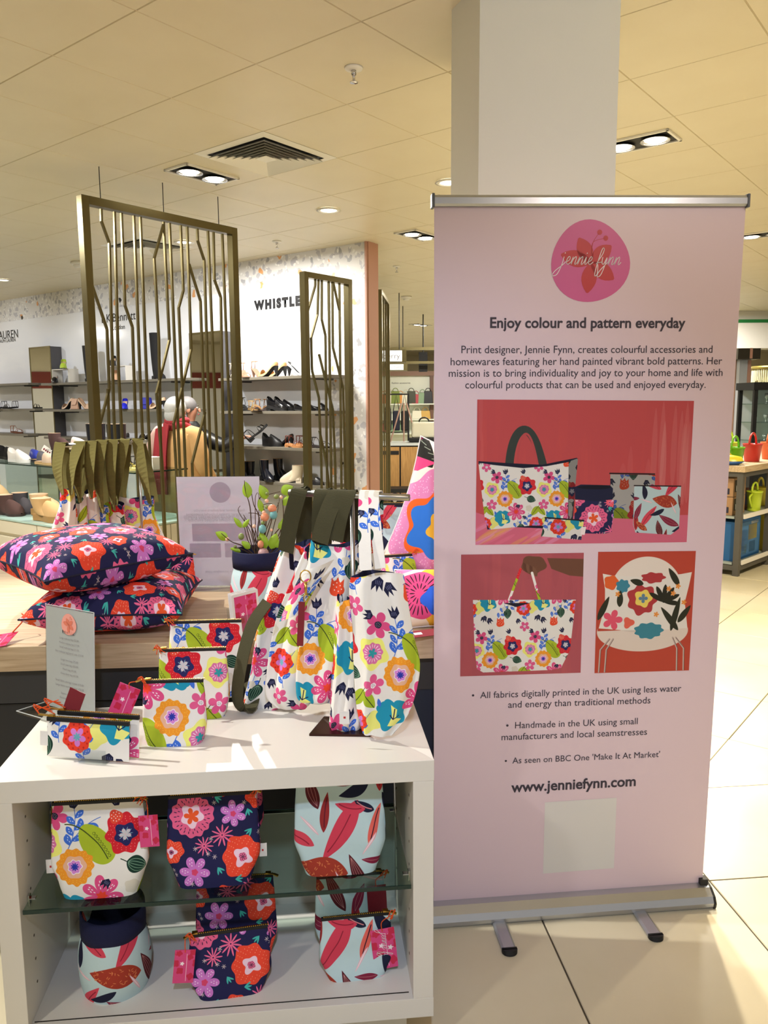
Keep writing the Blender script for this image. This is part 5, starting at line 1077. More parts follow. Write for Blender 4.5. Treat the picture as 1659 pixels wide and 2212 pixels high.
# --- rear stand at the left end of the oak table with olive-strapped totes
R2 = [at_y(150, 962, 2.85), at_y(298, 955, 2.95)]; st2 = thing('bag_stand', 'chrome stand behind the cushions, hung with olive-strapped totes', 'stand', (R2[1][0], R2[1][1], TZ), 0)
O2 = np.array([R2[1][0], R2[1][1], TZ]); rd2 = (R2[1]-R2[0])/np.linalg.norm(R2[1]-R2[0])
mb = MB(); mb.tube([R2[0]-O2-rd2*.03, R2[1]-O2+rd2*.03], .008, 12); mb.build('rail', steel, st2, True); mb = MB(); mb.tube([(0, 0, .005), (0, 0, R2[1][2]-TZ)], .006, 12); mb.build('pole', steel, st2, True); mb = MB(); mb.box(-.12, .06, -.07, .07, 0, .006); mb.build('base_plate', mat('bronze_plate', '#3a2019'), st2)
GB = 'olive-strapped floral totes on the rear stand'
specs = [((130, 160), (118, 158), 1055, 'leftmost floral tote on the rear stand, with yellow print', (.3, .3), 2.80, (140, 172)), ((160, 185), (158, 184), 1072, 'red-topped tote between its neighbours on the rear stand', (.1, .6), 2.84, (176, 184)), ((184, 210), (182, 212), 1062, 'pink and blue printed tote, third on the rear stand', (.7, .1), 2.87, (200, 205)),
         ((206, 236), (206, 250), 1094, 'tote with orange dotted rim, third from the right on the rear stand', (.55, .9), 2.90, (222, 232)), ((224, 268), (215, 280), 1088, 'green-rimmed open tote, second from the right on the rear stand', (.9, .75), 2.93, (246, 252)), ((244, 330), (240, 345), 1075, 'widest floral tote at the right end of the rear stand', (.35, .9), 2.97, (276, 300))]
for k, ((x0, x1), (b0, b1), yt, lb, off, Y, (s0, s1)) in enumerate(specs):
    t, O = loft_bag('tote_bag', lb, 'bag', secs([(x0, x1, yt, .05), (x0-2, x1+4, yt+40, .06), (b0-8, b1+8, yt+90, .07), (b0-8, b1+8, 1195, .07)], Y, dk=.32), FLORAL, off, (.08, 3), 48, k*1.3, GB)
    R = lambda x: R2[0]+(R2[1]-R2[0])*((x-150)/148)+np.array([0, 0, .011])
    for sx, ex in ((s0-11, x0+6), (s1-4, x1-6)) if k in (0, 5) else ((s0-6, (x0+x1)/2),):
        Rx = R(sx+4); ef, eb = at_y(ex, yt+14, Y-.05), at_y(ex+8, yt+10, Y+.05)
        fy = np.array([0, -.014, 0]); band(t, O, [ef, (ef*.5+Rx*.5)+np.array([.004*(k % 3-1), -.03, 0]), Rx+fy-[0, 0, .012], Rx, Rx-fy-[0, 0, .012], (eb*.5+Rx*.5)+[0, .02, 0], eb], .040, webbing, 'strap', [(.55, -.8, 0), (.9, -.3, 0), (1, .1, 0), (1, .1, 0), (1, .1, 0), (1, 0, 0), (1, 0, 0)])
# --- right-hand group on the oak table: bold cushions, leaf pouch, rolled pouches
def upright(label, px0, px1, py, Y, w, h, th, m, off, rz=0., lean=.25, dz=0.):
    c = (at_y(px0, 1300, Y)+at_y(px1, 1300, Y))/2; return cushion(label, (c[0], Y, TZ+h/2*math.cos(lean)+.01+dz), (PI/2-lean, 0, rz), w, h, th, m, off)
_b = at_y(1003, 1132, 2.50); cushion('bold cushion with a large blue and orange bloom, standing beside the banner', (_b[0], 2.50, _b[2]), (PI/2-.12, .32, -.12), .45, .45, .15, BOLD, (.26, .145))
cushion('low cushion with pink dashes and cobalt shape, under the upright bold one', (.215, 2.385, .962), (1.05, 0, .1), .36, .19, .13, BOLD, (.66, -.144))
tg = thing('swing_tag', 'crimson card tag lying by the low cushion next to the banner', 'tag', (.105, 2.245, TZ+.006), .35)
mb = MB(); mb.box(-.05, .06, -.018, .018, 0, .0015); c_ = mb.build('card', maroon, tg, rot=(.25, 0, 0)); mb = MB(); mb.box(-.02, .005, -.006, .006, .0016, .0022); mb.build('white_sticker', paper, c_)
pouch('zip_pouch', 'pale blue pouch with dark red leaves, standing behind the front bags on the table', 'pouch', (.055, 2.62, TZ+.11), .0, .20, .235, .06, LEAFY, (.26, -.45), zipdir=-1, seed=41)
def box_stack():
    t = thing('display_riser', 'low oak riser block carrying the leaf-print pouch behind the bags', 'riser', (.055, 2.64, TZ), 0); mb = MB(); mb.box(-.12, .10, -.07, .09, .001, .108); mb.build('block', oak, t)
box_stack()
pouch('zip_pouch', 'small floral pouch with orange zip thread, between the front tote and the leaf pouch', 'pouch', (.03, 2.40, TZ), .3, .17, .205, .07, FLORAL, (.5, .35), seed=42, rx=-.15)
pouch('zip_pouch', 'red and pink floral pouch leaning behind the basket and olive straps', 'pouch', (-.235, 2.60, TZ), -.2, .20, .26, .06, FLORAL, (.85, .5), seed=43, tassel=False)
pouch('zip_pouch', 'multicoloured floral pouch just behind the middle bag straps on the table', 'pouch', (-.10, 2.62, TZ), .1, .24, .30, .06, FLORAL, (.25, .2), seed=44, tassel=False)
# ------------------------------------------------------------------ shoe wall: lettering, mirrors, shelves
black_ink = mat('black_lettering', '#17171a', .4)
def wall_text(body, xa, xb, y, bold=0., h=None, space=1.):
    s0, z = wall_px(xa, y[0], .014); s1, _ = wall_px(xb, y[1], .014); P = wall_pt(s0, .0155, z)
    o = text(body, 0, s1-s0, 0, None, black_ink, bold=bold, rot=(PI/2, 0, WANG), space=space); o.location = P; o.parent = bpy.data.objects['wall_back']; o.name = 'wall_lettering'
wall_text('WHISTLES', 551, 677, (669, 661), .010, space=1.4); wall_text('L.K.Bennett', 219, 292, (698, 691)); wall_text('London', 243, 269, (713, 710)); wall_text('LAUREN', -8, 38, (734, 725)); wall_text('RALPH LAUREN', -3, 33, (741, 736))
mirror_m = mat('mirror_silver', '#d8dad6', .02, 1.); mside = mat('mirror_side_grey', '#4b4a4e', .4)
def mirror(x0, x1, ytop, label):
    s0, z = wall_px(x0, ytop, .17); s1, _ = wall_px(x1, ytop, .17); P = wall_pt(s0, 0, 0); t = thing('tall_mirror', label, 'mirror', tuple(P), WANG); w = s1-s0
    mb = MB(); mb.box(0, w, -.165, -.014, .3, 2.33); mb.build('casing', mside, t); mb = MB(); mb.box(.018, w-.018, -.1685, -.1655, .32, 2.315); mb.build('mirror_face', mirror_m, t)
    mb = MB()
    for b in ((0, .018, .3, 2.33), (w-.018, w, .3, 2.33), (0, w, 2.312, 2.335)): mb.box(b[0], b[1], -.172, -.165, b[2], b[3])
    mb.build('frame', bronze, t)
mirror(62, 108, 753, 'narrow mirror in a bronze frame, left on the shoe wall'); mirror(408, 479, 722, 'narrow mirror in a bronze frame, between the two right shoe shelving bays')
shelfm = mat('shelf_taupe', '#6d685d', .4)
SH = {}
def shelf(key, x0, x1, y, z, label):
    s0, _ = wall_px(x0, y, .31); s1, _ = wall_px(x1, y, .31); P = wall_pt(s0, 0, z); t = thing('wall_shelf', label, 'shelf', tuple(P), WANG); w = s1-s0; SH[key] = z
    mb = MB(); mb.box(0, w, -.31, -.014, -.028, 0); mb.build('board', shelfm, t, bevel=.002); mb = MB()
    for x in (.12*w, .88*w): mb.box(x-.006, x+.006, -.27, -.013, -.045, -.028); 
    mb.build('bracket', mside, t)
for key, x0, x1, y, lb in (('K1', 88, 408, 822, 'top shelf of the middle shoe bay, carrying tall boots'), ('K2', 92, 402, 884, 'second shelf of the middle shoe bay, carrying the blue pump'), ('K3', 95, 404, 948, 'third shelf of the middle shoe bay, with black flats'),
  ('W1', 471, 706, 813, 'top shelf of the right shoe bay, carrying nude heels'), ('W2', 474, 706, 888, 'second shelf of the right shoe bay, carrying black loafers'), ('W3', 478, 707, 966, 'third shelf of the right shoe bay, carrying buckled sandals'), ('W4', 480, 708, 1042, 'lowest visible shelf of the right shoe bay, carrying ankle boots'),
  ('L1', -60, 61, 829, 'top shelf at the left edge of the photo, empty'), ('L2', -60, 75, 883, 'second shelf at the left edge, carrying strappy sandals'), ('L3', -60, 60, 936, 'third shelf at the left edge, carrying a tan sandal')):
    z = {'1': 1.83, '2': 1.50, '3': 1.15, '4': .80}[key[1]]
    off = .31; A = WA+WN*off; P = at_line((x0+x1)/2, y, A, A+WD); shelf(key, x0, x1, y, round(float(P[2]), 3), lb)
# the shop side seen in the mirrors: rust red frieze over white panels, with lettering
mb = MB(); mb.box(-12.995, -12.95, 2, 24, 1.98, 2.36); struct(mb.build('trim_red_frieze', mat('rust_red', '#7d3326', .6))); mb = MB(); mb.box(-12.995, -12.96, 2, 24, 0, 1.98); struct(mb.build('trim_white_panels', rug_m))
for y_ in (9.6, 12.6, 15.6):
    for b_, s_, z_ in (('RADLEY', .9, 1.62), ('LONDON', .5, 1.45)): o = text(b_, 0, s_, 0, None, black_ink, rot=(PI/2, 0, PI/2), space=1.5); o.location = (-12.955, y_-s_/2, z_); o.parent = bpy.data.objects['wall_left']; o.name = 'wall_lettering'
# ------------------------------------------------------------------ shoes
def hwf(s, p):
    if s < .1: return .75*math.sqrt(max(0, 1-((.1-s)/.1)**2))+.02
    if s < .4: return .75-.09*(s-.1)/.3
    if s < .7: return .66+.34*(s-.4)/.3
    return max(.03, (1-((s-.7)/.3)**p))**.6
def shoe(name, label, kind, loc, ang, col, sole='#1a1a1c', inner='#c9a98c', L=.26, W=.085, group=None, rough=.4, hh=None, shaft=.16, roll=0., pitch=0.):
    t = thing(name, label, 'boot' if 'boot' in name else 'shoe', tuple(loc), ang, group, roll, pitch)
    cm_ = mat('shoe_'+col+str(rough), col, rough); sm = mat('sole_'+sole, sole, .6); im = mat('inner_'+inner, inner, .7)
    P = dict(pump=(.085, 1.5, .004, .74, .045, .02), flat=(.012, 1.6, .008, .66, .045, .026), loafer=(.03, 2.2, .030, .48, .055, .045), sneaker=(.004, 2.2, .028, .42, .07, .055), slipper=(.004, 2.4, .022, .42, .06, .03), boot=(.03, 2.2, .022, .40, .08, .08), mini=(.004, 2.6, .02, .38, .09, .09), platform=(.004, 2.6, .05, .40, .09, .05), tall=(.03, 1.9, .012, .40, .07, .07), sandal=(.01, 2.2, .018, 2, 0, 0), heelsandal=(.075, 1.8, .006, 2, 0, 0))[kind]
    h, p, st, sv, hv, rim = P; h = hh if hh is not None else h
    z0 = lambda s: st+h*(1-min(1, s/.62))**1*(1 if s > .62 else 1)*(lambda q: q*q*(3-2*q))(max(0., 1-s/.66))**.0 if False else st+h*(lambda q: q*q*(3-2*q))(max(0., min(1., 1-s/.68)))
    S = [0, .03, .08, .16, .26, .36, .46, .56, .66, .74, .82, .89, .94, .975, 1.]
    # sole slab
    mb = MB(); V = []
    for s in S:
        w = W/2*hwf(s, p)*1.03
        for y, z in ((-w, z0(s)-st), (w, z0(s)-st), (w, z0(s)), (-w, z0(s))): V.append((s*L, y, max(z, 0)))
    F = [(i*4+k, i*4+(k+1) % 4, (i+1)*4+(k+1) % 4, (i+1)*4+k) for i in range(len(S)-1) for k in range(4)]+[(0, 1, 2, 3), tuple((len(S)-1)*4+k for k in (3, 2, 1, 0))]
    mb.add(V, F)
    if kind in ('pump', 'heelsandal'): a = .008 if kind == 'pump' else .010; mb.add([(x*L, y, z) for x, y, z in ((.0, -.022, h), (.13, -.022, h*.96), (.13, .022, h*.96), (0, .022, h))]+[(.02*L, -a/2, 0), (.02*L+a, -a/2, 0), (.02*L+a, a/2, 0), (.02*L, a/2, 0)], [(0, 1, 2, 3), (7, 6, 5, 4), (0, 4, 5, 1), (1, 5, 6, 2), (2, 6, 7, 3), (3, 7, 4, 0)])
    elif h > .012: mb.box(.01*L, .24*L, -.028, .028, 0, h+st*.5)
    mb.build('sole', sm, t)
    if kind in ('sandal', 'heelsandal'):
        mb = MB()
        for s, hgt, tw_ in ((.78, .035, .011), (.66, .045, .010), (.3 if kind == 'sandal' else .12, .075, .007)):
            w = W/2*hwf(s, p); mb.tube([(s*L+.012*math.cos(a), w*math.cos(a), z0(s)+hgt*math.sin(a)) for a in np.linspace(0, PI, 10)], tw_/2, 6, True, .5)
        mb.tube([(.06*L+.03*math.cos(a)*1.2+.02, .032*math.sin(a), z0(.1)+.072) for a in np.linspace(0, 2*PI, 16)], .0035, 6, False)
        for y in (-.02, .02): mb.tube([(.02*L, y*.8, z0(0)), (.05*L, y, z0(.1)+.07)], .004, 6)
        mb.build('strap', cm_, t, True); return t
    mb = MB()                                               # toe dome
    Sv = [sv+(1-sv)*i/9 for i in range(10)]; V = []; nn = 11
    for i, s in enumerate(Sv):
        w = W/2*hwf(min(s, .995), p); q = i/9; H = (hv*(1-q)**.9 if p < 2.4 else hv*(1-q**2.2)**.75)+.018*(1-q**3)+.006
        for k in range(nn): a = PI*k/(nn-1); V.append((s*L, w*math.cos(a), z0(s)+H*max(0, math.sin(a))**.8))
    mb.add(V, [(i*nn+k, i*nn+k+1, (i+1)*nn+k+1, (i+1)*nn+k) for i in range(9) for k in range(nn-1)])
    if kind in ('boot', 'mini', 'tall', 'platform') and kind != 'platform' or kind == 'platform':
        sh = {'boot': shaft, 'mini': .15, 'platform': .13, 'tall': shaft}[kind]; V = []; n = 20; rows = 9
        for j in range(rows+1):
            v = j/rows; z = st+.0+(sh)*v; xc = L*(.23-.03*v+.22*(1-v)**5); ax = L*(.23+.03*v*(kind == 'tall'))*(1+.75*(1-v)**6); ay = W*(.42+.10*v)*(1 if kind != 'tall' else 1+.15*v)
            for k in range(n): a = 2*PI*k/n; V.append((xc+ax*math.cos(a)*(1 if math.cos(a) > 0 else .98), ay*math.sin(a), z))
        mb.add(V, [(j*n+k, j*n+(k+1) % n, (j+1)*n+(k+1) % n, (j+1)*n+k) for j in range(rows) for k in range(n)]); mb.build('upper', cm_, t, True)
        m2 = MB(); T = V[-n:]; c = np.mean(T, 0); m2.add(T+[tuple(c+(np.array(q)-c)*.82+[0, 0, -.0]) for q in T]+[tuple(c+(np.array(q)-c)*.75+[0, 0, -.05]) for q in T], [(k, (k+1) % n, n+(k+1) % n, n+k) for k in range(n)]+[(n+k, n+(k+1) % n, 2*n+(k+1) % n, 2*n+k) for k in range(n)]+[tuple(2*n+k for k in range(n))]); m2.build('lining', im, t, True)
        return t
    V = []; S2 = [(s, 1) for s in S if s <= sv+.08][::-1]+[(s, -1) for s in S if s <= sv+.08]   # side wall
    if kind != 'slipper':
        for s, sg in S2:
            w = W/2*hwf(s, p); rr = rim*(1+.9*max(0, (.25-s)/.25)**1.5)
            V += [(s*L, sg*w, z0(s)-.001), (s*L-.004*(s < .05), sg*w*.98, z0(s)+rr*.6), (s*L+.003, sg*w*.88, z0(s)+rr)]
        n = len(S2); mb.add(V, [(i*3+k, i*3+k+1, (i+1)*3+k+1, (i+1)*3+k) for i in range(n-1) for k in (0, 1)])
    mb.build('upper', cm_, t, True)
    mi = MB(); V = []
    for s in [x for x in S if x <= sv+.1]: w = W/2*hwf(s, p)*.86; V += [(s*L, -w, z0(s)+.004), (s*L, w, z0(s)+.004)]
    mi.add(V, [(2*i, 2*i+1, 2*i+3, 2*i+2) for i in range(len(V)//2-1)]); mi.build('insole', im, t)
    return t
def on_shelf(key, px, off=.16): A = WA+WN*off; P = at_line(px, 850, A, A+WD); return (P[0], P[1], SH[key]+.0005)
TOL, TOR, OUT = WANG+PI, WANG, WANG-PI/2      # toes left / right along the wall, toes out
# risers
def riser(px0, px1, key, h, label):
    a, b = on_shelf(key, px0, .26), on_shelf(key, px1, .26); w = math.dist(a, b); t = thing('shoe_riser', label, 'riser', a, WANG); mb = MB()
    mb.box(0, w, -.0, .14, h-.008, h); mb.box(0, .008, 0, .14, 0, h-.008); mb.box(w-.008, w, 0, .14, 0, h-.008); mb.build('block', white_lam, t); return (a, b, h)
ra_ = riser(115, 150, 'K1', .17, 'white riser under the lime pump on the middle bay'); rb_ = riser(238, 274, 'K1', .17, 'white riser under the black pump behind the screen bars')
def lift(P, dz): return (P[0], P[1], P[2]+dz)
shoe('pump_shoe', 'lime green pump on top of the left white riser', 'pump', lift(on_shelf('K1', 142, .19), .17), TOR+.3-.9, '#a9c23c')
shoe('pump_shoe', 'black pump beneath the riser that carries the lime pump', 'pump', on_shelf('K1', 122, .19), TOR-.6, '#151517', rough=.25)
shoe('knee_boot', 'black knee boot standing behind the left post of the bronze screen', 'tall', on_shelf('K1', 190, .20), TOR-.3, '#161619', shaft=.42, rough=.7)
shoe('pump_shoe', 'black pump on the second white riser behind the screen bars', 'pump', lift(on_shelf('K1', 250, .19), .17), TOR-.7, '#18181b')
shoe('pump_shoe', 'nude pump beneath the second white riser', 'pump', on_shelf('K1', 254, .19), TOR-.7, '#d3a98a')
shoe('knee_boot', 'black over-knee boot with a pointed toe, right on the top shelf of the middle bay', 'tall', on_shelf('K1', 334, .18), TOR-.2, '#0f0f12', shaft=.50, rough=.8)
shoe('pump_shoe', 'nude pump with toe pointing left, left of the nude clutch', 'pump', on_shelf('K2', 158, .2), TOL, '#cfae92', hh=.10)
shoe('pump_shoe', 'nude pump with toe pointing right, beside the nude clutch', 'pump', on_shelf('K2', 170, .2), TOR, '#cfae92', hh=.10)
shoe('pump_shoe', 'cobalt blue pump on the second shelf', 'pump', on_shelf('K2', 270, .2), TOR-.7, '#1d24b8')
shoe('pump_shoe', 'nude pump right of the cobalt clutch', 'pump', on_shelf('K2', 356, .2), TOL+.1, '#d4b596', hh=.09)
def clutch(px, w, h, col, label, key='K2'):
    P = on_shelf(key, px, .2); t = thing('clutch_bag', label, 'bag', P, WANG); m_ = mat('clutch_'+col, col, .4); mb = MB(); mb.add([(-w/2, -.03, 0), (w/2, -.03, 0), (w/2, .03, 0), (-w/2, .03, 0), (-w*.44, -.012, h), (w*.44, -.012, h), (w*.44, .012, h), (-w*.44, .012, h)], [(3, 2, 1, 0), (4, 5, 6, 7), (0, 1, 5, 4), (1, 2, 6, 5), (2, 3, 7, 6), (3, 0, 4, 7)]); mb.build('body', m_, t, bevel=.006)
    mb = MB(); mb.add([(-w*.44, -.016, h+.001), (w*.44, -.016, h+.001), (w*.30, -.034, h*.42), (-w*.30, -.034, h*.42)], [(0, 1, 2, 3)]); mb.build('flap', m_, t)
clutch(162, .16, .13, '#c39a80', 'nude clutch bag leaning between nude pumps'); clutch(316, .17, .13, '#20279a', 'cobalt blue clutch bag beside the cobalt pump')
shoe('flat_shoe', 'black patterned flat on the third shelf behind the bars', 'flat', on_shelf('K3', 272, .2), TOL, '#2a2424'); shoe('pump_shoe', 'black court shoe on the third shelf behind the bars', 'pump', on_shelf('K3', 330, .2), TOL+.1, '#1c1a1c', hh=.07)
shoe('strappy_sandal', 'black strappy sandal on the second left-edge shelf', 'sandal', on_shelf('L2', 12, .2), OUT+.3, '#1b1b1d'); shoe('strappy_sandal', 'grey strappy sandal right of the black one on the left-edge shelf', 'sandal', on_shelf('L2', 36, .2), OUT+.3, '#5a5350'); shoe('leather_sandal', 'tan sandal on the third left-edge shelf', 'sandal', on_shelf('L3', 20, .2), TOR, '#9c5a34', '#6b3c24')
shoe('heeled_sandal', 'pale strappy heel at the left end of the top right-bay shelf', 'heelsandal', on_shelf('W1', 496, .18), TOR-.4, '#dccbb4', '#2a2522'); shoe('heeled_sandal', 'rose gold strappy heel on the top right-bay shelf', 'heelsandal', on_shelf('W1', 523, .2), TOR-.5, '#b98a70', '#8a6a56'); shoe('heeled_sandal', 'rose gold strappy heel with raised ankle loop', 'heelsandal', on_shelf('W1', 548, .14), TOR-.3, '#b98a70', '#8a6a56', hh=.09)
shoe('pump_shoe', 'tan pump with toe pointing left on the top right-bay shelf', 'pump', on_shelf('W1', 600, .25), TOL, '#cda26d', hh=.10); shoe('pump_shoe', 'tan pump just right of its twin, heel showing', 'pump', on_shelf('W1', 619, .12), TOL, '#cda26d', hh=.10); shoe('pump_shoe', 'silver pump with black lining, toe pointing right', 'pump', on_shelf('W1', 624, .2), TOR, '#c9ccd2', inner='#141416', hh=.10, rough=.2)
shoe('heeled_sandal', 'black strappy heel at the left of the second right-bay shelf', 'heelsandal', on_shelf('W2', 506, .18), TOR-.4, '#17171a', '#141414', hh=.09); shoe('heeled_sandal', 'black strappy heel beside the screen post on the second shelf', 'heelsandal', on_shelf('W2', 519, .2), TOR-.3, '#17171a', '#141414', hh=.06)
shoe('strappy_sandal', 'gold flat sandal on the second right-bay shelf', 'sandal', on_shelf('W2', 540, .2), TOR-.5, '#b8955a', '#8c7046'); shoe('heeled_sandal', 'leopard strappy sandal left of the black loafers', 'heelsandal', on_shelf('W2', 556, .2), TOR-.8, '#a87848', '#2a2020', hh=.04); shoe('heeled_sandal', 'leopard strappy sandal tucked behind the first black loafer', 'heelsandal', on_shelf('W2', 575, .1), TOR-.8, '#a87848', '#2a2020', hh=.04)
shoe('chunky_loafer', 'chunky black loafer in front on the second right-bay shelf', 'loafer', on_shelf('W2', 578, .24), TOR, '#121215', '#101012', '#1c1c1c', rough=.2); shoe('chunky_loafer', 'chunky black loafer behind the front one', 'loafer', on_shelf('W2', 594, .14), TOR, '#121215', '#101012', '#1c1c1c', rough=.2); shoe('flat_shoe', 'black pointed flat right of the loafers', 'flat', on_shelf('W2', 636, .2), TOR, '#141416', rough=.2); shoe('flat_shoe', 'black shoe at the right end of the second shelf, behind the screen post', 'flat', on_shelf('W2', 664, .16), TOR, '#141416', rough=.2)
shoe('buckle_sandal', 'black buckled sandal on the third right-bay shelf', 'sneaker', on_shelf('W3', 566, .2), TOR, '#151518', rough=.5); shoe('pump_shoe', 'black pump with tan lining behind the buckled sandals', 'pump', on_shelf('W3', 630, .14), TOL, '#201a1a', inner='#9c7350'); shoe('lug_sandal', 'brown lug-soled sandal on the third right-bay shelf', 'sandal', on_shelf('W3', 617, .22), TOR-.2, '#6b2f22', '#b07a4c', hh=.02); shoe('lug_sandal', 'second brown lug-soled sandal beside the first', 'sandal', on_shelf('W3', 640, .16), TOR-.2, '#6b2f22', '#b07a4c', hh=.02); shoe('leather_sandal', 'black sandal right of the screen post on the third shelf', 'sandal', on_shelf('W3', 668, .2), TOR, '#191315', '#231a18')
shoe('chelsea_boot', 'black chelsea boot leftmost on the lowest shelf, partly behind the post', 'boot', on_shelf('W4', 520, .2), TOL+2.4, '#19181b', rough=.25); shoe('chelsea_boot', 'black chelsea boot right of the screen post on the lowest shelf', 'boot', on_shelf('W4', 544, .16), TOL+.3, '#19181b', rough=.25); shoe('lace_boot', 'navy lace-up boot on the lowest shelf', 'boot', on_shelf('W4', 562, .22), TOR-.4, '#15171f', rough=.22, shaft=.19); shoe('chelsea_boot', 'glossy black chelsea boot with toe pointing right', 'boot', on_shelf('W4', 590, .14), TOR-.2, '#0e0e10', rough=.12, shaft=.2)
shoe('lace_boot', 'beige lace-up ankle boot with toe pointing left', 'boot', on_shelf('W4', 650, .2), TOL+.2, '#cfc2a8', '#d8ccb6', rough=.7, shaft=.15); shoe('flat_shoe', 'small black shoe beside the beige boot', 'flat', on_shelf('W4', 652, .26), TOR, '#17171a')
# ------------------------------------------------------------------ shoe plinth and glass table
PC = np.array([-2.10, 5.62]); pf = np.array([-.8041, .5946]); ps = np.array([.5946, .8041])
plinth = thing('shoe_plinth', 'long cream plinth with drawers and a pale aqua glass top before the shoe wall', 'plinth', (PC[0], PC[1], 0), math.atan2(pf[1], pf[0]))
mb = MB(); mb.box(0, 3.2, -.98, -.02, .08, .635); mb.build('carcass', mat('plinth_cream', '#dcd5c2', .45), plinth); mb = MB(); mb.box(.05, 3.15, -.93, -.06, 0, .08); mb.build('kick', mat('kick_grey', '#77736a', .6), plinth)
drm = mat('plinth_cream', '#dcd5c2', .45)
for k in range(4):
    mb = MB(); mb.box(.01+k*.8, .80+k*.8, -.022, -.004, .09, .50); mb.build('drawer_front', drm, plinth, bevel=.002); mb = MB(); mb.box(.01+k*.8, .80+k*.8, -.022, -.004, .53, .632); mb.build('upper_front', drm, plinth, bevel=.002)
for k in range(15): mb = MB(); mb.box(-.014, -.0, -.97+k*.063, -.97+k*.063+.055, .09, .63); mb.build('side_slat', drm, plinth)
mb = MB(); mb.box(-.02, 3.22, -1.0, .0, .636, .65); mb.build('aqua_glass_top', mat('aqua_glass', '#b4d2cc', .12), plinth)
gt = thing('glass_riser_table', 'glass box table standing on the white plinth, covered with shoes', 'glass table', (PC[0], PC[1], .65), math.atan2(pf[1], pf[0]))
gx0, gx1, gy0, gy1 = .12, 3.0, -.96, -.44; GZ = .40
mb = MB(); mb.box(gx0, gx1, gy0, gy1, GZ-.010, GZ); mb.build('top_pane', glass_g, gt); mb = MB()
for b in ((gx0-.003, gx1, gy1, gy1+.004), (gx0-.004, gx0, gy0, gy1)): mb.box(b[0], b[1], b[2], b[3], GZ-.011, GZ+.0003)
mb.build('polished_edge', glass_edge, gt)
for x in (gx0+.02, .9, 1.55, 2.3): mb = MB(); mb.box(x, x+.008, gy0+.03, gy1-.03, .001, GZ-.011); mb.build('glass_upright', glass, gt)
mb = MB(); mb.box(gx0+.03, gx1-.03, gy0+.03, gy0+.038, .001, GZ-.011); mb.build('glass_back', glass, gt)
def on_gt(px, y=1000, z=1.0505): return at_z(px, y, z)
def pt(px, py, z): P = at_z(px, py, z); return (P[0], P[1], z)
ZGT, ZPL = 1.051, .651
def gpos(px, dep):   # on the glass table at a depth dep behind its front edge
    A = PC+ps*(.42+dep); P = at_line(px, 990, A, A+pf); return (P[0], P[1], ZGT)
def ppos(px, dep): A = PC+ps*dep; P = at_line(px, 1090, A, A+pf); return (P[0], P[1], ZPL)
shoe('slipper_boot', 'black suede slip-on at the left edge of the glass table', 'sneaker', gpos(2, .3), WANG, '#121214', '#1d1d1f', L=.29, W=.11, rough=.9)
shoe('white_trainer', 'plain white trainer on the glass table', 'sneaker', gpos(22, .12), WANG+.1, '#e8e6e4', '#eeeeee', L=.29, W=.105)
shoe('mule_shoe', 'royal blue mule behind the white trainer', 'slipper', gpos(58, .38), WANG, '#2c3a9a', '#2b2b35', L=.26, W=.1)
shoe('slipper', 'grey suede slipper beside the white trainer', 'slipper', gpos(70, .2), WANG+.1, '#5b5b64', '#2b2b30', L=.27, W=.11, rough=.9)
shoe('slipper', 'beige suede slipper with pale sole on the glass table', 'slipper', gpos(80, .1), WANG+.1, '#c6b09c', '#c7a878', L=.28, W=.115, rough=.9)
shoe('fluffy_slipper', 'black chunky sandal at the right of the slippers', 'sneaker', gpos(118, .12), WANG, '#131315', '#131315', L=.22, W=.11, rough=.9)
rz_ = thing('shoe_riser', 'small clear riser on the glass table carrying the pale sandals', 'riser', gpos(150, .3), WANG); mb = MB(); mb.box(-.20, .24, -.10, .12, .125, .131); mb.box(-.20, -.195, -.10, .12, 0, .125); mb.box(.235, .24, -.10, .12, 0, .125); mb.build('block', acr, rz_)
P = gpos(148, .3); shoe('chunky_sandal', 'pale pink chunky cross-strap sandal on top of the glass-table riser', 'slipper', (P[0], P[1]-.06, ZGT+.132), WANG+.2, '#d8c4bd', '#d9c9a8', L=.27, W=.105); shoe('chunky_sandal', 'second pale cross-strap sandal behind the first', 'slipper', (P[0]-.05, P[1]+.05, ZGT+.132), WANG+.2, '#e2d8d2', '#d9c9a8', L=.27, W=.1)
P = gpos(112, .3); shoe('short_boot', 'plum brown suede short boot left of the pale chunky sandals', 'mini', (P[0], P[1], ZGT+.10), WANG+.2, '#4a3534', '#5b4540', L=.25, W=.105, rough=.95)
pr_ = thing('price_card', 'white price card with dark blocks leaning on the plum boot', 'card', (P[0]+.02, P[1]-.12, ZGT+.11), WANG+.35, None, -.2, .55); mb = MB(); mb.box(-.065, .065, -.001, .001, -.028, .028); c_ = mb.build('card', paper, pr_); mb = MB()
for k in range(4): mb.box(-.05+k*.022, -.036+k*.022, -.0018, -.0011, -.014, .004)
mb.build('printed_blocks', maroon, c_)
P = gpos(104, .3); rz_ = thing('shoe_riser', 'low white riser under the plum boot', 'riser', (P[0]+.08, P[1]-.02, ZGT), WANG); mb = MB(); mb.box(-.10, .16, -.08, .08, 0, .099); mb.build('block', white_lam, rz_)
P = ppos(212, .75); wb_m = mat('quilted_nylon', '#14161d', .35, bump=.9, bscale=26)
for dx, lb in ((0., 'tall quilted black snow boot left of the bronze post'), (.30, 'tall quilted black snow boot right of the bronze post')):
    o = shoe('snow_boot', lb, 'boot', (P[0]+.0+dx*.8, P[1]-dx*.6, ZGT+.0), WANG-.3, '#15171e', shaft=.34, L=.26, W=.16, rough=.35)
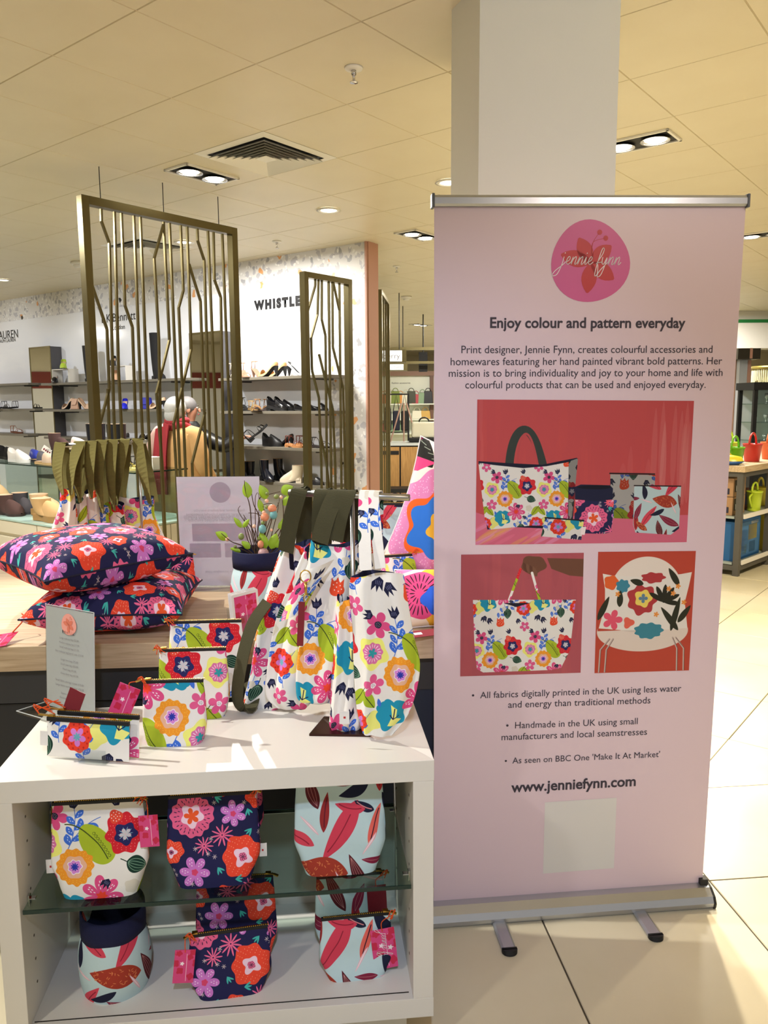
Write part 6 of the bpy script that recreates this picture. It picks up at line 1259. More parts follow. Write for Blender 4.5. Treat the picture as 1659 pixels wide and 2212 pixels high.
for k, (px, c) in enumerate(((262, '#1c1c1e'), (285, '#242426'), (250, '#c9bb5a'))): shoe('bow_sandal', ('black bow sandal seen through the bars of the bronze screen', 'second black bow sandal right of the first behind the bars', 'yellow-soled sandal behind the olive straps')[k], 'sandal', (gpos(px, .15+.12*(k == 1))[0], gpos(px, .15+.12*(k == 1))[1], ZGT), WANG, c, '#cfc27a', L=.24)
bx_ = thing('shoe_box', 'small white box on the glass table behind the screen bars', 'box', gpos(322, .3), WANG+.2); mb = MB(); mb.box(-.09, .09, -.06, .06, 0, .10); mb.build('carton', paper, bx_)
# on the plinth
shoe('sheepskin_boot', 'tall sand sheepskin boot cut by the left edge', 'mini', ppos(-22, .30), WANG+.1, '#c9a980', '#b59468', L=.30, W=.13, rough=.95).scale = (1, 1, 1.7)
shoe('sheepskin_boot', 'chocolate brown short sheepskin boot on the plinth', 'mini', ppos(2, .13), WANG+.05, '#4b3532', '#3c2c2a', L=.30, W=.13, rough=.95)
shoe('sheepskin_boot', 'slate grey short sheepskin boot behind the brown one', 'mini', ppos(38, .30), WANG-.1, '#474449', '#3a383c', L=.30, W=.13, rough=.95)
shoe('platform_slipper', 'sand platform sheepskin slipper at the front of the plinth', 'platform', ppos(78, .12), WANG+.05, '#c7a373', '#a88150', L=.36, W=.14, rough=.95); shoe('platform_slipper', 'sand platform slipper behind its twin', 'platform', ppos(74, .28), WANG+.05, '#d2b08a', '#a88150', L=.36, W=.14, rough=.95)
fb = thing('fluffy_slipper', 'grey fluffy slipper half hidden by the leftmost hanging tote', 'shoe', ppos(118, .14), 0); mb = MB(); mb.ball((0, 0, .05), .07, 16, 10, sz=.72); mb.build('fluff', mat('grey_fluff', '#7d7d80', 1., bump=1., bscale=60), fb, True); mb = MB(); mb.lathe([(.06, 0), (.065, .012)], 18); mb.build('sole', black, fb)
# ------------------------------------------------------------------ people
skin_m = mat('skin_tone', '#b07c66', .5, noise=.05, nscale=30); hair_w = mat('silver_hair', '#b9b9b8', .5, noise=.25, nscale=60, stretch=(6, 6, .6), bump=.6, bscale=90); hair_g = mat('grey_hair', '#6c696a', .5, noise=.35, nscale=60, stretch=(6, 6, .6), bump=.6, bscale=90)
camel = mat('camel_wool', '#c49a66', .95, noise=.06, nscale=30, bump=.3, bscale=200); pinkw = mat('pale_pink_wool', '#d0aaa0', .95); redsc = mat('red_scarf_wool', '#9c3038', .95, noise=.15, nscale=30, stretch=(8, 8, 1)); puffer = mat('black_puffer', '#121316', .4, bump=.5, bscale=18)
def skinned(name, joints, edges, m, parent, sub=2):
    names = list(joints); me = bpy.data.meshes.new(name); me.from_pydata([joints[k][0] for k in names], [(names.index(a), names.index(b)) for a, b in edges], []); me.materials.append(m)
    o = link(bpy.data.objects.new(name, me)); o.parent = parent; s = o.modifiers.new('skin', 'SKIN'); s.use_smooth_shade = True
    for i, k in enumerate(names): r = joints[k][1]; me.skin_vertices[0].data[i].radius = r if isinstance(r, tuple) else (r, r)
    me.skin_vertices[0].data[0].use_root = True; q = o.modifiers.new('subsurf', 'SUBSURF'); q.levels = q.render_levels = sub; return o
def body(parent, H=1.57, arms=None):
    k = H/1.7; J = dict(pelvis=((0, 0, .92*k), (.14, .10)), waist=((0, 0, 1.05*k), (.12, .09)), chest=((0, 0, 1.25*k), (.15, .10)), neckb=((0, 0, 1.40*k), (.07, .06)), neck=((0, .0, 1.46*k), .045), head0=((0, -.01, 1.52*k), .06), head=((0, -.012, 1.60*k), (.073, .085)), crown=((0, 0, 1.665*k), (.055, .06)))
    E_ = [('pelvis', 'waist'), ('waist', 'chest'), ('chest', 'neckb'), ('neckb', 'neck'), ('neck', 'head0'), ('head0', 'head'), ('head', 'crown')]
    for s, n in ((-1, 'l'), (1, 'r')):
        J[n+'hip'] = ((s*.09, 0, .86*k), .085); J[n+'knee'] = ((s*.10, -.01, .48*k), .055); J[n+'ankle'] = ((s*.10, .02, .09*k), .038); J[n+'toe'] = ((s*.11, -.14, .03), .03)
        E_ += [('pelvis', n+'hip'), (n+'hip', n+'knee'), (n+'knee', n+'ankle'), (n+'ankle', n+'toe')]
        A = (arms or {}).get(n) or [(s*.19, .0, 1.34*k), (s*.24, .02, 1.08*k), (s*.22, -.10, .88*k), (s*.215, -.15, .82*k)]
        for i, (q, r) in enumerate(zip(A, (.052, .040, .026, .024))): J[n+'arm%d' % i] = (q, r)
        E_ += [('chest', n+'arm0')]+[(n+'arm%d' % i, n+'arm%d' % (i+1)) for i in range(3)]
    o = skinned('body', J, E_, skin_m, parent); A = {n: [J[n+'arm%d' % i][0] for i in range(4)] for n in 'lr'}
    return o, A, k
def hand(parent, P, fwd, up, side=1):
    f = np.array(fwd, float); f /= np.linalg.norm(f); u = np.array(up, float); u -= f*(u@f); u /= np.linalg.norm(u); s = np.cross(f, u)*side; P = np.array(P)
    J = dict(w=(tuple(P-f*.02), .022), p=(tuple(P+f*.045), (.020, .030)))
    E_ = [('w', 'p')]
    for k in range(4):
        b = P+f*.075+s*(-.027+.018*k); l = (.070, .080, .075, .058)[k]; J['a%d' % k] = (tuple(b), .0095); J['b%d' % k] = (tuple(b+f*l*.5-u*.010), .0085); J['c%d' % k] = (tuple(b+f*l*.8-u*.034), .007); E_ += [('p', 'a%d' % k), ('a%d' % k, 'b%d' % k), ('b%d' % k, 'c%d' % k)]
    J['t0'] = (tuple(P+f*.02-s*.032), .011); J['t1'] = (tuple(P+f*.05-s*.045-u*.015), .0095); J['t2'] = (tuple(P+f*.075-s*.036-u*.026), .008); E_ += [('w', 't0'), ('t0', 't1'), ('t1', 't2')]
    return skinned('hand', J, E_, skin_m, parent, 1)
def face(parent, k, hz):
    # local: facing -y. nose, eyes, lips, ears on the head
    mb = MB(); z = hz; mb.ball((0, -.098, z-.018), .013, 10, 8, sx=.8, sy=1.1, sz=1.6); mb.ball((0, -.104, z-.030), .010, 10, 8, sx=1.2)
    for s in (-1, 1): mb.ball((s*.076, .0, z-.015), .022, 10, 8, sx=.35, sz=1.4)
    mb.build('nose_and_ears', skin_m, parent, True); mb = MB(); mb.ball((0, -.090, z-.058), .018, 12, 8, sx=1.2, sy=.6, sz=.42); mb.build('lips', mat('lip_rose', '#8d3b3e', .5), parent, True)
    for s in (-1, 1):
        mb = MB(); mb.ball((s*.030, -.082, z+.006), .012, 10, 8, sy=.7, sz=.75); e = mb.build('eye', mat('eye_white', '#e5dfd8', .3), parent, True); mb = MB(); mb.ball((s*.030, -.0885, z+.006), .0055, 8, 6); mb.build('iris', mat('iris_brown', '#2c1c14', .2), e, True)
        mb = MB(); mb.tube([(s*.014, -.089, z+.024), (s*.030, -.090, z+.029), (s*.047, -.082, z+.024)], .003, 6); mb.build('eyebrow', mat('brow_grey', '#544a46', .8), parent, True)
def garment(parent, name, m, rows, A, sl, which='lr', folds=.02):
    n = 40; V = []
    R = catm(rows, 4)
    for j, (z, ax, ay, cy) in enumerate(R):
        for i in range(n): a = 2*PI*i/n; f = 1+folds*math.sin(6*a+2*z)*(1.2-z/1.5); V.append((ax*f*math.copysign(abs(math.cos(a))**.85, math.cos(a)), cy+ay*f*math.sin(a), z))
    mb = MB(); N_ = len(R); mb.add(V, [(j*n+i, j*n+(i+1) % n, (j+1)*n+(i+1) % n, (j+1)*n+i) for j in range(N_-1) for i in range(n)]+[tuple(range(n)), tuple((N_-1)*n+i for i in range(n))])
    for q in which: P = catm([tuple(np.array(A[q][0])*np.array([.72, 1, 1])), A[q][0], A[q][1], A[q][2], tuple(np.array(A[q][2])*.35+np.array(A[q][3])*.65)], 5); L_n = len(P); mb.tube(P, list(np.interp(np.linspace(0, 1, L_n), [0, .3, .6, 1], sl)), 14)
    return mb.build(name, m, parent, True)
# woman in a camel and pale pink coat, seen from behind
p = at_y(383, 900, 7.0); w1 = thing('person', 'person with silver hair, red scarf and camel and pale pink coat, seen from behind', 'person', (p[0], p[1], 0), PI-.45)
_, A1, k = body(w1, 1.62, {'l': [(-.19, 0, 1.29), (-.27, .0, 1.04), (-.22, -.14, .92), (-.20, -.20, .90)], 'r': [(.20, 0, 1.29), (.30, .02, 1.03), (.25, -.16, .93), (.22, -.22, .92)]}); face(w1, k, 1.525)
for q in 'lr': hand(w1, A1[q][3], np.array(A1[q][3])-np.array(A1[q][2]), (0, 0, 1), 1 if q == 'r' else -1)
garment(w1, 'coat', camel, [(.50, .27, .20, 0), (.80, .255, .185, 0), (1.05, .235, .165, 0), (1.22, .235, .15, 0), (1.31, .215, .125, 0), (1.365, .13, .10, 0), (1.40, .07, .07, 0)], A1, [.085, .082, .068, .058], 'l')
mb = MB(); P = catm([(.12, 0, 1.30), A1['r'][0], A1['r'][1], A1['r'][2]], 5); mb.tube(P, list(np.interp(np.linspace(0, 1, len(P)), [0, .3, .6, 1], [.09, .09, .078, .06])), 14); mb.build('pink_sleeve', pinkw, w1, True)
mb = MB(); mb.ball((0, .005, 1.535), .098, 20, 14, sx=.92, sy=1.08, sz=1.08); mb.ball((0, .05, 1.475), .070, 16, 10, sx=1.1, sy=.8, sz=1.1)
hw_ = mb.build('hair', hair_w, w1, True)
hw_.location = (0, .018, .004)
mb = MB(); mb.tube([(.088*math.cos(a), .005+.088*math.sin(a), 1.385+.012*math.sin(3*a)) for a in np.linspace(0, 2*PI, 26)], .036, 10, False); mb.tube([(.084*math.cos(a), .005+.084*math.sin(a), 1.425+.01*math.sin(2*a+1)) for a in np.linspace(0, 2*PI, 26)], .028, 10, False)
V = []; rows = 14; cols = 9
for j in range(rows):
    v = j/(rows-1)
    for i in range(cols): u = i/(cols-1); V.append((-.03+.15*u+.03*v*(u-.2), .135+.055*math.sin(min(1, v*1.5)*PI/2)+.012*math.sin(9*u+2*v), 1.41-.62*v-.05*u*(1-v)))
mb.add(V+[(x, y+.014, z) for x, y, z in V], [(j*cols+i, j*cols+i+1, (j+1)*cols+i+1, (j+1)*cols+i) for j in range(rows-1) for i in range(cols-1)]+[(rows*cols+j*cols+i, rows*cols+(j+1)*cols+i, rows*cols+(j+1)*cols+i+1, rows*cols+j*cols+i+1) for j in range(rows-1) for i in range(cols-1)])
mb.build('scarf', redsc, w1, True)
mb = MB(); mb.lathe([(.10, .0), (.13, .03), (.13, .48), (.11, .5)], 16, (-.06, 0, 0)) if False else None
for s in (-1, 1): mb = MB(); mb.tube([(s*.09, 0, .84), (s*.10, 0, .45), (s*.10, .02, .07)], [.095, .075, .06], 12); mb.build('trouser_leg', mat('dark_trouser', '#26262b', .9), w1, True); mb = MB(); mb.ball((s*.105, -.06, .04), .05, 12, 8, sx=.8, sy=2.3, sz=.8); mb.build('shoe', black, w1, True)
# woman in a black puffer jacket, in profile, reaching for a sandal
p = at_y(409, 900, 7.75); Hd = at_y(528, 947, 7.75+.1)
w2 = thing('person', 'person with grey hair and black padded jacket, in profile, holding up a black sandal', 'person', (p[0], p[1], 0), PI/2+.12); ang2 = PI/2+.12
def loc2(P): d = np.array(P[:2])-np.array(p[:2]); c, s = math.cos(-ang2), math.sin(-ang2); return (d[0]*c-d[1]*s, d[0]*s+d[1]*c, P[2])
hl = loc2(Hd); sh = (.17, -.02, 1.30); el = tuple(np.array(sh)*.45+np.array(hl)*.55+np.array([.0, .0, -.10])); wr = tuple(np.array(hl)-np.array([0, -.05, .0]))
_, A2_, k = body(w2, 1.63, {'r': [sh, el, tuple(np.array(el)*.2+np.array(wr)*.8), wr]}); face(w2, k, 1.535)
hand(w2, wr, np.array(hl)-np.array(el), (0, 0, 1), 1); hand(w2, A2_['l'][3], (0, -.5, -1), (0, -1, 0), -1)
garment(w2, 'padded_jacket', puffer, [(.62, .24, .20, 0), (.85, .24, .19, 0), (1.05, .225, .175, 0), (1.22, .225, .16, 0), (1.32, .20, .13, 0), (1.385, .10, .09, 0), (1.41, .07, .07, 0)], A2_, [.085, .085, .070, .052])
mb = MB(); mb.ball((0, .02, 1.56), .098, 20, 14, sx=.93, sy=1.0, sz=.98); mb.ball((0, .055, 1.48), .085, 16, 10, sx=1.1, sy=.7, sz=1.2); mb.ball((.055, .055, 1.42), .05, 12, 8, sz=1.8); mb.ball((-.055, .055, 1.42), .05, 12, 8, sz=1.8); mb.build('hair', hair_g, w2, True)
for s in (-1, 1): mb = MB(); mb.tube([(s*.09, 0, .86), (s*.10, 0, .45), (s*.10, .02, .07)], [.095, .075, .06], 12); mb.build('trouser_leg', mat('dark_trouser', '#26262b', .9), w2, True); mb = MB(); mb.ball((s*.105, -.06, .04), .05, 12, 8, sx=.8, sy=2.3, sz=.8); mb.build('shoe', black, w2, True)
q = at_y(541, 957, 7.75); shoe('buckle_sandal', 'black buckled sandal held up in the hand of the person in black', 'sandal', (q[0], q[1], q[2]), .0, '#141417', '#141416', rough=.5, L=.25, pitch=-.78, hh=.025)
# ------------------------------------------------------------------ beyond the pink pier: accessories department
Yc = 12.3; a, b = at_y(800, 1000, Yc), at_y(1000, 1000, Yc)
ct = thing('sales_counter', 'long counter with oak panels and a white worktop beyond the pink pier', 'counter', (a[0], Yc, 0), .02); W_ = b[0]-a[0]
mb = MB(); mb.box(0, W_, 0, .7, .04, .92); mb.build('carcass', black, ct)
xs = [0, .26, .47, .95, W_]
for i in range(4): mb = MB(); mb.box(xs[i]+.012, xs[i+1]-.012, -.02, -.001, .06, .90); mb.build('oak_panel', oak2, ct)
mb = MB(); mb.box(-.02, W_+.02, -.03, .72, .921, .96); mb.build('worktop', mat('counter_top', '#c9cfcf', .2), ct); mb = MB(); mb.box(.1, .45, -.026, -.02, .78, .84); mb.build('recess_handle', black, ct)
whl = thing('trolley', 'trolley with a black castor under the table edge behind the pouches', 'trolley', tuple(at_z(853, 1097, 0)), 0); mb = MB(); mb.tube([(.10*math.cos(t), 0, .115+.10*math.sin(t)) for t in np.linspace(0, 2*PI, 24)], .015, 8, False); mb.build('castor', black, whl, True); mb = MB(); mb.lathe([(.03, -.02), (.03, .02)], 12); mb.build('hub', steel, whl, rot=(PI/2, 0, 0), loc=(0, 0, .115)); mb = MB(); mb.box(-.1, .8, -.1, .3, .24, .30); mb.build('deck', black, whl)
Yw = 21.5; a, b = at_y(780, 900, Yw), at_y(1120, 900, Yw)
aw = thing('accessories_wall', 'lit white display wall headed Fashion accessories, far beyond the counter', 'display wall', (a[0], Yw, 0), 0); W_ = b[0]-a[0]
hdz = at_y(870, 803, Yw)[2]; pz = at_y(870, 812, Yw)[2]; wht = mat('lit_white_laminate', '#e4e8da', .3)
mb = MB(); mb.box(0, W_, 0, .1, 0, pz); mb.build('back_board', wht, aw); brn = mat('brown_fascia', '#8a6a58', .5); mb = MB(); mb.box(0, W_, -.12, .12, pz, pz+.12); mb.build('fascia', brn, aw); x = at_y(932, 850, Yw)[0]-a[0]; mb = MB(); mb.box(x-.05, x+.05, -.14, -.001, 0, pz); mb.build('upright', mat('brown_fascia2', '#6d4f42', .5), aw)
x0 = at_y(846, 829, Yw)[0]-a[0]; x1 = at_y(886, 829, Yw)[0]-a[0]; text('Fashion accessories', x0, x1, at_y(866, 829, Yw)[2], aw, ink, -.004)
for k, py in enumerate((872, 905, 935)):
    z = at_y(870, py, Yw)[2]; mb = MB(); mb.box(.1, W_-.1, -.35, -.001, z-.03, z); mb.build('shelf', mat('lit_white_laminate', '#e4e8da'), aw)
bagc = ['#c9703a', '#d8d2b8', '#7a8a3a', '#d08a3c', '#e0dcc8', '#3a3c28', '#b03a44', '#7f9a78', '#222226', '#e2c07a', '#8a5a3a', '#d9d4c4', '#c23a4c', '#bb8866', '#222226', '#d9c65a']
def handbag(px, py, Y, w, h, col, label, grp=None):
    z = at_y(px, py, Y)[2]; P = at_y(px, py, Y); t = thing('handbag', label, 'bag', (P[0], Y-.17, z+.003), 0, grp); m_ = mat('bag_'+col, col, .45); mb = MB(); mb.add([(-w/2, -.05, 0), (w/2, -.05, 0), (w/2, .05, 0), (-w/2, .05, 0), (-w*.42, -.03, h), (w*.42, -.03, h), (w*.42, .03, h), (-w*.42, .03, h)], [(3, 2, 1, 0), (4, 5, 6, 7), (0, 1, 5, 4), (1, 2, 6, 5), (2, 3, 7, 6), (3, 0, 4, 7)]); mb.build('body', m_, t, bevel=.012)
    mb = MB(); mb.tube([(w*.28*math.cos(a), 0, h+w*.32*math.sin(a)) for a in np.linspace(0, PI, 10)], .009, 6); mb.build('handle', m_, t, True)
names = ['orange', 'cream', 'olive', 'amber', 'ivory', 'dark green']
for k, px in enumerate((831, 842, 854, 865, 877, 888, 898, 912, 924)): c_ = bagc[k % 16]; handbag(px, 872, Yw, .26, .25+.04*(k % 3), c_, ('small orange handbag, first from the left on the far top shelf', 'small cream handbag on the far top shelf', 'small olive handbag on the far top shelf', 'amber handbag in the middle of the far top shelf', 'ivory handbag on the far top shelf', 'dark green handbag on the far top shelf', 'crimson handbag on the far top shelf', 'sage handbag towards the right of the far top shelf', 'black handbag at the right of the far top shelf')[k], 'handbags on the far display wall')
for k, (px, c_, w, lb) in enumerate(((832, '#b8384a', .28, 'red handbag on the second far shelf'), (853, '#84a07c', .36, 'sage green handbag on the second far shelf'), (875, '#1e1e22', .2, 'black handbag on the second far shelf'), (900, '#e0dcc8', .26, 'pale handbag on the second far shelf'), (918, '#c9a050', .26, 'yellow-brown handbag on the second far shelf'))): handbag(px, 905 if k > 2 else 932, Yw, w*1.1, .22, c_, lb, 'handbags on the far display wall')
P = at_y(916, 955, 12.6); bp_ = thing('backpack', 'cream and black buckled backpack standing on the oak counter', 'bag', (P[0], 12.6, .961), 0); mb = MB(); mb.box(-.2, .2, -.1, .1, .07, .32); mb.build('body', mat('bag_cream', '#d6d2bd', .6), bp_, bevel=.03); mb = MB(); mb.box(-.24, .24, -.12, .12, .001, .07); mb.build('base', black, bp_, bevel=.01); mb = MB(); mb.tube([(.08*math.cos(a), 0, .32+.07*math.sin(a)) for a in np.linspace(0, PI, 10)], .012, 6); mb.build('handle', black, bp_, True)
P = at_y(894, 955, 12.5); ea = thing('display_easel', 'slim wooden easel legs standing on the counter', 'easel', (P[0]-.15, 12.75, .961), 0)
for s in (-1, 0, 1): mb = MB(); mb.tube([(s*.22, .1*(s == 0), 0), (s*.04, 0, .62)], .012, 6); mb.build('leg', mat('bag_pinkwood', '#b59080', .5), ea)
sgm = mat('lit_sign_face', '#f4f8f6', .4, emit=.75)
def sign(xa, xb, ya, yb, Y, label, words, flip=False):
    p0, p1 = at_y(xa, yb, Y), at_y(xb, ya, Y); t = thing('hanging_sign', label, 'sign', (p0[0], Y, p0[2]), 0); w, h = p1[0]-p0[0], p1[2]-p0[2]
    mb = MB(); mb.box(0, w, 0, .18, 0, h); mb.build('light_box', bronze, t); mb = MB(); mb.box(.01, w-.06, -.006, -.001, .012, h-.012); mb.build('lit_face', sgm, t); text(words, w*.03, w*.80, h*.3, t, greyink, -.009)
    mb = MB(); mb.tube([(w*.8, .09, h), (w*.8, .09, 3.03-p0[2])], .006, 6); mb.build('hanging_wire', black, t)
sign(802, 878, 755, 783, 10.6, 'lit hanging sign reading Mulberry in grey serif letters', 'Mulberry'); sign(834, 880, 785, 801, 12.0, 'smaller lit hanging sign reading Mulberry below the first', 'Mulberry')
P = at_y(914, 790, 13.2); t = thing('hanging_speaker', 'small black box hanging from the far ceiling beam', 'speaker', (P[0], 13.2, P[2]-.1), 0); mb = MB(); mb.box(-.07, .07, -.05, .05, -.0, .32); mb.build('box', black, t); mb = MB(); mb.tube([(0, 0, .3), (0, 0, 3.03-P[2]+.1)], .01, 6); mb.build('rod', black, t)
bz = at_y(900, 753, 11.2)[2]; mb = MB(); mb.box(at_y(800, 753, 11.2)[0], 4.2, 11.2, 11.26, bz-.02, bz+.02); struct(mb.build('trim_beam', bronze)); bz = at_y(900, 783, 12.9)[2]; mb = MB(); mb.box(at_y(800, 753, 12.9)[0], 4.2, 12.9, 12.96, bz-.02, bz+.02); struct(mb.build('trim_beam_far', bronze))
P = at_y(828, 905, 13.5); Q_ = at_y(884, 905, 13.5); rk = thing('bag_rack', 'dark rail rack of hanging bags behind the oak counter', 'rack', (P[0], 13.5, 0), 0)
mb = MB(); mb.box(0, Q_[0]-P[0], -.012, .012, P[2]+.405, P[2]+.43); mb.build('rail', black, rk)
for x in (.0, Q_[0]-P[0]-.03): mb = MB(); mb.box(x, x+.03, -.015, .015, 0, P[2]+.43); mb.build('post', black, rk)
for k, px in enumerate((838, 856, 874)):
    P = at_y(px, 905, 13.5); t = thing('hanging_strap_bag', ('dark crossbody bag hanging left of the easel', 'dark navy bag hanging behind the easel', 'black bag hanging right behind the easel')[k], 'bag', (P[0], 13.5, P[2]-.2), 0); mb = MB(); mb.box(-.062, .062, -.04, .04, 0, .34); mb.build('body', mat('bag_dark%d' % k, ('#262428', '#1d2236', '#191919')[k], .5), t, bevel=.02); mb = MB(); mb.tube([(-.05, 0, .34), (0, 0, .62), (.05, 0, .34)], .008, 6); mb.build('strap', black, t)
# ------------------------------------------------------------------ right edge: toys, bulkhead, display case
TCn = np.array([3.186, 6.904]); td = np.array([.71, .704]); tb = np.array([-.704, .71])
TL = thing('toy_shelf', 'grey steel shelf unit with oak top, full of beach toys, right of the banner', 'shelf', (TCn[0], TCn[1], 0), math.atan2(td[1], td[0])); steelg = mat('graphite_steel', '#55534f', .5)
LW, LD, LZ = 2.2, .95, 1.0
mb = MB(); mb.box(-.02, LW, 0-.02, LD, .945, LZ); mb.build('oak_top', oak, TL, bevel=.002)
for x in (0, .72, 1.45, LW-.05):
    for y in (0, LD-.05): mb = MB(); mb.box(x, x+.05, y, y+.05, 0, .945); mb.build('post', steelg, TL)
for z in (.05, .90):
    for b in ((.05, LW-.05, 0, .05), (0, .05, .05, LD-.05)): mb = MB(); mb.box(b[0], b[1], b[2], b[3], z, z+.045); mb.build('rail', steelg, TL)
for z in (.10, .52): mb = MB(); mb.box(.01, LW-.05, .06, LD-.05, z, z+.02); mb.build('shelf_board', mat('grey_board', '#9aa5a3', .4), TL); mb = MB(); mb.box(.06, .70, -.012, .0, z-.0, z+.04); mb.build('price_strip', paper, TL); mb = MB(); mb.box(.78, 1.43, -.012, .0, z-.0, z+.04); mb.build('price_strip', paper, TL)
def tl(x, y, z): return (TCn[0]+td[0]*x+tb[0]*y, TCn[1]+td[1]*x+tb[1]*y, z)
TAng = math.atan2(td[1], td[0])
def carton(x0, x1, y0, y1, z0, h, col, label, deco=None, cat='box'):
    t = thing('toy_box', label, cat, tl(x0, y0, z0), TAng); w, d = x1-x0, y1-y0; mb = MB(); mb.box(0, w, 0, d, 0, h); mb.build('carton', mat('carton_'+col, col, .5), t)
    for j, (f, c0, c1, r0, r1, c) in enumerate(deco or []):
        mb = MB()
        if f == 'f': mb.box(w*c0, w*c1, -.002, -.0008, h*r0, h*r1)
        else: mb.box(-.002, -.0008, d*(1-c1), d*(1-c0), h*r0, h*r1)
        mb.build('printed_panel', mat('print_'+c, c, .5), t)
    return t
b1 = carton(.06, .66, .06, .80, .122, .36, '#1f5c96', 'large blue water-play toy box on the bottom of the toy shelf', [('f', .12, .95, .06, .94, '#3f77b0'), ('f', .2, .62, .2, .75, '#6a6fae'), ('f', .5, .85, .45, .85, '#d7c24a'), ('f', .24, .45, .1, .35, '#c6d24e'), ('f', .55, .8, .12, .4, '#5f9ad0'), ('f', .6, .9, .86, .93, '#e8eef4')])
mb = MB(); c0 = []
for t_ in np.linspace(0, 2*PI, 30)[:-1]: c0.append((-.003, .36+.115*math.cos(t_)*(1 if math.sin(t_) > 0 else 1.1), .21+.12*math.sin(t_)))
mb.add(c0, [tuple(range(29))]); mb.build('printed_oval', mat('print_olive', '#7f8440', .5), b1)
txt = text('AquaPlay', 0, .26, 0, b1, white_ink, name='box_lettering', rot=(0, 0, 0)); txt.matrix_local = Matrix(((0, 0, -1, -.004), (0, 1, 0, .0), (1, 0, 0, 0), (0, 0, 0, 1)));
txt.matrix_local = Matrix(((0, 0, -1, -.004), (0, -1, 0, .56), (1, 0, 0, .05), (0, 0, 0, 1))) if False else Matrix(((0, 0, -1, -.004), (0, 1, 0, .50), (1, 0, 0, .05), (0, 0, 0, 1)))
for k, z in enumerate((.542, .712)):
    b2 = carton(.06, .34, .10, .78, z, .165, '#a98460', ('lower brown card toy-boat box on the middle of the toy shelf', 'upper brown card toy-boat box stacked on the lower one')[k], [('l', .52, .95, .12, .45, '#2b2c40'), ('f', .1, .8, .25, .9, '#2a2522'), ('f', .2, .6, .3, .6, '#dfe8f0')])
    tx_ = text('Earth friendly', 0, .22, 0, b2, ink, name='box_lettering', rot=(0, 0, 0)); tx_.matrix_local = Matrix(((0, 0, -1, -.004), (-1, 0, 0, .66), (0, 1, 0, .105), (0, 0, 0, 1)))
carton(.82, 1.36, .06, .60, .122, .34, '#d9c33c', 'yellow illustrated toy box further along the bottom shelf', [('f', .2, .45, .3, .8, '#8a7a30'), ('f', .5, .9, .2, .5, '#c8582e'), ('f', .1, .9, .04, .14, '#3a3a2c')])
carton(.40, .68, .19, .75, .542, .20, '#6d2f2a', 'dark red toy box behind the lime watering can', [('f', .1, .9, .2, .8, '#2a2f6a')])
def bucket(x, y, z, r, h, col, label, spout=False, s=1.):
    t = thing('toy_bucket', label, 'bucket', tl(x, y, z), TAng); m_ = mat('plastic_'+col, col, .3); mb = MB(); mb.lathe([(r*.78, 0), (r*.8, .01), (r, h), (r*1.05, h), (r*1.05, h-.012), (r*.97, h-.012), (r*.76, .012), (.001, .012)], 24, cap=True); mb.build('pail', m_, t, True)
    mb = MB(); mb.tube([(r*math.cos(a), 0, h+r*1.15*math.sin(a)) for a in np.linspace(0, PI, 14)], .010, 8); mb.build('handle', m_, t, True)
    if spout: mb = MB(); mb.tube([(r*.8, 0, h*.2), (r*1.5, 0, h*.5), (r*1.9, 0, h*.95)], .012, 8); mb.build('spout', m_, t, True); mb = MB(); mb.tube(catm([(-r*.95, 0, h*.85), (-r*1.7, 0, h*.7), (-r*.85, 0, h*.2)], 6), .009, 8); mb.build('side_handle', m_, t, True)
bucket(.30, .20, LZ, .085, .15, '#6fb42a', 'lime green toy watering can at the front of the toy shelf top', True); bucket(.62, .16, LZ, .085, .17, '#c93a34', 'red toy bucket with raised handle on the toy shelf top'); bucket(.15, .62, LZ, .085, .16, '#4f9a38', 'green toy bucket behind the yellow toy boat'); bucket(.45, .50, LZ, .07, .12, '#b02f34', 'small dark red toy pail behind the watering can')
bucket(.80, .45, LZ, .09, .17, '#b8d040', 'pale lime toy bucket behind the red one'); bucket(1.05, .15, LZ, .085, .17, '#d9693a', 'orange-red toy bucket cut by the right edge'); bucket(.52, .08, .542, .07, .19, '#c4dc3c', 'yellow-green toy can on the middle level of the toy shelf', True); bucket(1.0, .2, .542, .08, .18, '#e0d44a', 'yellow bucket on the middle level further right')
bo = thing('toy_boat', 'yellow and blue plastic toy boat at the left of the toy shelf top', 'toy', tl(.06, .30, LZ), TAng-PI/2+.1)
mb = MB(); hull = lambda zz, k: [(k*.24*math.cos(a)*(1+.15*math.cos(a)), k*.10*math.sin(a), zz) for a in np.linspace(0, 2*PI, 22)[:-1]]
V = hull(0, .8)+hull(.035, 1); mb.add(V, [(i, (i+1) % 21, 21+(i+1) % 21, 21+i) for i in range(21)]+[tuple(range(21)), tuple(range(21, 42))]); mb.build('hull', mat('plastic_blue', '#2c5a9a', .3), bo, True)
mb = MB(); V = hull(.036, .97)+hull(.075, .9)+hull(.09, .6); mb.add(V, [(j*21+i, j*21+(i+1) % 21, (j+1)*21+(i+1) % 21, (j+1)*21+i) for j in (0, 1) for i in range(21)]+[tuple(range(42, 63))]); mb.tube([(-.14, 0, .09), (-.05, 0, .16), (.08, 0, .13), (.15, 0, .08)], .02, 8); mb.build('deck', mat('plastic_yellow', '#e0d03a', .3), bo, True); mb = MB(); mb.ball((-.08, 0, .12), .04, 12, 8); mb.build('cabin', mat('plastic_blue', '#2c5a9a', .3), bo, True)
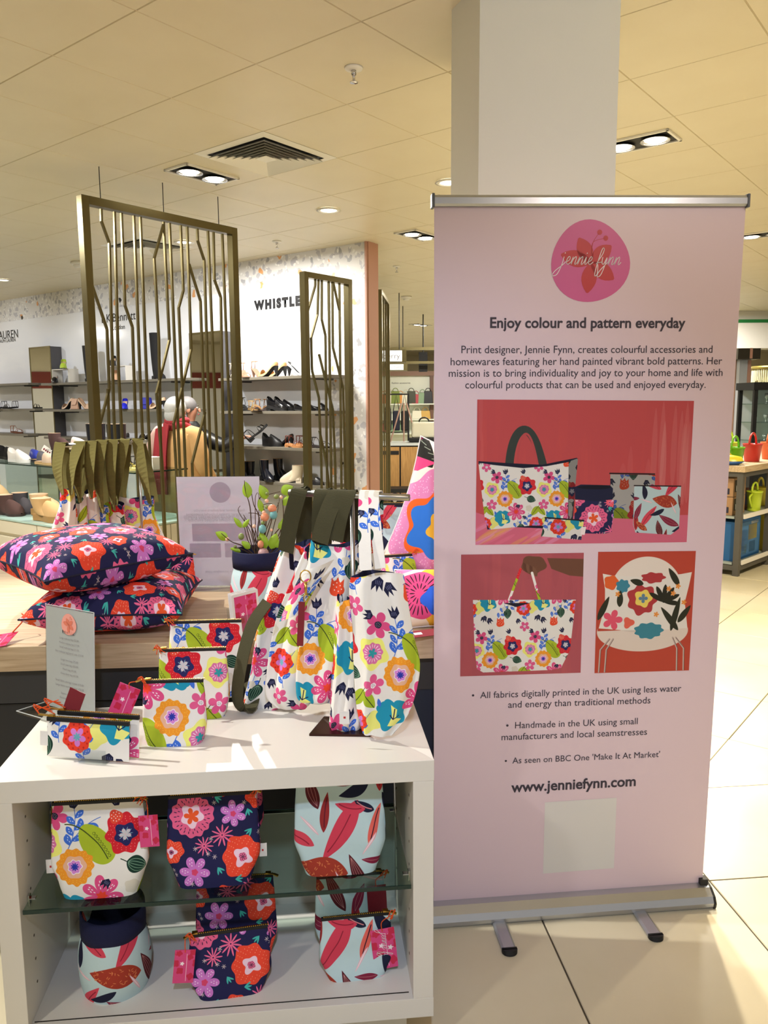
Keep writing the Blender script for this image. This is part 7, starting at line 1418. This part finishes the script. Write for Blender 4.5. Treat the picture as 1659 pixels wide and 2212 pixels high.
# bulkhead with green stripe and the department behind
Yb = 13.0; z1, z0_, zg = at_y(1630, 690, Yb)[2], at_y(1630, 752, Yb)[2], at_y(1630, 697, Yb)[2]; x0 = at_y(1560, 700, Yb)[0]
mb = MB(); mb.box(x0, 12.9, Yb, Yb+.4, z0_, zg); struct(mb.build('trim_bulkhead', rug_m)); mb = MB(); mb.box(x0, 12.9, Yb-.01, Yb+.41, zg, z1); struct(mb.build('trim_green_stripe', mat('green_stripe', '#1f7a3c', .5)))
mb = MB(); mb.box(x0, 12.9, Yb+.05, Yb+.35, z1, 3.03); struct(mb.build('trim_bulkhead_top', rug_m))
P0, P1_ = at_y(1594, 860, 11.8), at_y(1611, 860, 11.8); zt = at_y(1600, 778, 11.8)[2]
mb = MB(); mb.box(P0[0], P1_[0], 11.8, 12.2, 0, zt); struct(mb.build('wall_grey_pier', mat('pier_grey', '#a9adb4', .4))); P2 = at_y(1620, 860, 11.8)
mb = MB(); mb.box(P1_[0], P2[0], 11.82, 12.2, 0, zt); struct(mb.build('wall_pink_pier', pink)); P2 = at_y(1586, 860, 11.9); mb = MB(); mb.box(P2[0], P0[0], 11.9, 12.2, 0, zt); struct(mb.build('wall_taupe_pier', brn))
P0, P1_ = at_y(1586, 860, 11.6), at_y(1634, 860, 11.6); t = thing('sign_box', 'black and bronze sign box on top of the grey and pink pier', 'sign', (P0[0], 11.55, zt), 0); mb = MB(); mb.box(0, P1_[0]-P0[0], 0, .5, .001, at_y(1600, 753, 11.6)[2]-zt); mb.build('box', mat('dark_bronze', '#2e2a20', .4), t); mb = MB(); mb.box(.17, .21, -.004, -.001, .01, .16); mb.build('divider', pink, t)
P0 = at_y(1624, 950, 10.6); zc = at_y(1640, 842, 10.6)[2]; t = thing('glass_cabinet', 'black-framed glass cabinet of small silver pieces at the right edge', 'cabinet', (P0[0], 10.6, 0), 0); CW = 1.1
for b in ((0, .05, 0, .05, 0, zc), (CW-.05, CW, 0, .05, 0, zc), (0, .05, .45, .5, 0, zc), (CW-.05, CW, .45, .5, 0, zc)): mb = MB(); mb.box(*b); mb.build('post', black, t)
mb = MB(); mb.box(-.02, CW+.02, -.02, .52, zc, zc+.10); mb.build('cap', black, t); mb = MB(); mb.box(.05, CW-.05, .001, .008, 0, zc); mb.build('glass_door', glass, t); mb = MB(); mb.box(.05, CW-.05, .46, .48, 0, zc); mb.build('back', mat('cabinet_back', '#d9e4e6', .3), t); mb = MB(); mb.box(.05, CW-.05, .05, .45, .0, .62); mb.build('plinth', black, t)
for k in range(4): mb = MB(); mb.box(.05, CW-.05, .05, .45, .78+.25*k, .79+.25*k); mb.build('glass_shelf', glass_g, t)
rr = random.Random(9)
for k in range(4):
    for j in range(6):
        x = .12+.16*j; o = thing('silver_ornament', 'small silver ornament inside the black-framed glass cabinet', 'ornament', (P0[0]+x, 10.82, .7905+.25*k), 0, 'silver ornaments in the glass cabinet'); h = .07+.08*rr.random(); mb = MB(); mb.lathe([(.03, 0), (.012, .01), (.012, h*.4), (.035, h*.6), (.03, h)], 10); mb.build('piece', mat('silver_piece', '#cfd6da', .2, .7), o, True)
P = at_y(1657, 798, 12.3); t = thing('crystal_chandelier', 'pale gold bead chandelier at the right edge above the glass cabinet', 'chandelier', (P[0]+.12, 12.3, P[2]), 0); mb = MB(); mb.lathe([(.34, 0), (.34, .05)], 28); mb.build('ring', mat('gold_ring', '#a89850', .3, .7), t, True); mb = MB(); mb.tube([(0, 0, .05), (0, 0, 3.03-P[2])], .006, 6); mb.build('rod', gold, t); mb = MB()
for ring_, n in ((.32, 60), (.22, 40), (.1, 20)):
    for k in range(n): a = 2*PI*k/n; l = .22+.05*math.sin(5*a); x, y = ring_*math.cos(a), ring_*math.sin(a); mb.box(x-.006, x+.006, y-.006, y+.006, -l, -.001)
o = mb.build('bead_strings', mat('crystal', '#e8e2b8', .15, 0, trans=.0), t); o['kind'] = 'stuff'
